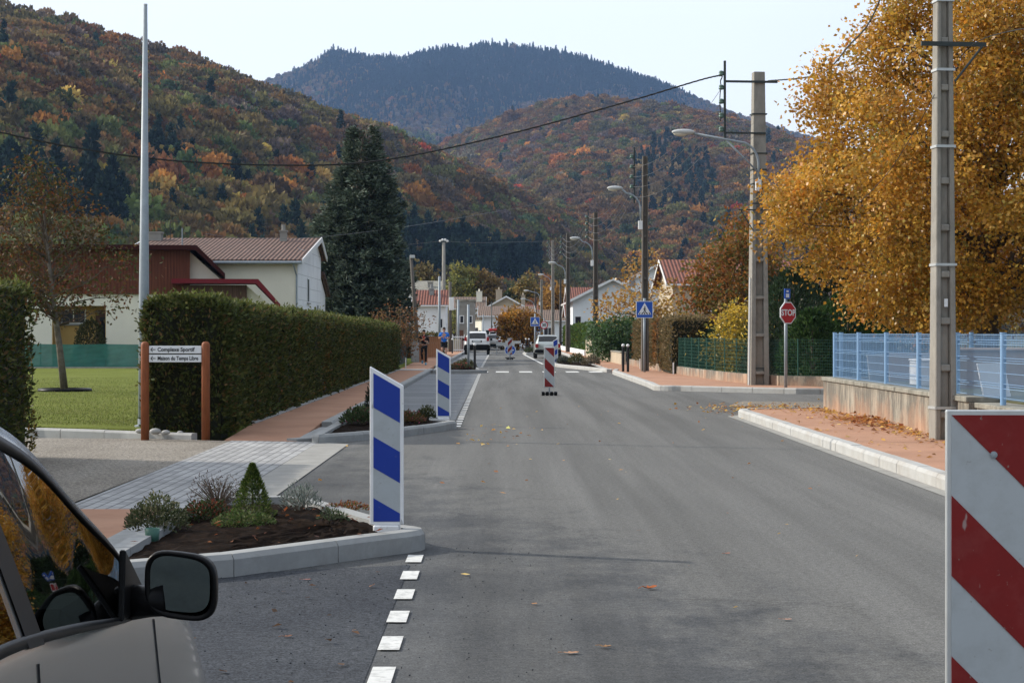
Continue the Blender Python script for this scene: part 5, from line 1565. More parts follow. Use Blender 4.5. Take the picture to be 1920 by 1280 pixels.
def mesh_fence(label, path, h, z0, panel=2.48):
    """welded mesh panels with horizontal folds between round posts"""
    t = thing('mesh_fence', label, 'fence', (0, 0, 0))
    L, n, pos = resample(path, panel)
    for i in range(n + 1):
        p = pos(L * i / n)
        b = MB(); b.tube([(p.x, p.y, z0 - .08), (p.x, p.y, z0 + h + .015)], .038, 12)
        b.tube([(p.x, p.y, z0 + h + .015), (p.x, p.y, z0 + h + .03)], .044, 12)
        b.build('post', X['fence_blue'], t)
    for i in range(n):
        a, c = pos(L * i / n), pos(L * (i + 1) / n)
        d = (c - a).normalized(); nr = Vector((d.y, -d.x, 0))
        a = a + d * .045; c = c - d * .045
        b = MB()
        zs = [.03, .17, .33, .50, .66, h - .03]
        w_ = .0019
        nv = 50
        fz = [(0, 0), (.14, 0), (.17, -.035), (.20, 0), (.47, 0), (.50, -.035), (.53, 0), (h - .13, 0), (h - .10, -.035), (h - .07, 0), (h, 0)]
        for k in range(nv + 1):
            p = a.lerp(c, k / nv)
            for (z_, o0), (z1, o1) in zip(fz, fz[1:]):
                p0 = p + nr * o0 + Vector((0, 0, z0 + z_)); p1 = p + nr * o1 + Vector((0, 0, z0 + z1))
                b.add([p0 - d * w_, p0 + d * w_, p1 + d * w_, p1 - d * w_, p0 - d * w_ + nr * .005, p0 + d * w_ + nr * .005, p1 + d * w_ + nr * .005, p1 - d * w_ + nr * .005],
                      [(0, 1, 2, 3), (4, 7, 6, 5), (0, 3, 7, 4), (1, 5, 6, 2)])
        for z_, o in [(.02, 0), (.14, 0), (.17, -.035), (.20, 0), (.335, 0), (.47, 0), (.50, -.035), (.53, 0), (h - .13, 0), (h - .10, -.035), (h - .07, 0), (h, 0)]:
            b.tube([a + nr * (o + .004) + Vector((0, 0, z0 + z_)), c + nr * (o + .004) + Vector((0, 0, z0 + z_))], .0042, 4)
        b.build('mesh_panel', X['fence_blue'], t)
    return t
mesh_fence('blue welded mesh fence with round posts on top of the stained wall', [(6.42, 36.95), (6.42, 9.7)], .83, .74)
mesh_fence('blue mesh fence returning along the side street behind the corner post', [(6.55, 37.0), (14, 36.6), (21.4, 36.2)], .83, .74)

def wire_fence(label, path, h, z0, step, lo, every=.06):
    t = thing('wire_fence', label, 'fence', (0, 0, 0))
    L, n, pos = resample(path, step)
    for i in range(n + 1):
        p = pos(L * i / n); b = MB(); b.tube([(p.x, p.y, z0), (p.x, p.y, z0 + h + .03)], .018, 6); b.build('post', X['wire_green'], t)
    b = MB()
    Lt, nt_, ps = resample(path, every)
    P = [ps(Lt * i / nt_) for i in range(nt_ + 1)]
    w_ = .003
    for p in P:
        b.add([p + Vector((-w_, -w_, z0 + .02)), p + Vector((w_, w_, z0 + .02)), p + Vector((w_, w_, z0 + h)), p + Vector((-w_, -w_, z0 + h))], [(0, 1, 2, 3)])
        b.add([p + Vector((w_, -w_, z0 + .02)), p + Vector((-w_, w_, z0 + .02)), p + Vector((-w_, w_, z0 + h)), p + Vector((w_, -w_, z0 + h))], [(0, 1, 2, 3)])
    k = 0
    while k <= lo:
        z = z0 + .02 + (h - .02) * k / lo
        b.tube([ps(Lt * i / 40) + Vector((0, 0, z)) for i in range(41)], .0045, 4); k += 1
    b.build('wire_mesh', X['wire_green'], t)
wire_fence('green welded wire fence on the curving wall before the yellow shrub', [(6.15, 71), (6.45, 64), (6.75, 59), (7.15, 55.4)], 1.0, .40, 1.6, 9)
wire_fence('thin chain-link fence behind the stop sign on the side street wall', [(7.2, 55.2), (7.75, 53.2), (9.2, 52.1), (14, 51.2), (26, 50.7)], 1.0, .40, 2.6, 12, .07)

def net_fence(name, label, path, h, z0, mat, step=2.2):
    t = thing(name, label, 'fence', (0, 0, 0))
    L, n, pos = resample(path, step)
    for i in range(n + 1):
        p = pos(L * i / n); b = MB(); b.tube([(p.x, p.y + .03, z0), (p.x, p.y + .03, z0 + h + .03)], .022, 6); b.build('post', X['wire_green'], t)
    m = n * 6; b = MB(); rows = 5
    vs = []
    for j in range(rows + 1):
        for i in range(m + 1):
            p = pos(L * i / m)
            vs.append((p.x, p.y + .02 * math.sin(i * 1.7 + j), z0 + .04 + (h - .04) * j / rows - .02 * math.sin(math.pi * (i % 6) / 6) * (j == rows)))
    b.add(vs, [(j * (m + 1) + i, j * (m + 1) + i + 1, (j + 1) * (m + 1) + i + 1, (j + 1) * (m + 1) + i) for j in range(rows) for i in range(m)])
    b.build('netting', X[mat], t)
net_fence('shade_net_fence', 'green shade-net fence along the far edge of the lawn', [(-30, 79.8), (-5.5, 79.4)], 1.0, .12, 'mesh_green', 2.6)
wall_run('fence_footing', 'low grey footing under the green shade-net fence', [(-30, 79.65), (-5.5, 79.25)], .12, .07, 'stone', None, .1)
net_fence('shade_net_fence', 'black shade-net fence beside the pavement beyond the left hedge', [(-4.45, 79), (-4.72, 95.5)], 1.0, .1, 'net_black', 1.8)
# gate wall by the running woman
t = thing('gate_wall', 'brown brick garden wall with a coping behind the running woman', 'wall', (-3.95, 97, .1))
b = MB(); b.box(-.55, .22, -.15, .15, -.1, .92); b.build('wall_body', X['brick'], t)
b = MB(); b.box(-.62, .29, -.2, .2, .92, .99); b.build('coping', X['coping'], t, bevel=.01)
b = MB(); b.box(-.60, -.552, -.17, .16, -.1, .9); b.build('pale_quoin', X['concrete'], t)
t = thing('mailbox_pillar', 'grey concrete pillar with a wide cap at the end of black fence', 'pillar', (-4.33, 96.4, .1))
b = MB(); b.box(-.13, .2, -.15, .15, -.1, 1.05); b.build('shaft', X['concrete'], t)
b = MB(); b.box(-.2, .3, -.2, .2, 1.05, 1.17); b.build('cap', X['coping'], t, bevel=.01)
t = thing('garden_gate', 'brown garden gate between the runners', 'gate', (-3.95, 112, .1))
b = MB()
for k in range(8): b.box(-.5 + k * .125, -.5 + k * .125 + .115, -.02, .02, .05, 1.25)
b.build('boards', X['brick'], t)
b = MB(); b.box(-.56, -.505, -.04, .04, -.1, 1.35); b.box(.505, .56, -.04, .04, -.1, 1.35); b.build('post', X['pole_wood'], t)
wall_run('garden_wall', 'low brown garden wall along the left pavement behind the running man', [(-4.5, 113), (-4.3, 127)], .25, .8, 'brick', 'coping', .1)
wall_run('garden_wall', 'pale garden wall with white posts along the far left pavement', [(-3.7, 150), (-3.6, 165)], .2, .9, 'beigewall', None, .1)
t = thing('white_gate', 'white painted garden gate before the grey cement house', 'gate', (-3.35, 150, .1))
b = MB()
for k in range(6): b.box(-.4 + k * .15, -.37 + k * .15, -.015, .015, 0, 1.25)
b.box(-.42, .42, -.02, .02, 1.1, 1.18); b.box(-.42, .42, -.02, .02, .1, .18); b.build('bars', X['white_paint'], t)
b = MB(); b.box(-.5, -.425, -.05, .05, -.1, 1.35); b.box(.425, .5, -.05, .05, -.1, 1.35); b.build('post', X['white_paint'], t)

# things stored behind the blue fence
def board(name, label, cat, mat, x, y, z, w_, h_, rz, tilt=12, th=.03):
    t = Matrix.Rotation(R(rz), 4, 'Z') @ Matrix.Rotation(R(-tilt), 4, 'X')
    b = MB(); b.box(-w_ / 2, w_ / 2, -th / 2, th / 2, 0, h_, mat=t)
    return tag(b.build(name, X[mat], None, (x, y, z), bevel=.006), label, cat)
board('stone_slab', 'pale slab leaning behind the blue fence near the corner post', 'slab', 'concrete', 7.25, 36.0, .68, .75, .52, 15, 14, .05)
board('stone_slab', 'second pinkish slab leaning just right of the pale slab', 'slab', 'card', 7.6, 35.6, .68, .85, .55, 10, 10, .05)
board('white_board', 'white board leaning against the inside of the blue fence by the ladder pole', 'board', 'white_paint', 6.95, 26.9, .68, .62, .50, 40, 14)
b = MB(); b.box(-.9, .9, -.6, .6, 0, .62); b.box(-.95, .95, -.65, .65, .62, .66)
tag(b.build('storage_box', X['card'], None, (8.2, 31.5, .68), bevel=.01), 'long low brownish box standing behind the middle of the blue fence', 'box')
b = MB(); b.box(-.45, .45, -.45, .45, 0, .42); b.box(-.47, .47, -.47, .47, .42, .46)
tag(b.build('storage_box', X['white_plastic'], None, (7.6, 33.2, .68), bevel=.02), 'small pale box behind the blue fence left of the long box', 'box')
# greenhouse-like blue tarpaulin sheet stretched behind the fence
b = MB()
vs = []; nx = 30
for j in range(5):
    for i in range(nx + 1):
        y = 36.2 - i * .62
        vs.append((6.95 + .05 * math.sin(i * 1.3) + .03 * math.sin(j * 2 + i * .7), y, .72 + j * .2))
b.add(vs, [(j * (nx + 1) + i, j * (nx + 1) + i + 1, (j + 1) * (nx + 1) + i + 1, (j + 1) * (nx + 1) + i) for j in range(4) for i in range(nx)])
X['tarp'] = netmat('pale_blue_windbreak', (.26, .37, .52), .32)


# ================================================================ houses
def window(par, x, y, z, w_, h_, face='y', mat='whitewall', sgn=-1, sill=True, shutter=None, mull=1):
    """framed window on a wall; face y: looks towards -y (sgn -1); face x: looks towards +-x"""
    def B(b, u0, u1, d0, d1, z0, z1):
        if face == 'y': b.box(u0, u1, *sorted((y + sgn * d0, y + sgn * d1)), z0, z1)
        else: b.box(*sorted((x + sgn * d0, x + sgn * d1)), u0, u1, z0, z1)
    c = x if face == 'y' else y
    b = MB(); f = .06
    B(b, c - w_ / 2, c + w_ / 2, .0, .035, z + h_ - f, z + h_); B(b, c - w_ / 2, c + w_ / 2, .0, .035, z, z + f)
    B(b, c - w_ / 2, c - w_ / 2 + f, .0, .035, z + f, z + h_ - f); B(b, c + w_ / 2 - f, c + w_ / 2, .0, .035, z + f, z + h_ - f)
    for k in range(mull):
        q = c - w_ / 2 + w_ * (k + 1) / (mull + 1)
        B(b, q - .025, q + .025, .0, .03, z + f, z + h_ - f)
    fr = b.build('window', X['white_paint'], par)
    p = MB(); B(p, c - w_ / 2 + f * .9, c + w_ / 2 - f * .9, .004, .012, z + f * .9, z + h_ - f * .9); p.build('pane', X['window'], fr)
    if sill:
        s = MB(); B(s, c - w_ / 2 - .06, c + w_ / 2 + .06, .0, .1, z - .07, z - .004); s.build('sill', X['concrete'], fr)
    return fr

def gable_house(name, label, x0, x1, y0, y1, ze, zr, ridge, wall, tile, over=.35, z0=0.0, soff='white_paint'):
    """ridge 'x' or 'y': direction the ridge runs"""
    t = thing(name, label, 'house', ((x0 + x1) / 2, (y0 + y1) / 2, z0))
    ox, oy = (x0 + x1) / 2, (y0 + y1) / 2
    hx, hy = (x1 - x0) / 2, (y1 - y0) / 2
    b = MB()
    if ridge == 'x':
        b.prism([(-hy, -.2), (hy, -.2), (hy, ze - z0), (0, zr - z0), (-hy, ze - z0)], 'x', -hx, hx)
    else:
        b.prism([(-hx, -.2), (hx, -.2), (hx, ze - z0), (0, zr - z0), (-hx, ze - z0)], 'y', -hy, hy)
    b.build('wall', X[wall], t)
    run = hy if ridge == 'x' else hx
    sl = (zr - ze) / run
    th = .12
    rb = MB()
    L = (hx if ridge == 'x' else hy) + over
    for s in (-1, 1):
        prof = [(0, zr - z0 + .01), (s * (run + over), ze - z0 - sl * over + .01), (s * (run + over), ze - z0 - sl * over + th), (0, zr - z0 + th + .01)]
        rb.prism(prof, 'x' if ridge == 'x' else 'y', -L, L)
    rf = rb.build('roof', tile if not isinstance(tile, str) else X[tile], t)
    fb = MB()                                       # barge boards and gutters
    for s in (-1, 1):
        e = s * (run + over)
        if ridge == 'x': fb.tube([(-L, e, ze - z0 - sl * over + .02), (L, e, ze - z0 - sl * over + .02)], .06, 6)
        else: fb.tube([(e, -L, ze - z0 - sl * over + .02), (e, L, ze - z0 - sl * over + .02)], .06, 6)
    fb.build('gutter', X[soff], rf)
    for q in (-1, 1):
        g = MB()
        for s in (-1, 1):
            prof = [(0, zr - z0 - .06), (s * (run + over), ze - z0 - sl * over - .06), (s * (run + over), ze - z0 - sl * over + th + .02), (0, zr - z0 + th + .03)]
            a_, c_ = sorted((q * L, q * (L + .03)))
            g.prism(prof, 'x' if ridge == 'x' else 'y', a_, c_)
        g.build('barge_board', X[soff], rf)
    return t, rf
def chimney(rf, x, y, z0, z1, w_=.45, mat='greywall', pots=True):
    b = MB(); b.box(x - w_ / 2, x + w_ / 2, y - w_ / 2, y + w_ / 2, z0, z1); b.box(x - w_ / 2 - .05, x + w_ / 2 + .05, y - w_ / 2 - .05, y + w_ / 2 + .05, z1, z1 + .08)
    if pots: b.tube([(x, y, z1 + .08), (x, y, z1 + .38)], .1, 8)
    return b.build('chimney', X[mat], rf)
def antenna(rf, x, y, z0, h, el=4):
    b = MB(); b.tube([(x, y, z0), (x, y, z0 + h)], .02, 6)
    b.tube([(x - .5, y, z0 + h * .9), (x + .5, y, z0 + h * .9)], .014, 5)
    for k in range(el): b.tube([(x - .45 + .9 * k / (el - 1), y, z0 + h * .9 - .22), (x - .45 + .9 * k / (el - 1), y, z0 + h * .9 + .22)], .01, 4)
    b.tube([(x - .3, y, z0 + h * .6), (x + .3, y, z0 + h * .6)], .012, 5)
    b.build('antenna', X['iron'], rf)

def cream_house():
    # long eaves side to the street corner, right gable seen obliquely, lower lean-to at the back
    xR, xL, yF, yR, yB = -9.85, -18.5, 92.6, 102.0, 104.6
    ze, zr, zb = 5.0, 6.45, 5.65
    t = thing('cream_house', 'cream house with an old tiled roof and white gable end between clubhouse and spruce', 'house', (-14, 98, .1))
    o = Vector((-14, 98, .1))
    b = MB(); b.prism([(yF - o.y, -.3), (yB - o.y, -.3), (yB - o.y, zb - .1), (yR - o.y, zr - .1), (yF - o.y, ze - .1)], 'x', xL - o.x, xR - o.x)
    b.build('wall', X['cream'], t)
    g = MB(); e = .02
    g.prism([(yF - o.y + .1, -.3), (yB - o.y, -.3), (yB - o.y, zb - .12), (yR - o.y, zr - .12), (yF - o.y + .1, ze - .12)], 'x', xR - o.x + .001, xR - o.x + e)
    gw = g.build('gable_boarding', X['whitewall'], t)
    lines = MB()
    for k in range(9):
        z = .6 + k * .62
        lines.box(xR - o.x + e + .001, xR - o.x + e + .006, yF - o.y + .3, yB - o.y - .05 - max(0, (z - zb) * 2), z, z + .025)
    lines.build('board_joint', X['jointpaint'], gw)
    sl = (zr - ze) / (yR - yF)
    r_ = MB(); ov = .45
    r_.prism([(yF - ov - o.y, ze - sl * ov - .1), (yR - o.y, zr - .1), (yR - o.y, zr + .06), (yF - ov - o.y, ze - sl * ov + .06)], 'x', xL - .3 - o.x, xR + .28 - o.x)
    r_.prism([(yR - o.y + .002, zr - .1), (yB + .5 - o.y, zb - .25), (yB + .5 - o.y, zb - .09), (yR - o.y + .002, zr + .06)], 'x', xL - .3 - o.x, xR + .28 - o.x)
    rf = r_.build('roof', X['tile'], t)
    g = MB(); g.tube([(xL - .3 - o.x, yF - ov - .05 - o.y, ze - sl * ov - .08), (xR + .28 - o.x, yF - ov - .05 - o.y, ze - sl * ov - .08)], .07, 8)
    g.tube([(xR - .15 - o.x, yF - ov - o.y, ze - sl * ov - .12), (xR - .02 - o.x, yF - .06 - o.y, ze - .75), (xR - .02 - o.x, yF - .06 - o.y, 0)], .045, 6)
    g.build('gutter', X['galv'], rf)
    for x in (xR + .285, xL - .335):
        q = MB()
        q.prism([(yF - ov - o.y, ze - sl * ov - .16), (yR - o.y, zr - .16), (yR - o.y, zr + .1), (yF - ov - o.y, ze - sl * ov + .1)], 'x', x - o.x, x + .05 - o.x)
        q.prism([(yR - o.y, zr - .16), (yB + .5 - o.y, zb - .3), (yB + .5 - o.y, zb - .05), (yR - o.y, zr + .1)], 'x', x - o.x, x + .05 - o.x)
        q.build('barge_board', X['white_paint'], rf)
    l_ = MB(); l_.prism([(yB - o.y, -.3), (yB + 3.0 - o.y, -.3), (yB + 3.0 - o.y, 3.6), (yB - o.y, 4.6)], 'x', xL - o.x, xR - .02 - o.x); l_.build('lean_to', X['whitewall'], t)
    l_ = MB(); l_.prism([(yB - o.y + .01, 4.62), (yB + 3.5 - o.y, 3.48), (yB + 3.5 - o.y, 3.64), (yB - o.y + .01, 4.8)], 'x', xL - .2 - o.x, xR + .22 - o.x); l_.build('lean_to_roof', X['tile'], t)
    window(t, xR - o.x + e, 97.6 - o.y, 3.0, 1.0, 1.25, 'x', sgn=1, mull=0)
    window(t, xR - o.x + e, 102.6 - o.y, 2.2, .8, .8, 'x', sgn=1, mull=0)
    chimney(rf, -11.4 - o.x, 100.5 - o.y, 6.0, 6.75, .35, 'greywall')
    antenna(rf, -12.5 - o.x, 101.5 - o.y, 6.1, 1.5)
    chimney(rf, -18.2 - o.x, 101 - o.y, 6.0, 6.7, .7, 'greywall', False)
    antenna(rf, -17.4 - o.x, 100.9 - o.y, 6.3, 1.1)
    v = MB(); v.tube([(-15.3 - o.x, yF - ov - .1 - o.y, 3.9), (-15.3 - o.x, yF - ov - .1 - o.y, 6.5)], .03, 6); v.tube([(-15.3 - o.x, yF - ov - .1 - o.y, 3.95), (-15.0 - o.x, yF - o.y, 3.95)], .025, 6); v.build('service_mast', X['galv'], t)
cream_house()

def clubhouse():
    # flat-fronted building with timber upper band, roof falling to the right, and a lower porch-like volume of the same shape
    t = thing('clubhouse', 'low modern building with red-brown timber band, white base and roofs sloping down to the right', 'building', (-20.45, 88, .1), R(8.5))
    o = Vector((-20, 88, .1)); F0 = 86.5
    def xs(px, Y=F0): return (px - CX) * Y / F - o.x
    def zs(py, Y=F0): return EYE + (CY - py) * Y / F - o.z
    yf, yb = F0 - o.y, F0 + 7 - o.y
    xl = xs(-420)
    # white base with a recess for the entrance
    rx0, rx1, rz = xs(107), xs(206), zs(573)
    b = MB()
    b.box(xl, rx0, yf, yb, -.3, zs(551)); b.box(rx1, xs(362), yf, yb, -.3, zs(551)); b.box(rx0, rx1, yf, yb, rz, zs(551))
    b.box(rx0, rx1, yf + 1.2, yb, -.3, rz)
    b.build('wall', X['cream'], t)
    r_ = MB(); r_.box(rx0 + .002, rx0 + .02, yf + .002, yf + 1.19, -.3, rz - .002); r_.box(rx1 - .02, rx1 - .002, yf + .002, yf + 1.19, -.3, rz - .002); r_.box(rx0 + .02, rx1 - .02, yf + 1.17, yf + 1.195, -.3, rz - .002)
    r_.build('entrance_recess', X['ochre'], t)
    d = MB(); d.box(xs(184), xs(203), yf + 1.12, yf + 1.165, -.1, zs(581)); dr = d.build('door', X['door_brown'], t)
    d = MB(); d.box(xs(192), xs(202), yf + 1.1, yf + 1.118, -.05, zs(594)); d.build('door_pane', X['window'], dr)
    window(t, xs(143), yf + 1.165, zs(607), 1.12, .66, 'y', mull=1)
    # timber band
    c = MB(); c.box(xl, xs(362), yf - .12, yf + .2, zs(551), zs(468)); cl = c.build('timber_band', X['clad'], t)
    c = MB(); xx = xl
    while xx < xs(360): c.box(xx, xx + .012, yf - .126, yf - .1205, zs(551) + .01, zs(468) - .01); xx += .14
    c.build('board_joint', X['fascia'], cl)
    c = MB(); c.prism([(xs(362), zs(551)), (xs(362), zs(470)), (xs(424), zs(526)), (xs(424), zs(551))], 'y', yf + .25, yb); c.build('upper_gable', X['cream'], t)
    c = MB(); c.box(xl, xs(362), yf + .21, yb, zs(551) + .001, zs(470)); c.build('upper_wall', X['cream'], t)
    r_ = MB()
    r_.prism([(xl, zs(468)), (xs(372), zs(468)), (xs(428), zs(520)), (xs(428), zs(512)), (xs(375), zs(459)), (xl, zs(459))], 'y', yf - .7, yb + .5)
    r_.build('roof', X['fascia'], t)
    # lower volume in front
    y2 = yf - 1.6
    F2 = F0 - 1.6
    def x2(px): return xs(px, F2)
    def z2(py): return zs(py, F2)
    c = MB(); c.box(x2(341), x2(459), y2, y2 + .2, z2(572), z2(533)); c.build('lower_timber_band', X['clad2'], t)
    c = MB(); c.prism([(x2(341), -.3), (x2(500), -.3), (x2(500), z2(570)), (x2(459), z2(534)), (x2(341), z2(534))], 'y', y2 + .21, yf - .13); c.build('lower_wall', X['cream'], t)
    r_ = MB(); r_.prism([(x2(318), z2(530.5)), (x2(476), z2(530.5)), (x2(522), z2(577)), (x2(522), z2(570)), (x2(480), z2(522)), (x2(318), z2(522))], 'y', y2 - .6, yf - .14)
    r_.build('lower_roof', X['fascia_red'], t)
clubhouse()

# white house with red roof behind the runners
t, rf = gable_house('white_house', 'white house with a weathered red roof behind the running man', -6.7, -4.35, 150, 156, 3.75, 4.85, 'x', 'whitewall', 'tile_red', .3)
chimney(rf, .0, -1.0, 4.3, 5.0, .35, 'concrete')
window(t, .75, -3, 1.9, .45, .8, 'y', mull=0, sill=False)
t, rf = gable_house('pale_roofed_house', 'house with a pale grey roof just behind the red-roofed white house', -9.3, -5.9, 178, 190, 4.9, 6.4, 'x', 'whitewall', 'coping', .4)
chimney(rf, .9, -2.5, 5.6, 6.3, .5, 'greywall', False)
# grey cement house
t = thing('grey_house', 'flat-topped grey cement house with narrow dark windows at the left of the road end', 'house', (-3.2, 174, 0))
b = MB(); b.box(-.80, .78, -4, 4, -.2, 4.35); b.build('wall', X['greywall'], t)
b = MB(); b.box(-.9, .88, -4.1, 4.1, 4.35, 4.5); b.build('roof_slab', X['coping'], t)
for x, z in ((.45, 1.0), (.45, 2.4), (-.3, 2.4)): window(t, x, -4, z, .4, .7, 'y', mull=0)
b = MB(); b.box(-.80, .78, -4.05, -4.001, 3.9, 3.96); b.box(-.7, .3, -4.06, -4.001, 1.96, 2.02); b.build('moulding', X['greywall'], t)
b = MB(); b.box(-.55, -.15, -4.03, -4.0, 0, 1.8); b.build('door', X['door_brown'], t)
# corner shop and larger house behind
t, rf = gable_house('corner_shop', 'white corner shop with brown tiled roof and blue banner at the road end', -2.1, 3.2, 205, 217, 3.35, 4.35, 'x', 'whitewall', 'tile_brown', .45)
cw = MB(); cw.prism([(-2.66, -5.98), (-3.85, -4.35), (-2.66, -1.0)], 'z', -.2, 3.0); cw.build('side_wing', X['cream'], t)
cw = MB(); cw.prism([(-2.5, -6.5), (-4.2, -4.3), (-2.5, -.6)], 'z', 3.0, 3.14); cw.build('wing_roof', X['tile_brown'], t)
cw = MB(); cw.box(-.35, .35, -.02, .02, .9, 2.1, mat=Matrix.Translation((-3.26, -5.18, 0)) @ Matrix.Rotation(math.atan2(-1.63, 1.19), 4, 'Z')); cw.build('window', X['window'], t)
b = MB(); b.box(-1.45, 1.0, -6.06, -6.0, .75, 1.55); bn = b.build('banner', X['sign_white'], t)
b = MB(); b.box(-1.45, 1.0, -6.075, -6.062, 1.42, 1.55); b.box(-1.3, .7, -6.075, -6.062, 1.17, 1.29); b.box(-1.2, .9, -6.075, -6.062, .95, 1.03); b.box(-.3, .75, -6.075, -6.062, .77, .92); b.build('blue_band', X['sign_blue'], bn)
b = MB(); b.box(-1.42, -.4, -6.075, -6.062, .78, .9); b.build('red_band', X['sign_red'], bn)
b = MB(); b.tube([(.35, -5.5, 3.8), (.35, -5.5, 4.35)], .06, 8); b.build('flue', X['white_paint'], rf)
t, rf = gable_house('village_house', 'broad beige gabled house rising behind the corner shop', -3.7, 4.9, 236, 252, 3.6, 5.95, 'y', 'beigewall', 'tile_brown', .5)
window(t, -1.2, -8, 3.2, .8, 1.1, 'y'); chimney(rf, -.9, -3, 5.2, 6.9, .8, 'beigewall'); chimney(rf, 2.2, 2, 4.8, 6.3, .5, 'beigewall')
t, rf = gable_house('village_house', 'small brown-roofed house left of the broad beige gable', -6.2, -2.5, 262, 272, 4.9, 6.4, 'x', 'beigewall', 'tile_brown', .4)
chimney(rf, 1.3, -2, 5.6, 7.2, .8, 'cream')
t, rf = gable_house('village_house', 'long low pale house behind the far right poles', 4.0, 9.5, 228, 238, 3.0, 4.2, 'x', 'whitewall', 'tile_brown', .4)
window(t, -1.2, -5, 1.0, 1.0, 1.2, 'y'); window(t, 1.2, -5, 1.0, 1.0, 1.2, 'y')
t, rf = gable_house('village_house', 'distant low house with a dull red roof just right of the round golden tree', 3.0, 8.0, 268, 278, 3.8, 5.4, 'x', 'cream', 'tile_red', .4)
# right side houses
t, rf = gable_house('white_gabled_house', 'white house with a plain gable facing the street, behind the bright green hedge', 5.65, 12.0, 152, 166, 4.15, 5.75, 'y', 'whitewall', 'tile_red', .45)
window(t, -2.75, -7, 1.3, .55, 1.6, 'y', mull=0)
chimney(rf, 1.8, -3, 4.9, 6.0, .5, 'concrete', False)
t, rf = gable_house('village_house', 'bright orange-tiled roof peeking out left of the white gable', 6.4, 9.2, 176, 184, 4.5, 5.7, 'x', 'whitewall', 'tile_red', .4)
antenna(rf, .3, 0, 5.4, 1.9)
t, rf = gable_house('village_house', 'pale gabled house with a brown roof and chimneys behind the yellow tree', 10.5, 17, 172, 186, 5.6, 7.5, 'y', 'whitewall', 'tile_brown', .4)
chimney(rf, -2.2, -2, 6.2, 7.9, .3, 'iron'); chimney(rf, .6, -6.3, 7.0, 8.2, .5, 'brick', False); antenna(rf, 2.0, -6, 6.6, 1.8)
t, rf = gable_house('red_roofed_house', 'beige house with a bright red tiled roof partly hidden by the reddish tree', 10.0, 18.5, 112, 122, 4.45, 5.9, 'x', 'beigewall', 'tile_red', .4)
window(t, -2.0, -5, 1.6, 1.0, 1.3, 'y')
b = MB(); b.prism([(-4.2, -.1), (-1.2, -.1), (-1.2, 2.75), (-4.2, 1.75)], 'y', -9.5, -5.02); an = b.build('annex', X['beigewall'], t)
b = MB(); b.prism([(-4.5, 1.68), (-1.0, 2.84), (-1.0, 2.96), (-4.5, 1.8)], 'y', -9.8, -5.02); b.build('annex_roof', X['tile_red'], an)
t, rf = gable_house('village_house', 'low pale house far right of the street behind the tall slim pole', 7.2, 12, 205, 215, 3.3, 4.6, 'x', 'cream', 'tile_red', .4)
# ================================================================ vehicles
def cr(tab, y):
    """monotone smooth curve through (y, value) points"""
    ys = [p[0] for p in tab]; vs = [p[1] for p in tab]
    if y <= ys[0]: return vs[0]
    if y >= ys[-1]: return vs[-1]
    i = max(k for k in range(len(ys) - 1) if ys[k] <= y)
    h = ys[i + 1] - ys[i]; t = (y - ys[i]) / h
    d = lambda k: 0 if k <= 0 or k >= len(ys) - 1 else (vs[k + 1] - vs[k - 1]) / (ys[k + 1] - ys[k - 1])
    m0, m1 = d(i) * h, d(i + 1) * h
    return (2 * t ** 3 - 3 * t ** 2 + 1) * vs[i] + (t ** 3 - 2 * t ** 2 + t) * m0 + (-2 * t ** 3 + 3 * t ** 2) * vs[i + 1] + (t ** 3 - t ** 2) * m1

class CarShape:
    """body as a loft along y; keys per station: bottom, sill width, mid width, belt (height,width), roof (height,width)"""
    FR = (0, .05, .12, .3, .5, .7, .86, .93, 1)
    def __init__(s, zb, wmid, zs, ws, zt, wt): s.c = (zb, wmid, zs, ws, zt, wt)
    def half(s, y):
        zb, wm, zs, ws, zt, wt = (cr(t, y) for t in s.c)
        zt = max(zt, zs + .012)
        pts = [(0, zb), (wm * .72, zb), (wm * .92, zb + .035), (wm * .985, zb + .12), (wm, zb + (zs - zb) * .45), (wm * .99 * .6 + ws * .4, zb + (zs - zb) * .75), (ws * .8 + wm * .2, zs - .05 * min(1, (zs - zb)))]
        k0 = len(pts)
        for f in s.FR: pts.append((ws + (wt - ws) * f - .0 + .010 * math.sin(math.pi * f) * (zt - zs), zs + (zt - zs) * f * .965))
        k1 = len(pts) - 1
        for f in (.96, .9, .7, .4, 0): pts.append((wt * f * (1 if f else 0), zs + (zt - zs) * (.965 + .035 * (1 - f ** 6)) + .02 * (1 - f * f) * min(1, (zt - zs) * 3)))
        return pts, k0, k1
    def ring(s, y):
        h, k0, k1 = s.half(y)
        r = [(x, z) for x, z in h] + [(-x, z) for x, z in h[-2:0:-1]]
        return r, k0, k1, len(h)
    def outer(s, y, k): return s.half(y)[0][k]

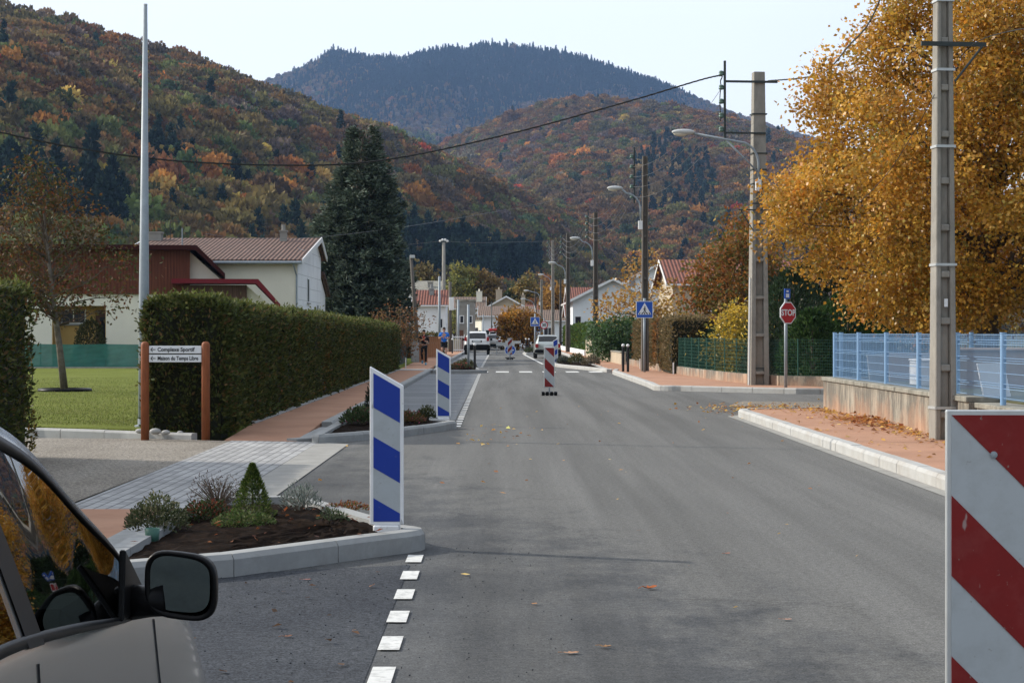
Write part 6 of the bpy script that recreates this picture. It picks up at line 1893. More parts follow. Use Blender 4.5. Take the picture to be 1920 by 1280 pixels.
def build_car(name, label, loc, rz, shape, ys, paint, side_win, screen, rear, group=None, trim=None, plat=True, wheels=((.78, .75), (3.35, .75)), wr=.31, low=None, cat='car', glass='glass', tails=None, extra=None):
    """side_win: list of (y0,y1); screen/rear: (y0,y1) of the sloping glazing at the two ends. The car points to +y, its rear at y=0"""
    t = thing(name, label, cat, loc, rz, group)
    ys = sorted(set(ys))
    rings = []
    for y in ys:
        r, k0, k1, nh = shape.ring(y); rings.append([(x, y, z) for x, z in r])
    n = len(rings[0])
    body, scr, rea, dark = MB(), MB(), MB(), MB()
    wins = {}
    for j in range(len(ys) - 1):
        ym = (ys[j] + ys[j + 1]) / 2
        for k in range(n):
            k2 = (k + 1) % n
            kk = k if k < nh - 1 else (n - 1 - k)           # mirrored row index
            quad = [rings[j][k], rings[j][k2], rings[j + 1][k2], rings[j + 1][k]]
            dst = body
            if k0 + 1 <= kk < k1 - 2 and any(a <= ym <= b for a, b in side_win): dst = wins.setdefault((k < nh - 1, [a <= ym <= b for a, b in side_win].index(True)), MB())
            elif kk >= k1 + 1 and screen and screen[0] <= ym <= screen[1]: dst = scr
            elif kk >= k1 + 1 and rear and rear[0] <= ym <= rear[1]: dst = rea
            elif low and (sum(q[2] for q in quad) / 4) < low: dst = dark
            dst.add(quad, [(0, 1, 2, 3)])
    for r, rev in ((rings[0], True), (rings[-1], False)):
        (dark if low and False else body).add(r, [tuple(range(n))[::-1 if rev else 1]])
    bo = body.build('body', X[paint], t, smooth=True, merge=True)
    if dark.v: dark.build('lower_cladding', X['dark'], t, smooth=True, merge=True)
    for wn in wins.values(): wn.build('side_window', X[glass], t, smooth=True, merge=True)
    if scr.v: scr.build('windscreen', X[glass], t, smooth=True, merge=True)
    if rea.v: rea.build('rear_window', X[glass], t, smooth=True, merge=True)
    for wy, wx in wheels:
        for s in (-1, 1):
            w_ = MB(); W2 = .1
            w_.lathe([(wr * .62, -W2), (wr * .93, -W2), (wr, -W2 * .7), (wr, W2 * .7), (wr * .93, W2), (wr * .62, W2)], (s * wx, wy, wr), 22, 0, 'x')
            wo = w_.build('wheel', X['rubber'], t, smooth=False)
            r_ = MB(); r_.lathe([(.02, -.02), (wr * .2, 0), (wr * .58, -.012), (wr * .63, .01)], (s * (wx + .09) , wy, wr), 14, 0, 'x', (s, 1, 1))
            r_.build('rim', X['alu'], wo)
    # interior: floor, dash, seats so that the glass shows something behind it
    i_ = MB()
    y0, y1 = min(a for a, b in side_win), max(b for a, b in side_win)
    zb = cr(shape.c[2], (y0 + y1) / 2); hw = cr(shape.c[3], (y0 + y1) / 2) - .12
    i_.box(-hw, hw, y0, y1, zb - .45, zb - .4)
    for sx in (-1, 1):
        for yy in (y1 - 1.0, y0 + .55):
            i_.box(sx * hw * .5 - .22, sx * hw * .5 + .22, yy - .09, yy + .06, zb - .4, zb + .18); i_.box(sx * hw * .5 - .12, sx * hw * .5 + .12, yy - .09, yy, zb + .2, zb + .36)
    i_.box(-hw, hw, y1 - .38, y1 - .08, zb - .4, zb - .04)
    i_.build('interior', X['dark'], t, bevel=.02)
    if tails:
        for s in (-1, 1):
            q = MB(); x0, x1, z0, z1 = tails
            q.box(*sorted((s * x0, s * x1)), -.035, .10, z0, z1); q.build('tail_lamp', X['tail_red'], t, bevel=.02, seg=2)
    if extra: extra(t, shape)
    return t

# ---- the silver people carrier parked in the near bay (only its right front corner is in the picture)
Yr = 2.45
def sh(tab): return [(y - Yr, v) for y, v in tab]
mpv = CarShape(sh([(2.45, .42), (2.6, .27), (3.2, .22), (6.5, .22), (7.0, .30)]),
               sh([(2.45, .70), (2.7, .83), (3.2, .875), (4.2, .885), (5.2, .89), (5.8, .90), (6.3, .89), (6.65, .80), (6.85, .68), (7.0, .52)]),
               sh([(2.45, .90), (2.7, .97), (3.83, .945), (4.2, .92), (5.06, .838), (5.35, .825), (5.6, .80), (6.0, .745), (6.4, .66), (6.75, .55), (7.0, .42)]),
               sh([(2.45, .66), (2.8, .82), (4.0, .85), (5.1, .85), (5.6, .845), (6.0, .835), (6.4, .79), (6.7, .69), (7.0, .46)]),
               sh([(2.45, .93), (2.6, 1.2), (2.9, 1.43), (3.3, 1.51), (3.9, 1.50), (4.35, 1.445), (4.6, 1.385), (4.75, 1.32), (4.95, 1.19), (5.15, 1.06), (5.36, .93), (5.55, .88), (5.9, .825), (6.3, .755), (6.7, .64), (6.9, .53), (7.0, .45)]),
               sh([(2.45, .55), (2.8, .62), (3.3, .635), (4.3, .645), (4.6, .66), (4.95, .735), (5.2, .80), (5.4, .82), (5.6, .79), (6.0, .74), (6.4, .66), (6.7, .56), (7.0, .38)]))
ys_ = [y - Yr for y in np.concatenate([np.linspace(2.45, 3.0, 9), np.linspace(3.0, 4.0, 11), [4.03, 4.10, 4.14, 4.19], np.linspace(4.3, 5.5, 26), np.linspace(5.55, 7.0, 24)])]
def mpv_extra(t, shp):
    P = lambda Y, k, o=.004: Vector((shp.outer(Y - Yr, k)[0] + o, Y - Yr, shp.outer(Y - Yr, k)[1]))
    hl, k0, k1 = shp.half(2.0)
    # black waist moulding under the glass, black pillar covers, dark window rubber along the roof edge
    b = MB(); pts = [y for y in np.linspace(2.95, 5.34, 26)]
    vs = []
    for y in pts:
        a, c = P(y, k0 - 1, .006), P(y, k0 + 1, .006); a = a.lerp(c, .62)
        vs += [a, c, c + Vector((-.012, 0, .0)), a + Vector((-.012, 0, 0))]
    b.add(vs, [(4 * i + q, 4 * i + (q + 1) % 4, 4 * i + 4 + (q + 1) % 4, 4 * i + 4 + q) for i in range(len(pts) - 1) for q in range(4)])
    b.build('waist_moulding', X['dark'], t, smooth=True)
    b = MB()
    for y0, y1 in ((4.05, 4.18),):
        vs = []
        for k in range(k0, k1 + 1):
            for y in (y0, (y0 + y1) / 2, y1): vs.append(P(y, k, .005))
        b.add(vs, [(i * 3 + q, i * 3 + q + 1, i * 3 + 4 + q, i * 3 + 3 + q) for i in range(k1 - k0) for q in range(2)])
    b.build('centre_pillar_cover', X['dark'], t, smooth=True)
    b = MB(); vs = []
    pts = np.linspace(2.95, 5.3, 40)
    for y in pts: vs += [P(y, k1 - 2, .005), P(y, k1 - 1, .006), P(y, k1 - 1, -.01), P(y, k1 - 2, -.01)]
    b.add(vs, [(4 * i + q, 4 * i + (q + 1) % 4, 4 * i + 4 + (q + 1) % 4, 4 * i + 4 + q) for i in range(len(pts) - 1) for q in range(4)])
    b.build('window_rubber', X['dark'], t, smooth=True)
    # door seams, handle
    b = MB()
    for yy, kk in ((5.42, None), (4.11, None)):
        b.tube([P(yy + .06 * math.sin((k - 3) * .5) * (yy > 5), k, .0005) for k in range(2, k0)], .004, 5)
    b.build('door_seam', X['sign_black'], t)
    b = MB(); b.ball((shp.outer(1.95, 5)[0] + .012, 4.35 - Yr, shp.outer(1.95, 5)[1] + .03), .5, 10, sc=(.05, .2, .035)); b.build('door_handle', X['silver'], t, smooth=True)
    # triangular black sail plate and the exterior mirror
    b = MB(); b.prism([(5.02 - Yr, .845), (5.33 - Yr, .84), (5.30 - Yr, .90), (5.05 - Yr, 1.03)], 'x', .845, .862); b.build('sail_plate', X['dark'], t, bevel=.004)
    base = Vector((.995, 5.13 - Yr, .925))
    b = MB(); b.tube([(.84, 5.16 - Yr, .875), (.91, 5.15 - Yr, .88), (.95, 5.15 - Yr, .885)], [.05, .042, .045], 10); mi = b.build('mirror_arm', X['dark'], t, smooth=True)
    def sq(n, w_, h_, e=.42):
        o = []
        for k in range(n):
            a = 2 * math.pi * k / n
            c, s_ = math.cos(a), math.sin(a)
            o.append((w_ * math.copysign(abs(c) ** e, c), h_ * math.copysign(abs(s_) ** e, s_)))
        return o
    n = 36
    def shell(rows, mat, nm, par, cap=True):
        vs = []
        for dy, w_, h_, ex in rows:
            for x_, z_ in sq(n, w_, h_, .6):
                lift = .012 * (x_ / max(w_, .001))
                vs.append(base + Vector((x_ + ex, dy, z_ - lift)))
        b = MB(); b.add(vs, [(j * n + k, j * n + (k + 1) % n, (j + 1) * n + (k + 1) % n, (j + 1) * n + k) for j in range(len(rows) - 1) for k in range(n)])
        if cap: b.add(vs[-n:], [tuple(range(n))])
        return b.build(nm, X[mat], par, smooth=True, merge=True)
    hs = shell([(-.012, .082, .076, 0), (-.022, .089, .083, 0), (-.018, .095, .089, 0), (.005, .097, .090, 0), (.03, .094, .087, 0)], 'dark', 'mirror_surround', mi, False)
    shell([(.030, .0945, .0875, 0), (.06, .084, .078, -.004), (.09, .06, .056, -.01), (.105, .02, .02, -.012)], 'silver', 'mirror_cap', mi)
    vs = [base + Vector((x_ * .083, -.006 + .20 * (x_ * .083) + .02, z_ * .077 - .012 * x_)) for x_, z_ in [(p[0], p[1]) for p in sq(n, 1, 1, .6)]]
    g = MB(); g.add(vs, [tuple(range(n))]); g.build('mirror_glass', X['mirror'], mi)
    # steering wheel
    b = MB(); c = Vector((-.36, 4.68 - Yr, .80)); m = Matrix.Rotation(R(-62), 3, 'X')
    pts = [c + m @ Vector((.17 * math.cos(a), .17 * math.sin(a), 0)) for a in np.linspace(0, 6.2832, 25)]
    b.tube(pts, .014, 6); b.tube([c, c + m @ Vector((.16, 0, 0))], .012, 5); b.tube([c, c + m @ Vector((-.16, 0, 0))], .012, 5); b.build('steering_wheel', X['dark'], t, smooth=True)
    for s in (-1, 1):
        b = MB(); b.ball((s * .62, 6.70 - Yr, .57), .5, 14, sc=(.26, .34, .14)); b.build('headlight', X['chrome'], t, smooth=True)
    b = MB(); b.box(-.26, .26, 6.985 - Yr, 7.012 - Yr, .32, .42); b.build('number_plate', X['sign_white'], t)
build_car('silver_car', 'silver beige people carrier parked at the left edge with a black door mirror', (-1.85, Yr, 0), 0, mpv, ys_, 'silver',
          [(2.95 - Yr, 3.98 - Yr), (4.2 - Yr, 5.32 - Yr)], (4.62 - Yr, 5.36 - Yr), (2.5 - Yr, 2.86 - Yr), wheels=((.72, .73), (3.72, .70)), wr=.31, extra=mpv_extra)

# ---- cars down the street
lin = np.linspace
suv = CarShape([(0, .62), (.1, .44), (.5, .34), (3.9, .34), (4.3, .46)], [(0, .80), (.25, .88), (1, .91), (3.6, .90), (4.3, .74)],
               [(0, 1.02), (.3, 1.06), (2.9, 1.03), (3.4, 1.0), (4.1, .92), (4.3, .75)], [(0, .74), (.4, .84), (3.0, .85), (4.3, .66)],
               [(0, 1.06), (.12, 1.25), (.42, 1.58), (.8, 1.63), (2.3, 1.63), (2.8, 1.5), (3.3, 1.13), (4.1, .96), (4.3, .78)], [(0, .66), (.4, .64), (2.4, .66), (3.2, .74), (4.3, .6)])
def suv_extra(t, shp):
    b = MB(); b.box(-.88, .88, -.10, .16, .40, .74); b.build('bumper', X['dark'], t, bevel=.05, seg=2)
    b = MB(); b.box(-.36, .36, -.035, .02, .90, 1.03); b.build('plate_recess', X['dark'], t, bevel=.02)
    b = MB(); b.box(-.27, .27, -.045, -.037, .92, 1.0); b.build('number_plate', X['sign_white'], t)
    for s in (-1, 1):
        b = MB(); b.tube([(s * .6, .7, 1.62), (s * .6, .8, 1.70), (s * .62, 2.1, 1.70), (s * .62, 2.2, 1.62)], .02, 6); b.build('roof_rail', X['alu'], t)
        b = MB(); b.ball((s * 1.0, 2.75, 1.08), .5, 10, sc=(.2, .16, .18)); b.build('wing_mirror', X['dark'], t, smooth=True)
        for wy in (.82, 3.4):
            b = MB(); pts = [(s * .90, wy + .42 * math.cos(a), .34 + .42 * math.sin(a)) for a in lin(0, 3.1416, 13)]; b.tube(pts, .05, 6); b.build('wheel_arch', X['dark'], t)
build_car('white_suv', 'white off-roader with dark bumpers parked on the left, rear towards us', (-1.74, 136.5, 0), 0, suv, list(lin(0, .5, 9)) + list(lin(.6, 4.3, 30)), 'white_car' if 'white_car' in X else 'white_paint',
          [(.5, 1.4), (1.5, 2.3), (2.4, 3.1)], (2.45, 3.3), (.06, .40), wheels=((.82, .80), (3.4, .80)), wr=.345, low=.68, tails=(.70, .88, .98, 1.28), extra=suv_extra)
X['pale_car'] = M('pale_silver_green_paint', (.40, .44, .43), .3, metal=.4, var=.02, coat=.8)
hatch = CarShape([(0, .5), (.1, .32), (.5, .25), (3.6, .25), (4.0, .36)], [(0, .72), (.2, .80), (1, .84), (3.4, .83), (4.0, .66)],
                 [(0, .88), (.3, .90), (2.6, .87), (3.2, .83), (3.9, .72), (4.0, .6)], [(0, .68), (.4, .77), (2.8, .78), (4.0, .58)],
                 [(0, .92), (.12, 1.02), (.42, 1.35), (.75, 1.41), (2.0, 1.41), (2.5, 1.3), (3.0, .96), (3.85, .76), (4.0, .62)], [(0, .62), (.4, .57), (2.0, .59), (3.0, .68), (4.0, .52)])
def hatch_extra(plate_z=.66, mirror='pale_car'):
    def f(t, shp):
        b = MB(); b.box(-.80, .80, -.07, .14, .34, .54); b.build('bumper', X['dark'], t, bevel=.04, seg=2)
        b = MB(); b.box(-.26, .26, -.03, .01, plate_z, plate_z + .1); b.build('number_plate', X['sign_white'], t)
        for s in (-1, 1):
            b = MB(); b.ball((s * .9, 2.45, .95), .5, 10, sc=(.17, .12, .13)); b.build('wing_mirror', X['dark'], t, smooth=True)
    return f
build_car('parked_hatchback', 'older pale silver hatchback parked at the right behind the barrier panel', (2.86, 118, 0), 0, hatch, list(lin(0, .5, 9)) + list(lin(.6, 4.0, 28)), 'pale_car',
          [(.5, 1.25), (1.35, 2.0), (2.1, 2.8)], (2.15, 3.0), (.1, .42), wheels=((.72, .74), (3.2, .74)), wr=.31, tails=(.58, .77, .66, .90), extra=hatch_extra())
build_car('white_hatchback', 'white hatchback with lit-looking red tail lamps just ahead of the white off-roader', (-.78, 176, 0), R(-4), hatch, list(lin(0, .5, 9)) + list(lin(.6, 4.0, 28)), 'white_paint',
          [(.5, 1.25), (1.35, 2.0), (2.1, 2.8)], (2.15, 3.0), (.1, .42), wheels=((.72, .74), (3.2, .74)), wr=.31, tails=(.5, .78, .74, .92), extra=hatch_extra())
build_car('silver_hatchback', 'far silver car behind the road barrier left of the blue sign', (.15, 196, 0), R(3), hatch, list(lin(0, .5, 9)) + list(lin(.6, 4.0, 28)), 'pale_car',
          [(.5, 1.25), (1.35, 2.0), (2.1, 2.8)], (2.15, 3.0), (.1, .42), wheels=((.72, .74), (3.2, .74)), wr=.31, tails=(.5, .78, .74, .92), extra=hatch_extra())
# small red excavator at the end of the street
t = thing('red_excavator', 'small red excavator with an arched boom beyond the white hatchback', 'excavator', (-.72, 194, 0))
for s in (-1, 1):
    b = MB(); b.prism([(-.9 + .18 * math.cos(a) , .2 + .2 * math.sin(a)) for a in lin(math.pi / 2, 3 * math.pi / 2, 7)] + [(.9 + .18 * math.cos(a), .2 + .2 * math.sin(a)) for a in lin(-math.pi / 2, math.pi / 2, 7)], 'x', s * .55 - .15, s * .55 + .15); b.build('track', X['rubber'], t)
b = MB(); b.box(-.7, .7, -.2, 1.1, .45, .95); b.build('body', X['sign_red'], t, bevel=.08, seg=2)
b = MB(); b.box(-.5, .2, .2, 1.0, .95, 1.75); cb = b.build('cab', X['white_paint'], t, bevel=.06)
b = MB(); b.box(-.44, .14, .17, .199, 1.1, 1.65); b.build('cab_window', X['window'], cb)
b = MB(); b.tube([(-.75, -.3, .9), (-.7, -.5, 1.55), (-.45, -.7, 1.85), (.3, -.8, 1.85), (.6, -.8, 1.6)], [.14, .15, .16, .14, .11], 8); b.build('boom', X['sign_red'], t)
b = MB(); b.tube([(.6, -.8, 1.65), (.75, -.8, .75)], [.11, .08], 8); b.build('arm', X['sign_red'], t)
b = MB(); b.prism([(.55, .75), (.95, .72), (1.0, .45), (.75, .3), (.55, .45)], 'y', -1.05, -.55); b.build('bucket', X['iron'], t)
# grey flat-bed lorry
t = thing('grey_lorry', 'dark grey lorry with an open back standing at the right before the golden tree', 'lorry', (1.83, 186, 0))
b = MB(); b.box(-.75, .75, 3.2, 4.6, .5, 2.05); cb = b.build('cab', X['lamp_grey'], t, bevel=.1, seg=2)
b = MB(); b.box(-.6, .6, 3.17, 3.199, 1.25, 1.8); b.build('rear_window', X['window'], cb)
b = MB(); b.box(-.85, .85, .0, 3.1, .62, .74); b.build('load_bed', X['iron'], t)
b = MB()
for x in (-.85, .81): b.box(x, x + .04, 0, 3.1, .74, 1.35)
b.box(-.81, .81, 3.05, 3.1, .74, 1.95); b.build('side_boards', X['iron'], t)
b = MB(); b.box(-.8, .8, -.02, .03, .55, .98); tg = b.build('tailgate', X['galv'], t, bevel=.01)
for s in (-1, 1):
    b = MB(); b.box(*sorted((s * .62, s * .80)), -.05, 0, .42, .54); b.build('tail_lamp', X['tail_red'], t)
    for wy in (.8, 3.9):
        b = MB(); b.lathe([(.2, -.12), (.36, -.12), (.38, -.08), (.38, .08), (.36, .12), (.2, .12)], (s * .68, wy, .38), 18, 0, 'x'); b.build('wheel', X['rubber'], t)
b = MB(); b.box(-.7, .4, .5, 2.6, .75, 1.2); b.build('load', X['soil'], t, bevel=.15)
# works barrier between the cars
t = thing('works_barrier', 'low metal works barrier crossing the lane behind the white cars', 'barrier', (-.28, 140, 0))
for x in (-.05, 1.2):
    b = MB(); b.box(x - .02, x + .02, -.02, .02, 0, .95); b.box(x - .03, x + .03, -.25, .25, 0, .04); b.build('leg', X['galv'], t)
b = MB(); b.box(-.1, 1.25, -.025, -.021, .62, .86); b.build('plank', X['lamp_grey'], t)
tag(copy_tree(t), 'second low works barrier standing further back beside the silver car').location = (.45, 168, 0)

# ================================================================ people
def skin(name, joints, bones, mat, parent, sub=1):
    me = bpy.data.meshes.new(name)
    keys = list(joints)
    me.from_pydata([joints[k][0] for k in keys], [(keys.index(a), keys.index(b)) for a, b in bones], [])
    o = bpy.data.objects.new(name, me); COL.objects.link(o)
    md = o.modifiers.new('skin', 'SKIN'); md.use_smooth_shade = True
    for i, k in enumerate(keys):
        r = joints[k][1]; me.skin_vertices[0].data[i].radius = r if isinstance(r, tuple) else (r, r)
    me.skin_vertices[0].data[0].use_root = True
    sd = o.modifiers.new('sub', 'SUBSURF'); sd.levels = sub; sd.render_levels = sub
    dg = bpy.context.evaluated_depsgraph_get()
    m2 = bpy.data.meshes.new_from_object(o.evaluated_get(dg))
    bpy.data.objects.remove(o)
    return link_mesh(name, m2, mat, parent, smooth=True)

def runner(label, x, y, z, hgt, female):
    """jogger coming towards the camera (facing -y); built for 1.75 m and scaled"""
    t = thing('person', label, 'person', (x, y, z), 0, 'people running on the left pavement')
    s = hgt / 1.75
    t.scale = (s, s, s)
    sw = .165 if female else .195
    hp = .092 if female else .098
    J = {'pelvis': ((0, 0, .93), (.135, .10)), 'waist': ((0, -.01, 1.08), (.115 if female else .135, .09)), 'chest': ((0, -.03, 1.30), (.155 if female else .175, .115)),
         'neckb': ((0, -.035, 1.46), (.075, .07)), 'neck': ((0, -.05, 1.53), (.05, .052)), 'head': ((0, -.065, 1.60), (.07, .085)), 'crown': ((0, -.06, 1.70), (.072, .088)),
         'shL': ((sw, -.03, 1.42), .062), 'elL': ((sw + .07, .05, 1.17), .043), 'wrL': ((sw - .03, -.20, 1.16), .030), 'haL': ((sw - .07, -.26, 1.19), (.034, .026)),
         'shR': ((-sw, -.03, 1.42), .062), 'elR': ((-sw - .08, .02, 1.15), .043), 'wrR': ((-sw + .03, -.23, 1.22), .030), 'haR': ((-sw + .08, -.28, 1.26), (.034, .026)),
         'hiL': ((hp, 0, .90), .098), 'knL': ((hp + .01, -.10, .50), .060), 'anL': ((hp, -.02, .10), .040), 'toL': ((hp + .01, -.16, .035), (.040, .032)),
         'hiR': ((-hp, 0, .90), .098), 'knR': ((-hp + .0, -.16, .54), .060), 'anR': ((-hp + .01, .16, .24), .040), 'toR': ((-hp + .01, .10, .10), (.040, .032))}
    Bn = [('pelvis', 'waist'), ('waist', 'chest'), ('chest', 'neckb'), ('neckb', 'neck'), ('neck', 'head'), ('head', 'crown'), ('chest', 'shL'), ('shL', 'elL'), ('elL', 'wrL'), ('wrL', 'haL'),
          ('chest', 'shR'), ('shR', 'elR'), ('elR', 'wrR'), ('wrR', 'haR'), ('pelvis', 'hiL'), ('hiL', 'knL'), ('knL', 'anL'), ('anL', 'toL'), ('pelvis', 'hiR'), ('hiR', 'knR'), ('knR', 'anR'), ('anR', 'toR')]
    # five fingers on each hand, curled as in a loose running fist
    for sd, sg in (('L', 1), ('R', -1)):
        hx, hy, hz = J['ha' + sd][0]
        for i in range(4):
            off = -.024 + .016 * i
            J['f%s%da' % (sd, i)] = ((hx - sg * .012, hy - .035, hz + off * -1), .009)
            J['f%s%db' % (sd, i)] = ((hx - sg * .045, hy - .045 - .004 * i, hz - off * .9), .0085)
            J['f%s%dc' % (sd, i)] = ((hx - sg * .05, hy - .015, hz - off * .8), .0075)
            Bn += [('ha' + sd, 'f%s%da' % (sd, i)), ('f%s%da' % (sd, i), 'f%s%db' % (sd, i)), ('f%s%db' % (sd, i), 'f%s%dc' % (sd, i))]
        J['t%sa' % sd] = ((hx - sg * .02, hy - .005, hz + .035), .010); J['t%sb' % sd] = ((hx - sg * .045, hy - .03, hz + .038), .0085)
        Bn += [('ha' + sd, 't%sa' % sd), ('t%sa' % sd, 't%sb' % sd)]
    body = skin('body', J, Bn, X['flesh'], t, 1)
    f = MB()
    f.ball((0, -.158, 1.615), .5, 8, sc=(.032, .05, .05))
    f.build('nose', X['flesh'], body, smooth=True)
    for sx in (-1, 1):
        f = MB(); f.ball((sx * .029, -.143, 1.645), .5, 8, sc=(.024, .016, .014)); f.build('eye', X['sign_black'], body)
        f = MB(); f.ball((sx * .078, -.055, 1.625), .5, 8, sc=(.02, .035, .06)); f.build('ear', X['flesh'], body, smooth=True)
    f = MB(); f.box(-.022, .022, -.150, -.140, 1.568, 1.577); f.build('mouth', X['sign_red'], body)
    def garment(nm, names, bones, mat, grow, tweak=None):
        K = {}
        for k in names:
            p, r = J[k]; r = r if isinstance(r, tuple) else (r, r)
            K[k] = (p, tuple(q + grow for q in r))
        if tweak: tweak(K)
        return skin(nm, K, bones, mat, t, 1)
    up = ['chest', 'waist', 'pelvis', 'neckb', 'shL', 'shR']
    ub = [('pelvis', 'waist'), ('waist', 'chest'), ('chest', 'neckb'), ('chest', 'shL'), ('chest', 'shR')]
    mid = lambda a, b, q: tuple(Vector(J[a][0]).lerp(Vector(J[b][0]), q))
    if female:
        def tw(K):
            K['neckb'] = ((0, -.03, 1.44), (.082, .078))
            for sd in 'LR': K['fa' + sd] = (mid('el' + sd, 'wr' + sd, .55), (.042, .042))
        garment('black_jacket', up + ['elL', 'elR'], ub + [('shL', 'elL'), ('shR', 'elR'), ('elL', 'faL'), ('elR', 'faR')], X['cloth_black'], .012, tw)
        def tw2(K):
            for sd in 'LR': K['an' + sd] = (mid('kn' + sd, 'an' + sd, .88), (.047, .047))
        garment('black_leggings', ['pelvis', 'hiL', 'hiR', 'knL', 'knR'], [('pelvis', 'hiL'), ('pelvis', 'hiR'), ('hiL', 'knL'), ('hiR', 'knR'), ('knL', 'anL'), ('knR', 'anR')], X['cloth_black'], .008, tw2)
        b = MB(); b.prism([(-.05, 1.44), (.05, 1.44), (.02, 1.2), (-.02, 1.2)], 'y', -.172, -.15); b.build('red_top', X['sign_red'], t, bevel=.01)
    else:
        def tw(K):
            K['neckb'] = ((0, -.03, 1.43), (.082, .078))
            for sd in 'LR': K['fa' + sd] = (mid('sh' + sd, 'el' + sd, .7), (.066, .066))
            K['hem'] = ((0, 0, .86), (.15, .125))
        garment('blue_shirt', up, ub + [('shL', 'faL'), ('shR', 'faR'), ('pelvis', 'hem')], X['cloth_blue'], .018, tw)
        def tw2(K):
            for sd in 'LR': K['kn' + sd] = (mid('hi' + sd, 'kn' + sd, .72), (.10, .10))
        garment('black_shorts', ['pelvis', 'hiL', 'hiR'], [('pelvis', 'hiL'), ('pelvis', 'hiR'), ('hiL', 'knL'), ('hiR', 'knR')], X['cloth_black'], .012, tw2)
    for sd in 'LR':
        an, to = Vector(J['an' + sd][0]), Vector(J['to' + sd][0])
        d = (to - an)
        b = MB(); b.tube([an + Vector((0, .03, -.03)), an.lerp(to, .55) + Vector((0, 0, .012)), to, to + Vector((0, -.03, -.004))], [.048, .05, .042, .02], 10)
        b.build('running_shoe', X['shoe_blue'] if female else X['cloth_black'], t, smooth=True)
    hb = MB(); hb.ball((0, -.035, 1.685), .5, 14, sc=(.172, .20, .17)); hb.ball((0, .03, 1.63), .5, 12, sc=(.16, .13, .2))
    if female: hb.tube([(0, .07, 1.62), (.03, .10, 1.52), (.02, .09, 1.42)], [.05, .045, .012], 8)
    hb.build('hair', X['hair'], t, smooth=True)
    return t
X['cloth_black'] = M('black_sportswear', (.012, .012, .014), .8, var=.2, vs=20)
X['cloth_blue'] = M('bright_blue_shirt', (.015, .19, .72), .75, var=.08, vs=12)
X['shoe_blue'] = M('light_blue_shoe', (.10, .32, .46), .6, var=.2, vs=30)
runner('person running in black jacket and leggings with light blue shoes', -3.55, 88, .1, 1.62, True)
runner('person running in a bright blue t-shirt and black shorts', -3.1, 104, .1, 1.77, False)

# ================================================================ fallen leaves, stones and grass
def ground_leaves(name, label, pts, z, size, cols):
    n = len(pts)
    P = np.stack([pts[:, 0], pts[:, 1], np.full(n, z) if np.isscalar(z) else z], 1)
    D = np.stack([rng.normal(size=n), rng.normal(size=n), np.abs(rng.normal(size=n)) * .12], 1)
    L = size * rng.uniform(.5, 1.3, n); n_ = n
    D = unit(D); up = np.array([0, 0, 1.])
    Sd = unit(np.cross(D, up + rng.normal(size=(n, 3)) * .35))
    V = np.empty((n, 4, 3), np.float32)
    w_ = (L * rng.uniform(.55, .8, n))[:, None]; L = L[:, None]
    lift = np.abs(rng.normal(size=(n, 1))) * .18 * L * up
    V[:, 0] = P; V[:, 1] = P + D * L * .5 + Sd * w_ * .5 + lift; V[:, 2] = P + D * L + lift * .5; V[:, 3] = P + D * L * .5 - Sd * w_ * .5 + lift * .4
    V[:, :, 2] = np.maximum(V[:, :, 2], P[:, 2:3] + .001)
    me = bpy.data.meshes.new(name)
    me.vertices.add(n * 4); me.vertices.foreach_set('co', V.ravel())
    me.loops.add(n * 4); me.loops.foreach_set('vertex_index', np.arange(n * 4, dtype=np.int32))
    me.polygons.add(n); me.polygons.foreach_set('loop_start', np.arange(0, n * 4, 4, dtype=np.int32)); me.polygons.foreach_set('loop_total', np.full(n, 4, np.int32))
    ca = me.attributes.new('tint', 'FLOAT_COLOR', 'POINT'); C = np.ones((n, 4, 4), np.float32); C[:, :, :3] = pick(cols, n, .25)[:, None]
    ca.data.foreach_set('color', C.ravel()); me.update()
    o = link_mesh(name, me, X['leaf'])
    return tag(o, label, 'leaves', kind='stuff')
LV = [(.60, .36, .09), (.52, .26, .07), (.66, .45, .15), (.40, .19, .07), (.30, .14, .07)]
n = 600; u = rng.uniform(0, 1, n)
pts = np.stack([6.2 - np.abs(rng.normal(0, .28, n)), 24 + 13 * u], 1)
ground_leaves('fallen_leaves', 'drift of golden and russet leaves along the foot of the stained wall', pts, .135, .085, LV)
n = 300; pts = np.stack([rng.normal(5.9, .25, n), rng.normal(31.3, .9, n)], 1); pts[:, 0] = np.minimum(pts[:, 0], 6.18)
ground_leaves('fallen_leaves', 'thick russet heap of leaves against the middle of the stained wall', pts, .14 + rng.uniform(0, .05, n), .1, [(.36, .13, .04), (.28, .10, .04), (.42, .2, .06)])
n = 900; pts = np.stack([rng.normal(5.6, .75, n), rng.normal(39.3, 1.7, n)], 1)
ground_leaves('fallen_leaves', 'yellow leaves spread over the side street mouth by the rounded kerb', pts, np.where((pts[:, 1] < 37.2) & (pts[:, 0] > 4.7), .135, .012), .085, LV)
n = 150; pts = np.stack([rng.uniform(4.7, 6.1, n), rng.uniform(18, 37, n)], 1)
ground_leaves('fallen_leaves', 'loose leaves scattered on the right terracotta pavement', pts, .136, .08, LV)
n = 80; pts = np.stack([rng.uniform(-2.6, 4.2, n), 8 + 34 * rng.uniform(0, 1, n) ** 1.2], 1)
pts = pts[~((pts[:, 0] < -.3) & ((pts[:, 1] < 18) | (pts[:, 1] > 27)))]
ground_leaves('fallen_leaves', 'few dry leaves scattered over the open road', pts, .012, .055, LV)
n = 70; pts = np.stack([rng.normal(-.3, .7, n), rng.normal(29.3, 1.8, n)], 1); pts = pts[(pts[:, 0] > -.6)]
ground_leaves('fallen_leaves', 'small yellow leaves on the road around the second guide panel planter', pts, .012, .08, LV)
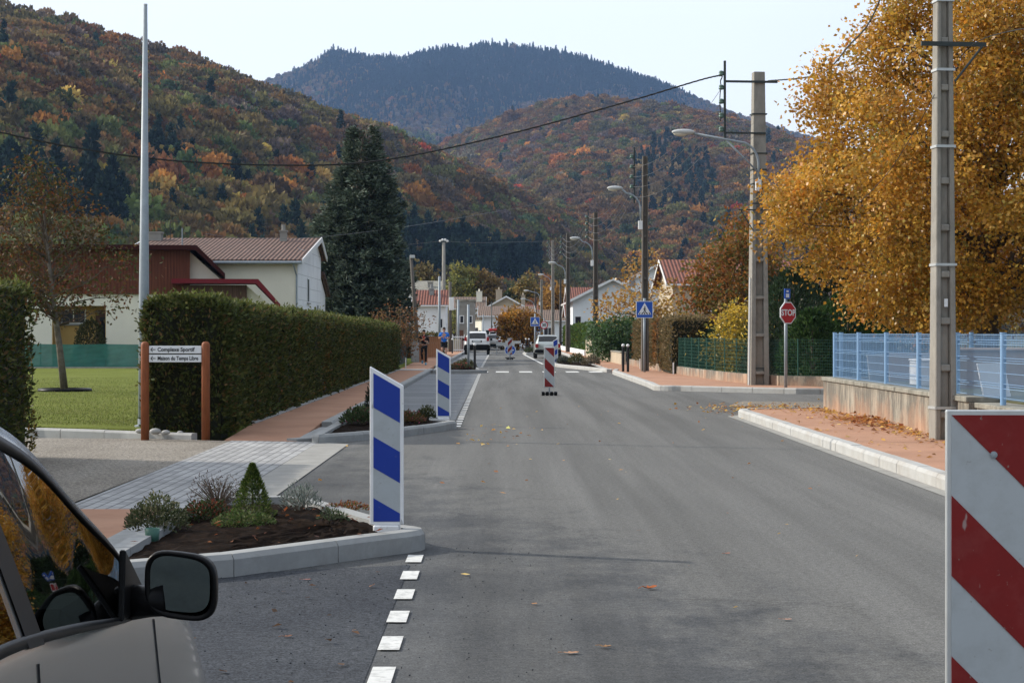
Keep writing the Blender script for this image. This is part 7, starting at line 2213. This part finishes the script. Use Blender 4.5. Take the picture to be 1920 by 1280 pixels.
n = 90; pts = np.stack([rng.uniform(-2.5, -.8, n), rng.uniform(12.6, 16.6, n)], 1); pts = pts[pts[:, 1] > 12.4 + (pts[:, 0] + 2.5) * .75]
ground_leaves('fallen_leaves', 'rusty red leaves lying on the soil of the front planter', pts, .16, .05, [(.20, .06, .025), (.15, .045, .02), (.24, .09, .035)])
n = 45; pts = np.stack([rng.uniform(-2.6, -.7, n), rng.uniform(8, 13, n)], 1)
ground_leaves('fallen_leaves', 'crumbled brown leaf bits on the dark parking bay', pts[(pts[:, 1] < 12.2 + (pts[:, 0] + 2.5) * .75)], .014, .05, [(.2, .1, .05), (.12, .07, .04)])
# large single leaves on the road close to the camera
def single_leaf(label, px, py, s, col, rz, curl=.35):
    Y = F * EYE / (py - CY); x = (px - CX) * Y / F
    b = MB(); n = 9; out = []
    sil = [(0, -.02), (.16, .16), (.34, .10), (.44, .34), (.6, .2), (.82, .22), (1, 0)]
    top = [(u, v) for u, v in sil]; pts2 = top + [(u, -v) for u, v in sil[-2:0:-1]]
    spine = [(u, 0) for u, _ in sil]
    vs = []
    for u, v in top: vs.append((u * s - s / 2, v * s, curl * s * ((u - .5) ** 2 * 1.2 + abs(v) * .8)))
    for u, v in top: vs.append((u * s - s / 2, -v * s, curl * s * ((u - .5) ** 2 * 1.2 + abs(v) * .5)))
    for u, v in top: vs.append((u * s - s / 2, 0, curl * s * (u - .5) ** 2 * 1.0))
    m = len(top)
    fs = [(i, i + 1, 2 * m + i + 1, 2 * m + i) for i in range(m - 1)] + [(m + i + 1, m + i, 2 * m + i, 2 * m + i + 1) for i in range(m - 1)]
    b.add(vs, fs)
    b.tube([(-s * .5, 0, curl * s * .25), (-s * .75, s * .05, .004)], .0018, 5)
    o = b.build('fallen_leaf', M('dry_leaf', col, .6, var=.3, vs=30), None, (x, Y, .008)); o.rotation_euler = (0, 0, rz)
    tag(o, label, 'leaf')
single_leaf('largest curled orange leaf lying alone in the middle of the foreground road', 1218, 1105, .10, (.38, .10, .02), .3, .6)
single_leaf('tan leaf flat on the road at the bottom of the picture, left of its neighbour', 1070, 1226, .085, (.36, .19, .10), .1, .2)
single_leaf('folded brown leaf just right of the flat tan leaf at the bottom', 1134, 1215, .07, (.26, .14, .06), -.4, .5)
single_leaf('small reddish leaf on the right half of the road, farther than the orange leaf', 1363, 1039, .06, (.3, .11, .06), .6, .3)
single_leaf('pale pinkish leaf on the road close to the right barrier panel', 1475, 1163, .06, (.36, .2, .13), 0, .2)
single_leaf('brown leaf in the dark parking bay near the car mirror', 538, 1196, .06, (.2, .09, .05), .4, .5)
single_leaf('dark reddish leaf below the front planter kerb', 575, 1088, .06, (.26, .1, .08), .2, .2)
# grit on the dark bay and gravel crumbs
b = MB()
for _ in range(420):
    x, y = random.uniform(-2.5, .4), random.uniform(8.5, 14.2)
    if y > 12.0 + (x + 2.5) * .78 and x < -.4: continue
    r = random.uniform(.002, .0055)
    b.ball((x, y, .004 + r * .5), r, 5, sc=(1, random.uniform(.7, 1.2), .7))
tag(b.build('grit', X['bay']), 'dark asphalt grit crumbs scattered over the front parking bay', 'grit', kind='stuff')
# rounded stones at the foot of the direction sign
for i, (lab, x, y, r) in enumerate((('largest pale round stone at the foot of the left wooden post', -5.18, 28.75, .075), ('small pale stone between the wooden post and hedge', -5.0, 28.62, .055), ('flat grey stone next to the galvanised pole foot', -5.45, 28.95, .06), ('little white stone nearest the hedge corner', -4.8, 28.7, .04))):
    b = MB(); b.ball((0, 0, r * .4), r, 12, sc=(1.2, .9, .65)); o = b.build('stone', X['kerbwhite'], None, (x, y, .09), smooth=True); tag(o, lab, 'stone')
# tree ring on the lawn
b = MB()
pts = [(.62 * math.cos(a), .62 * math.sin(a), .02) for a in np.linspace(0, 6.2832, 33)]
b.tube(pts, .06, 6, caps=False)
tag(b.build('tree_ring', X['dark'], None, (-11.0, 48.4, .12), smooth=True), 'dark low ring edging around the foot of the leaning garden tree', 'edging')
# grass blades on the lawn
n = 26000
u = rng.uniform(0, 1, n); Yg = 29.6 / (1 - u * (1 - 29.6 / 62)); xg = rng.uniform(-.262, -.12, n) * Yg
ok = (xg < -5.2 - np.clip(29.5 - Yg, 0, 1) * 3) & (Yg > 30.2 + np.clip(-xg - 5.6, 0, 1.5) * .4)
Pg = np.stack([xg, Yg, np.full(n, .118)], 1)[ok]
gg = leaf_mesh('grass', Pg, np.tile([0, 0, 1.], (len(Pg), 1)), rng.uniform(.02, .05, len(Pg)), .010, pick([(.12, .15, .03), (.15, .18, .045), (.09, .12, .025), (.2, .2, .08)], len(Pg), .2), X['leaf'], None, .45)
tag(gg, 'short green lawn grass behind the direction sign', 'grass', kind='stuff')
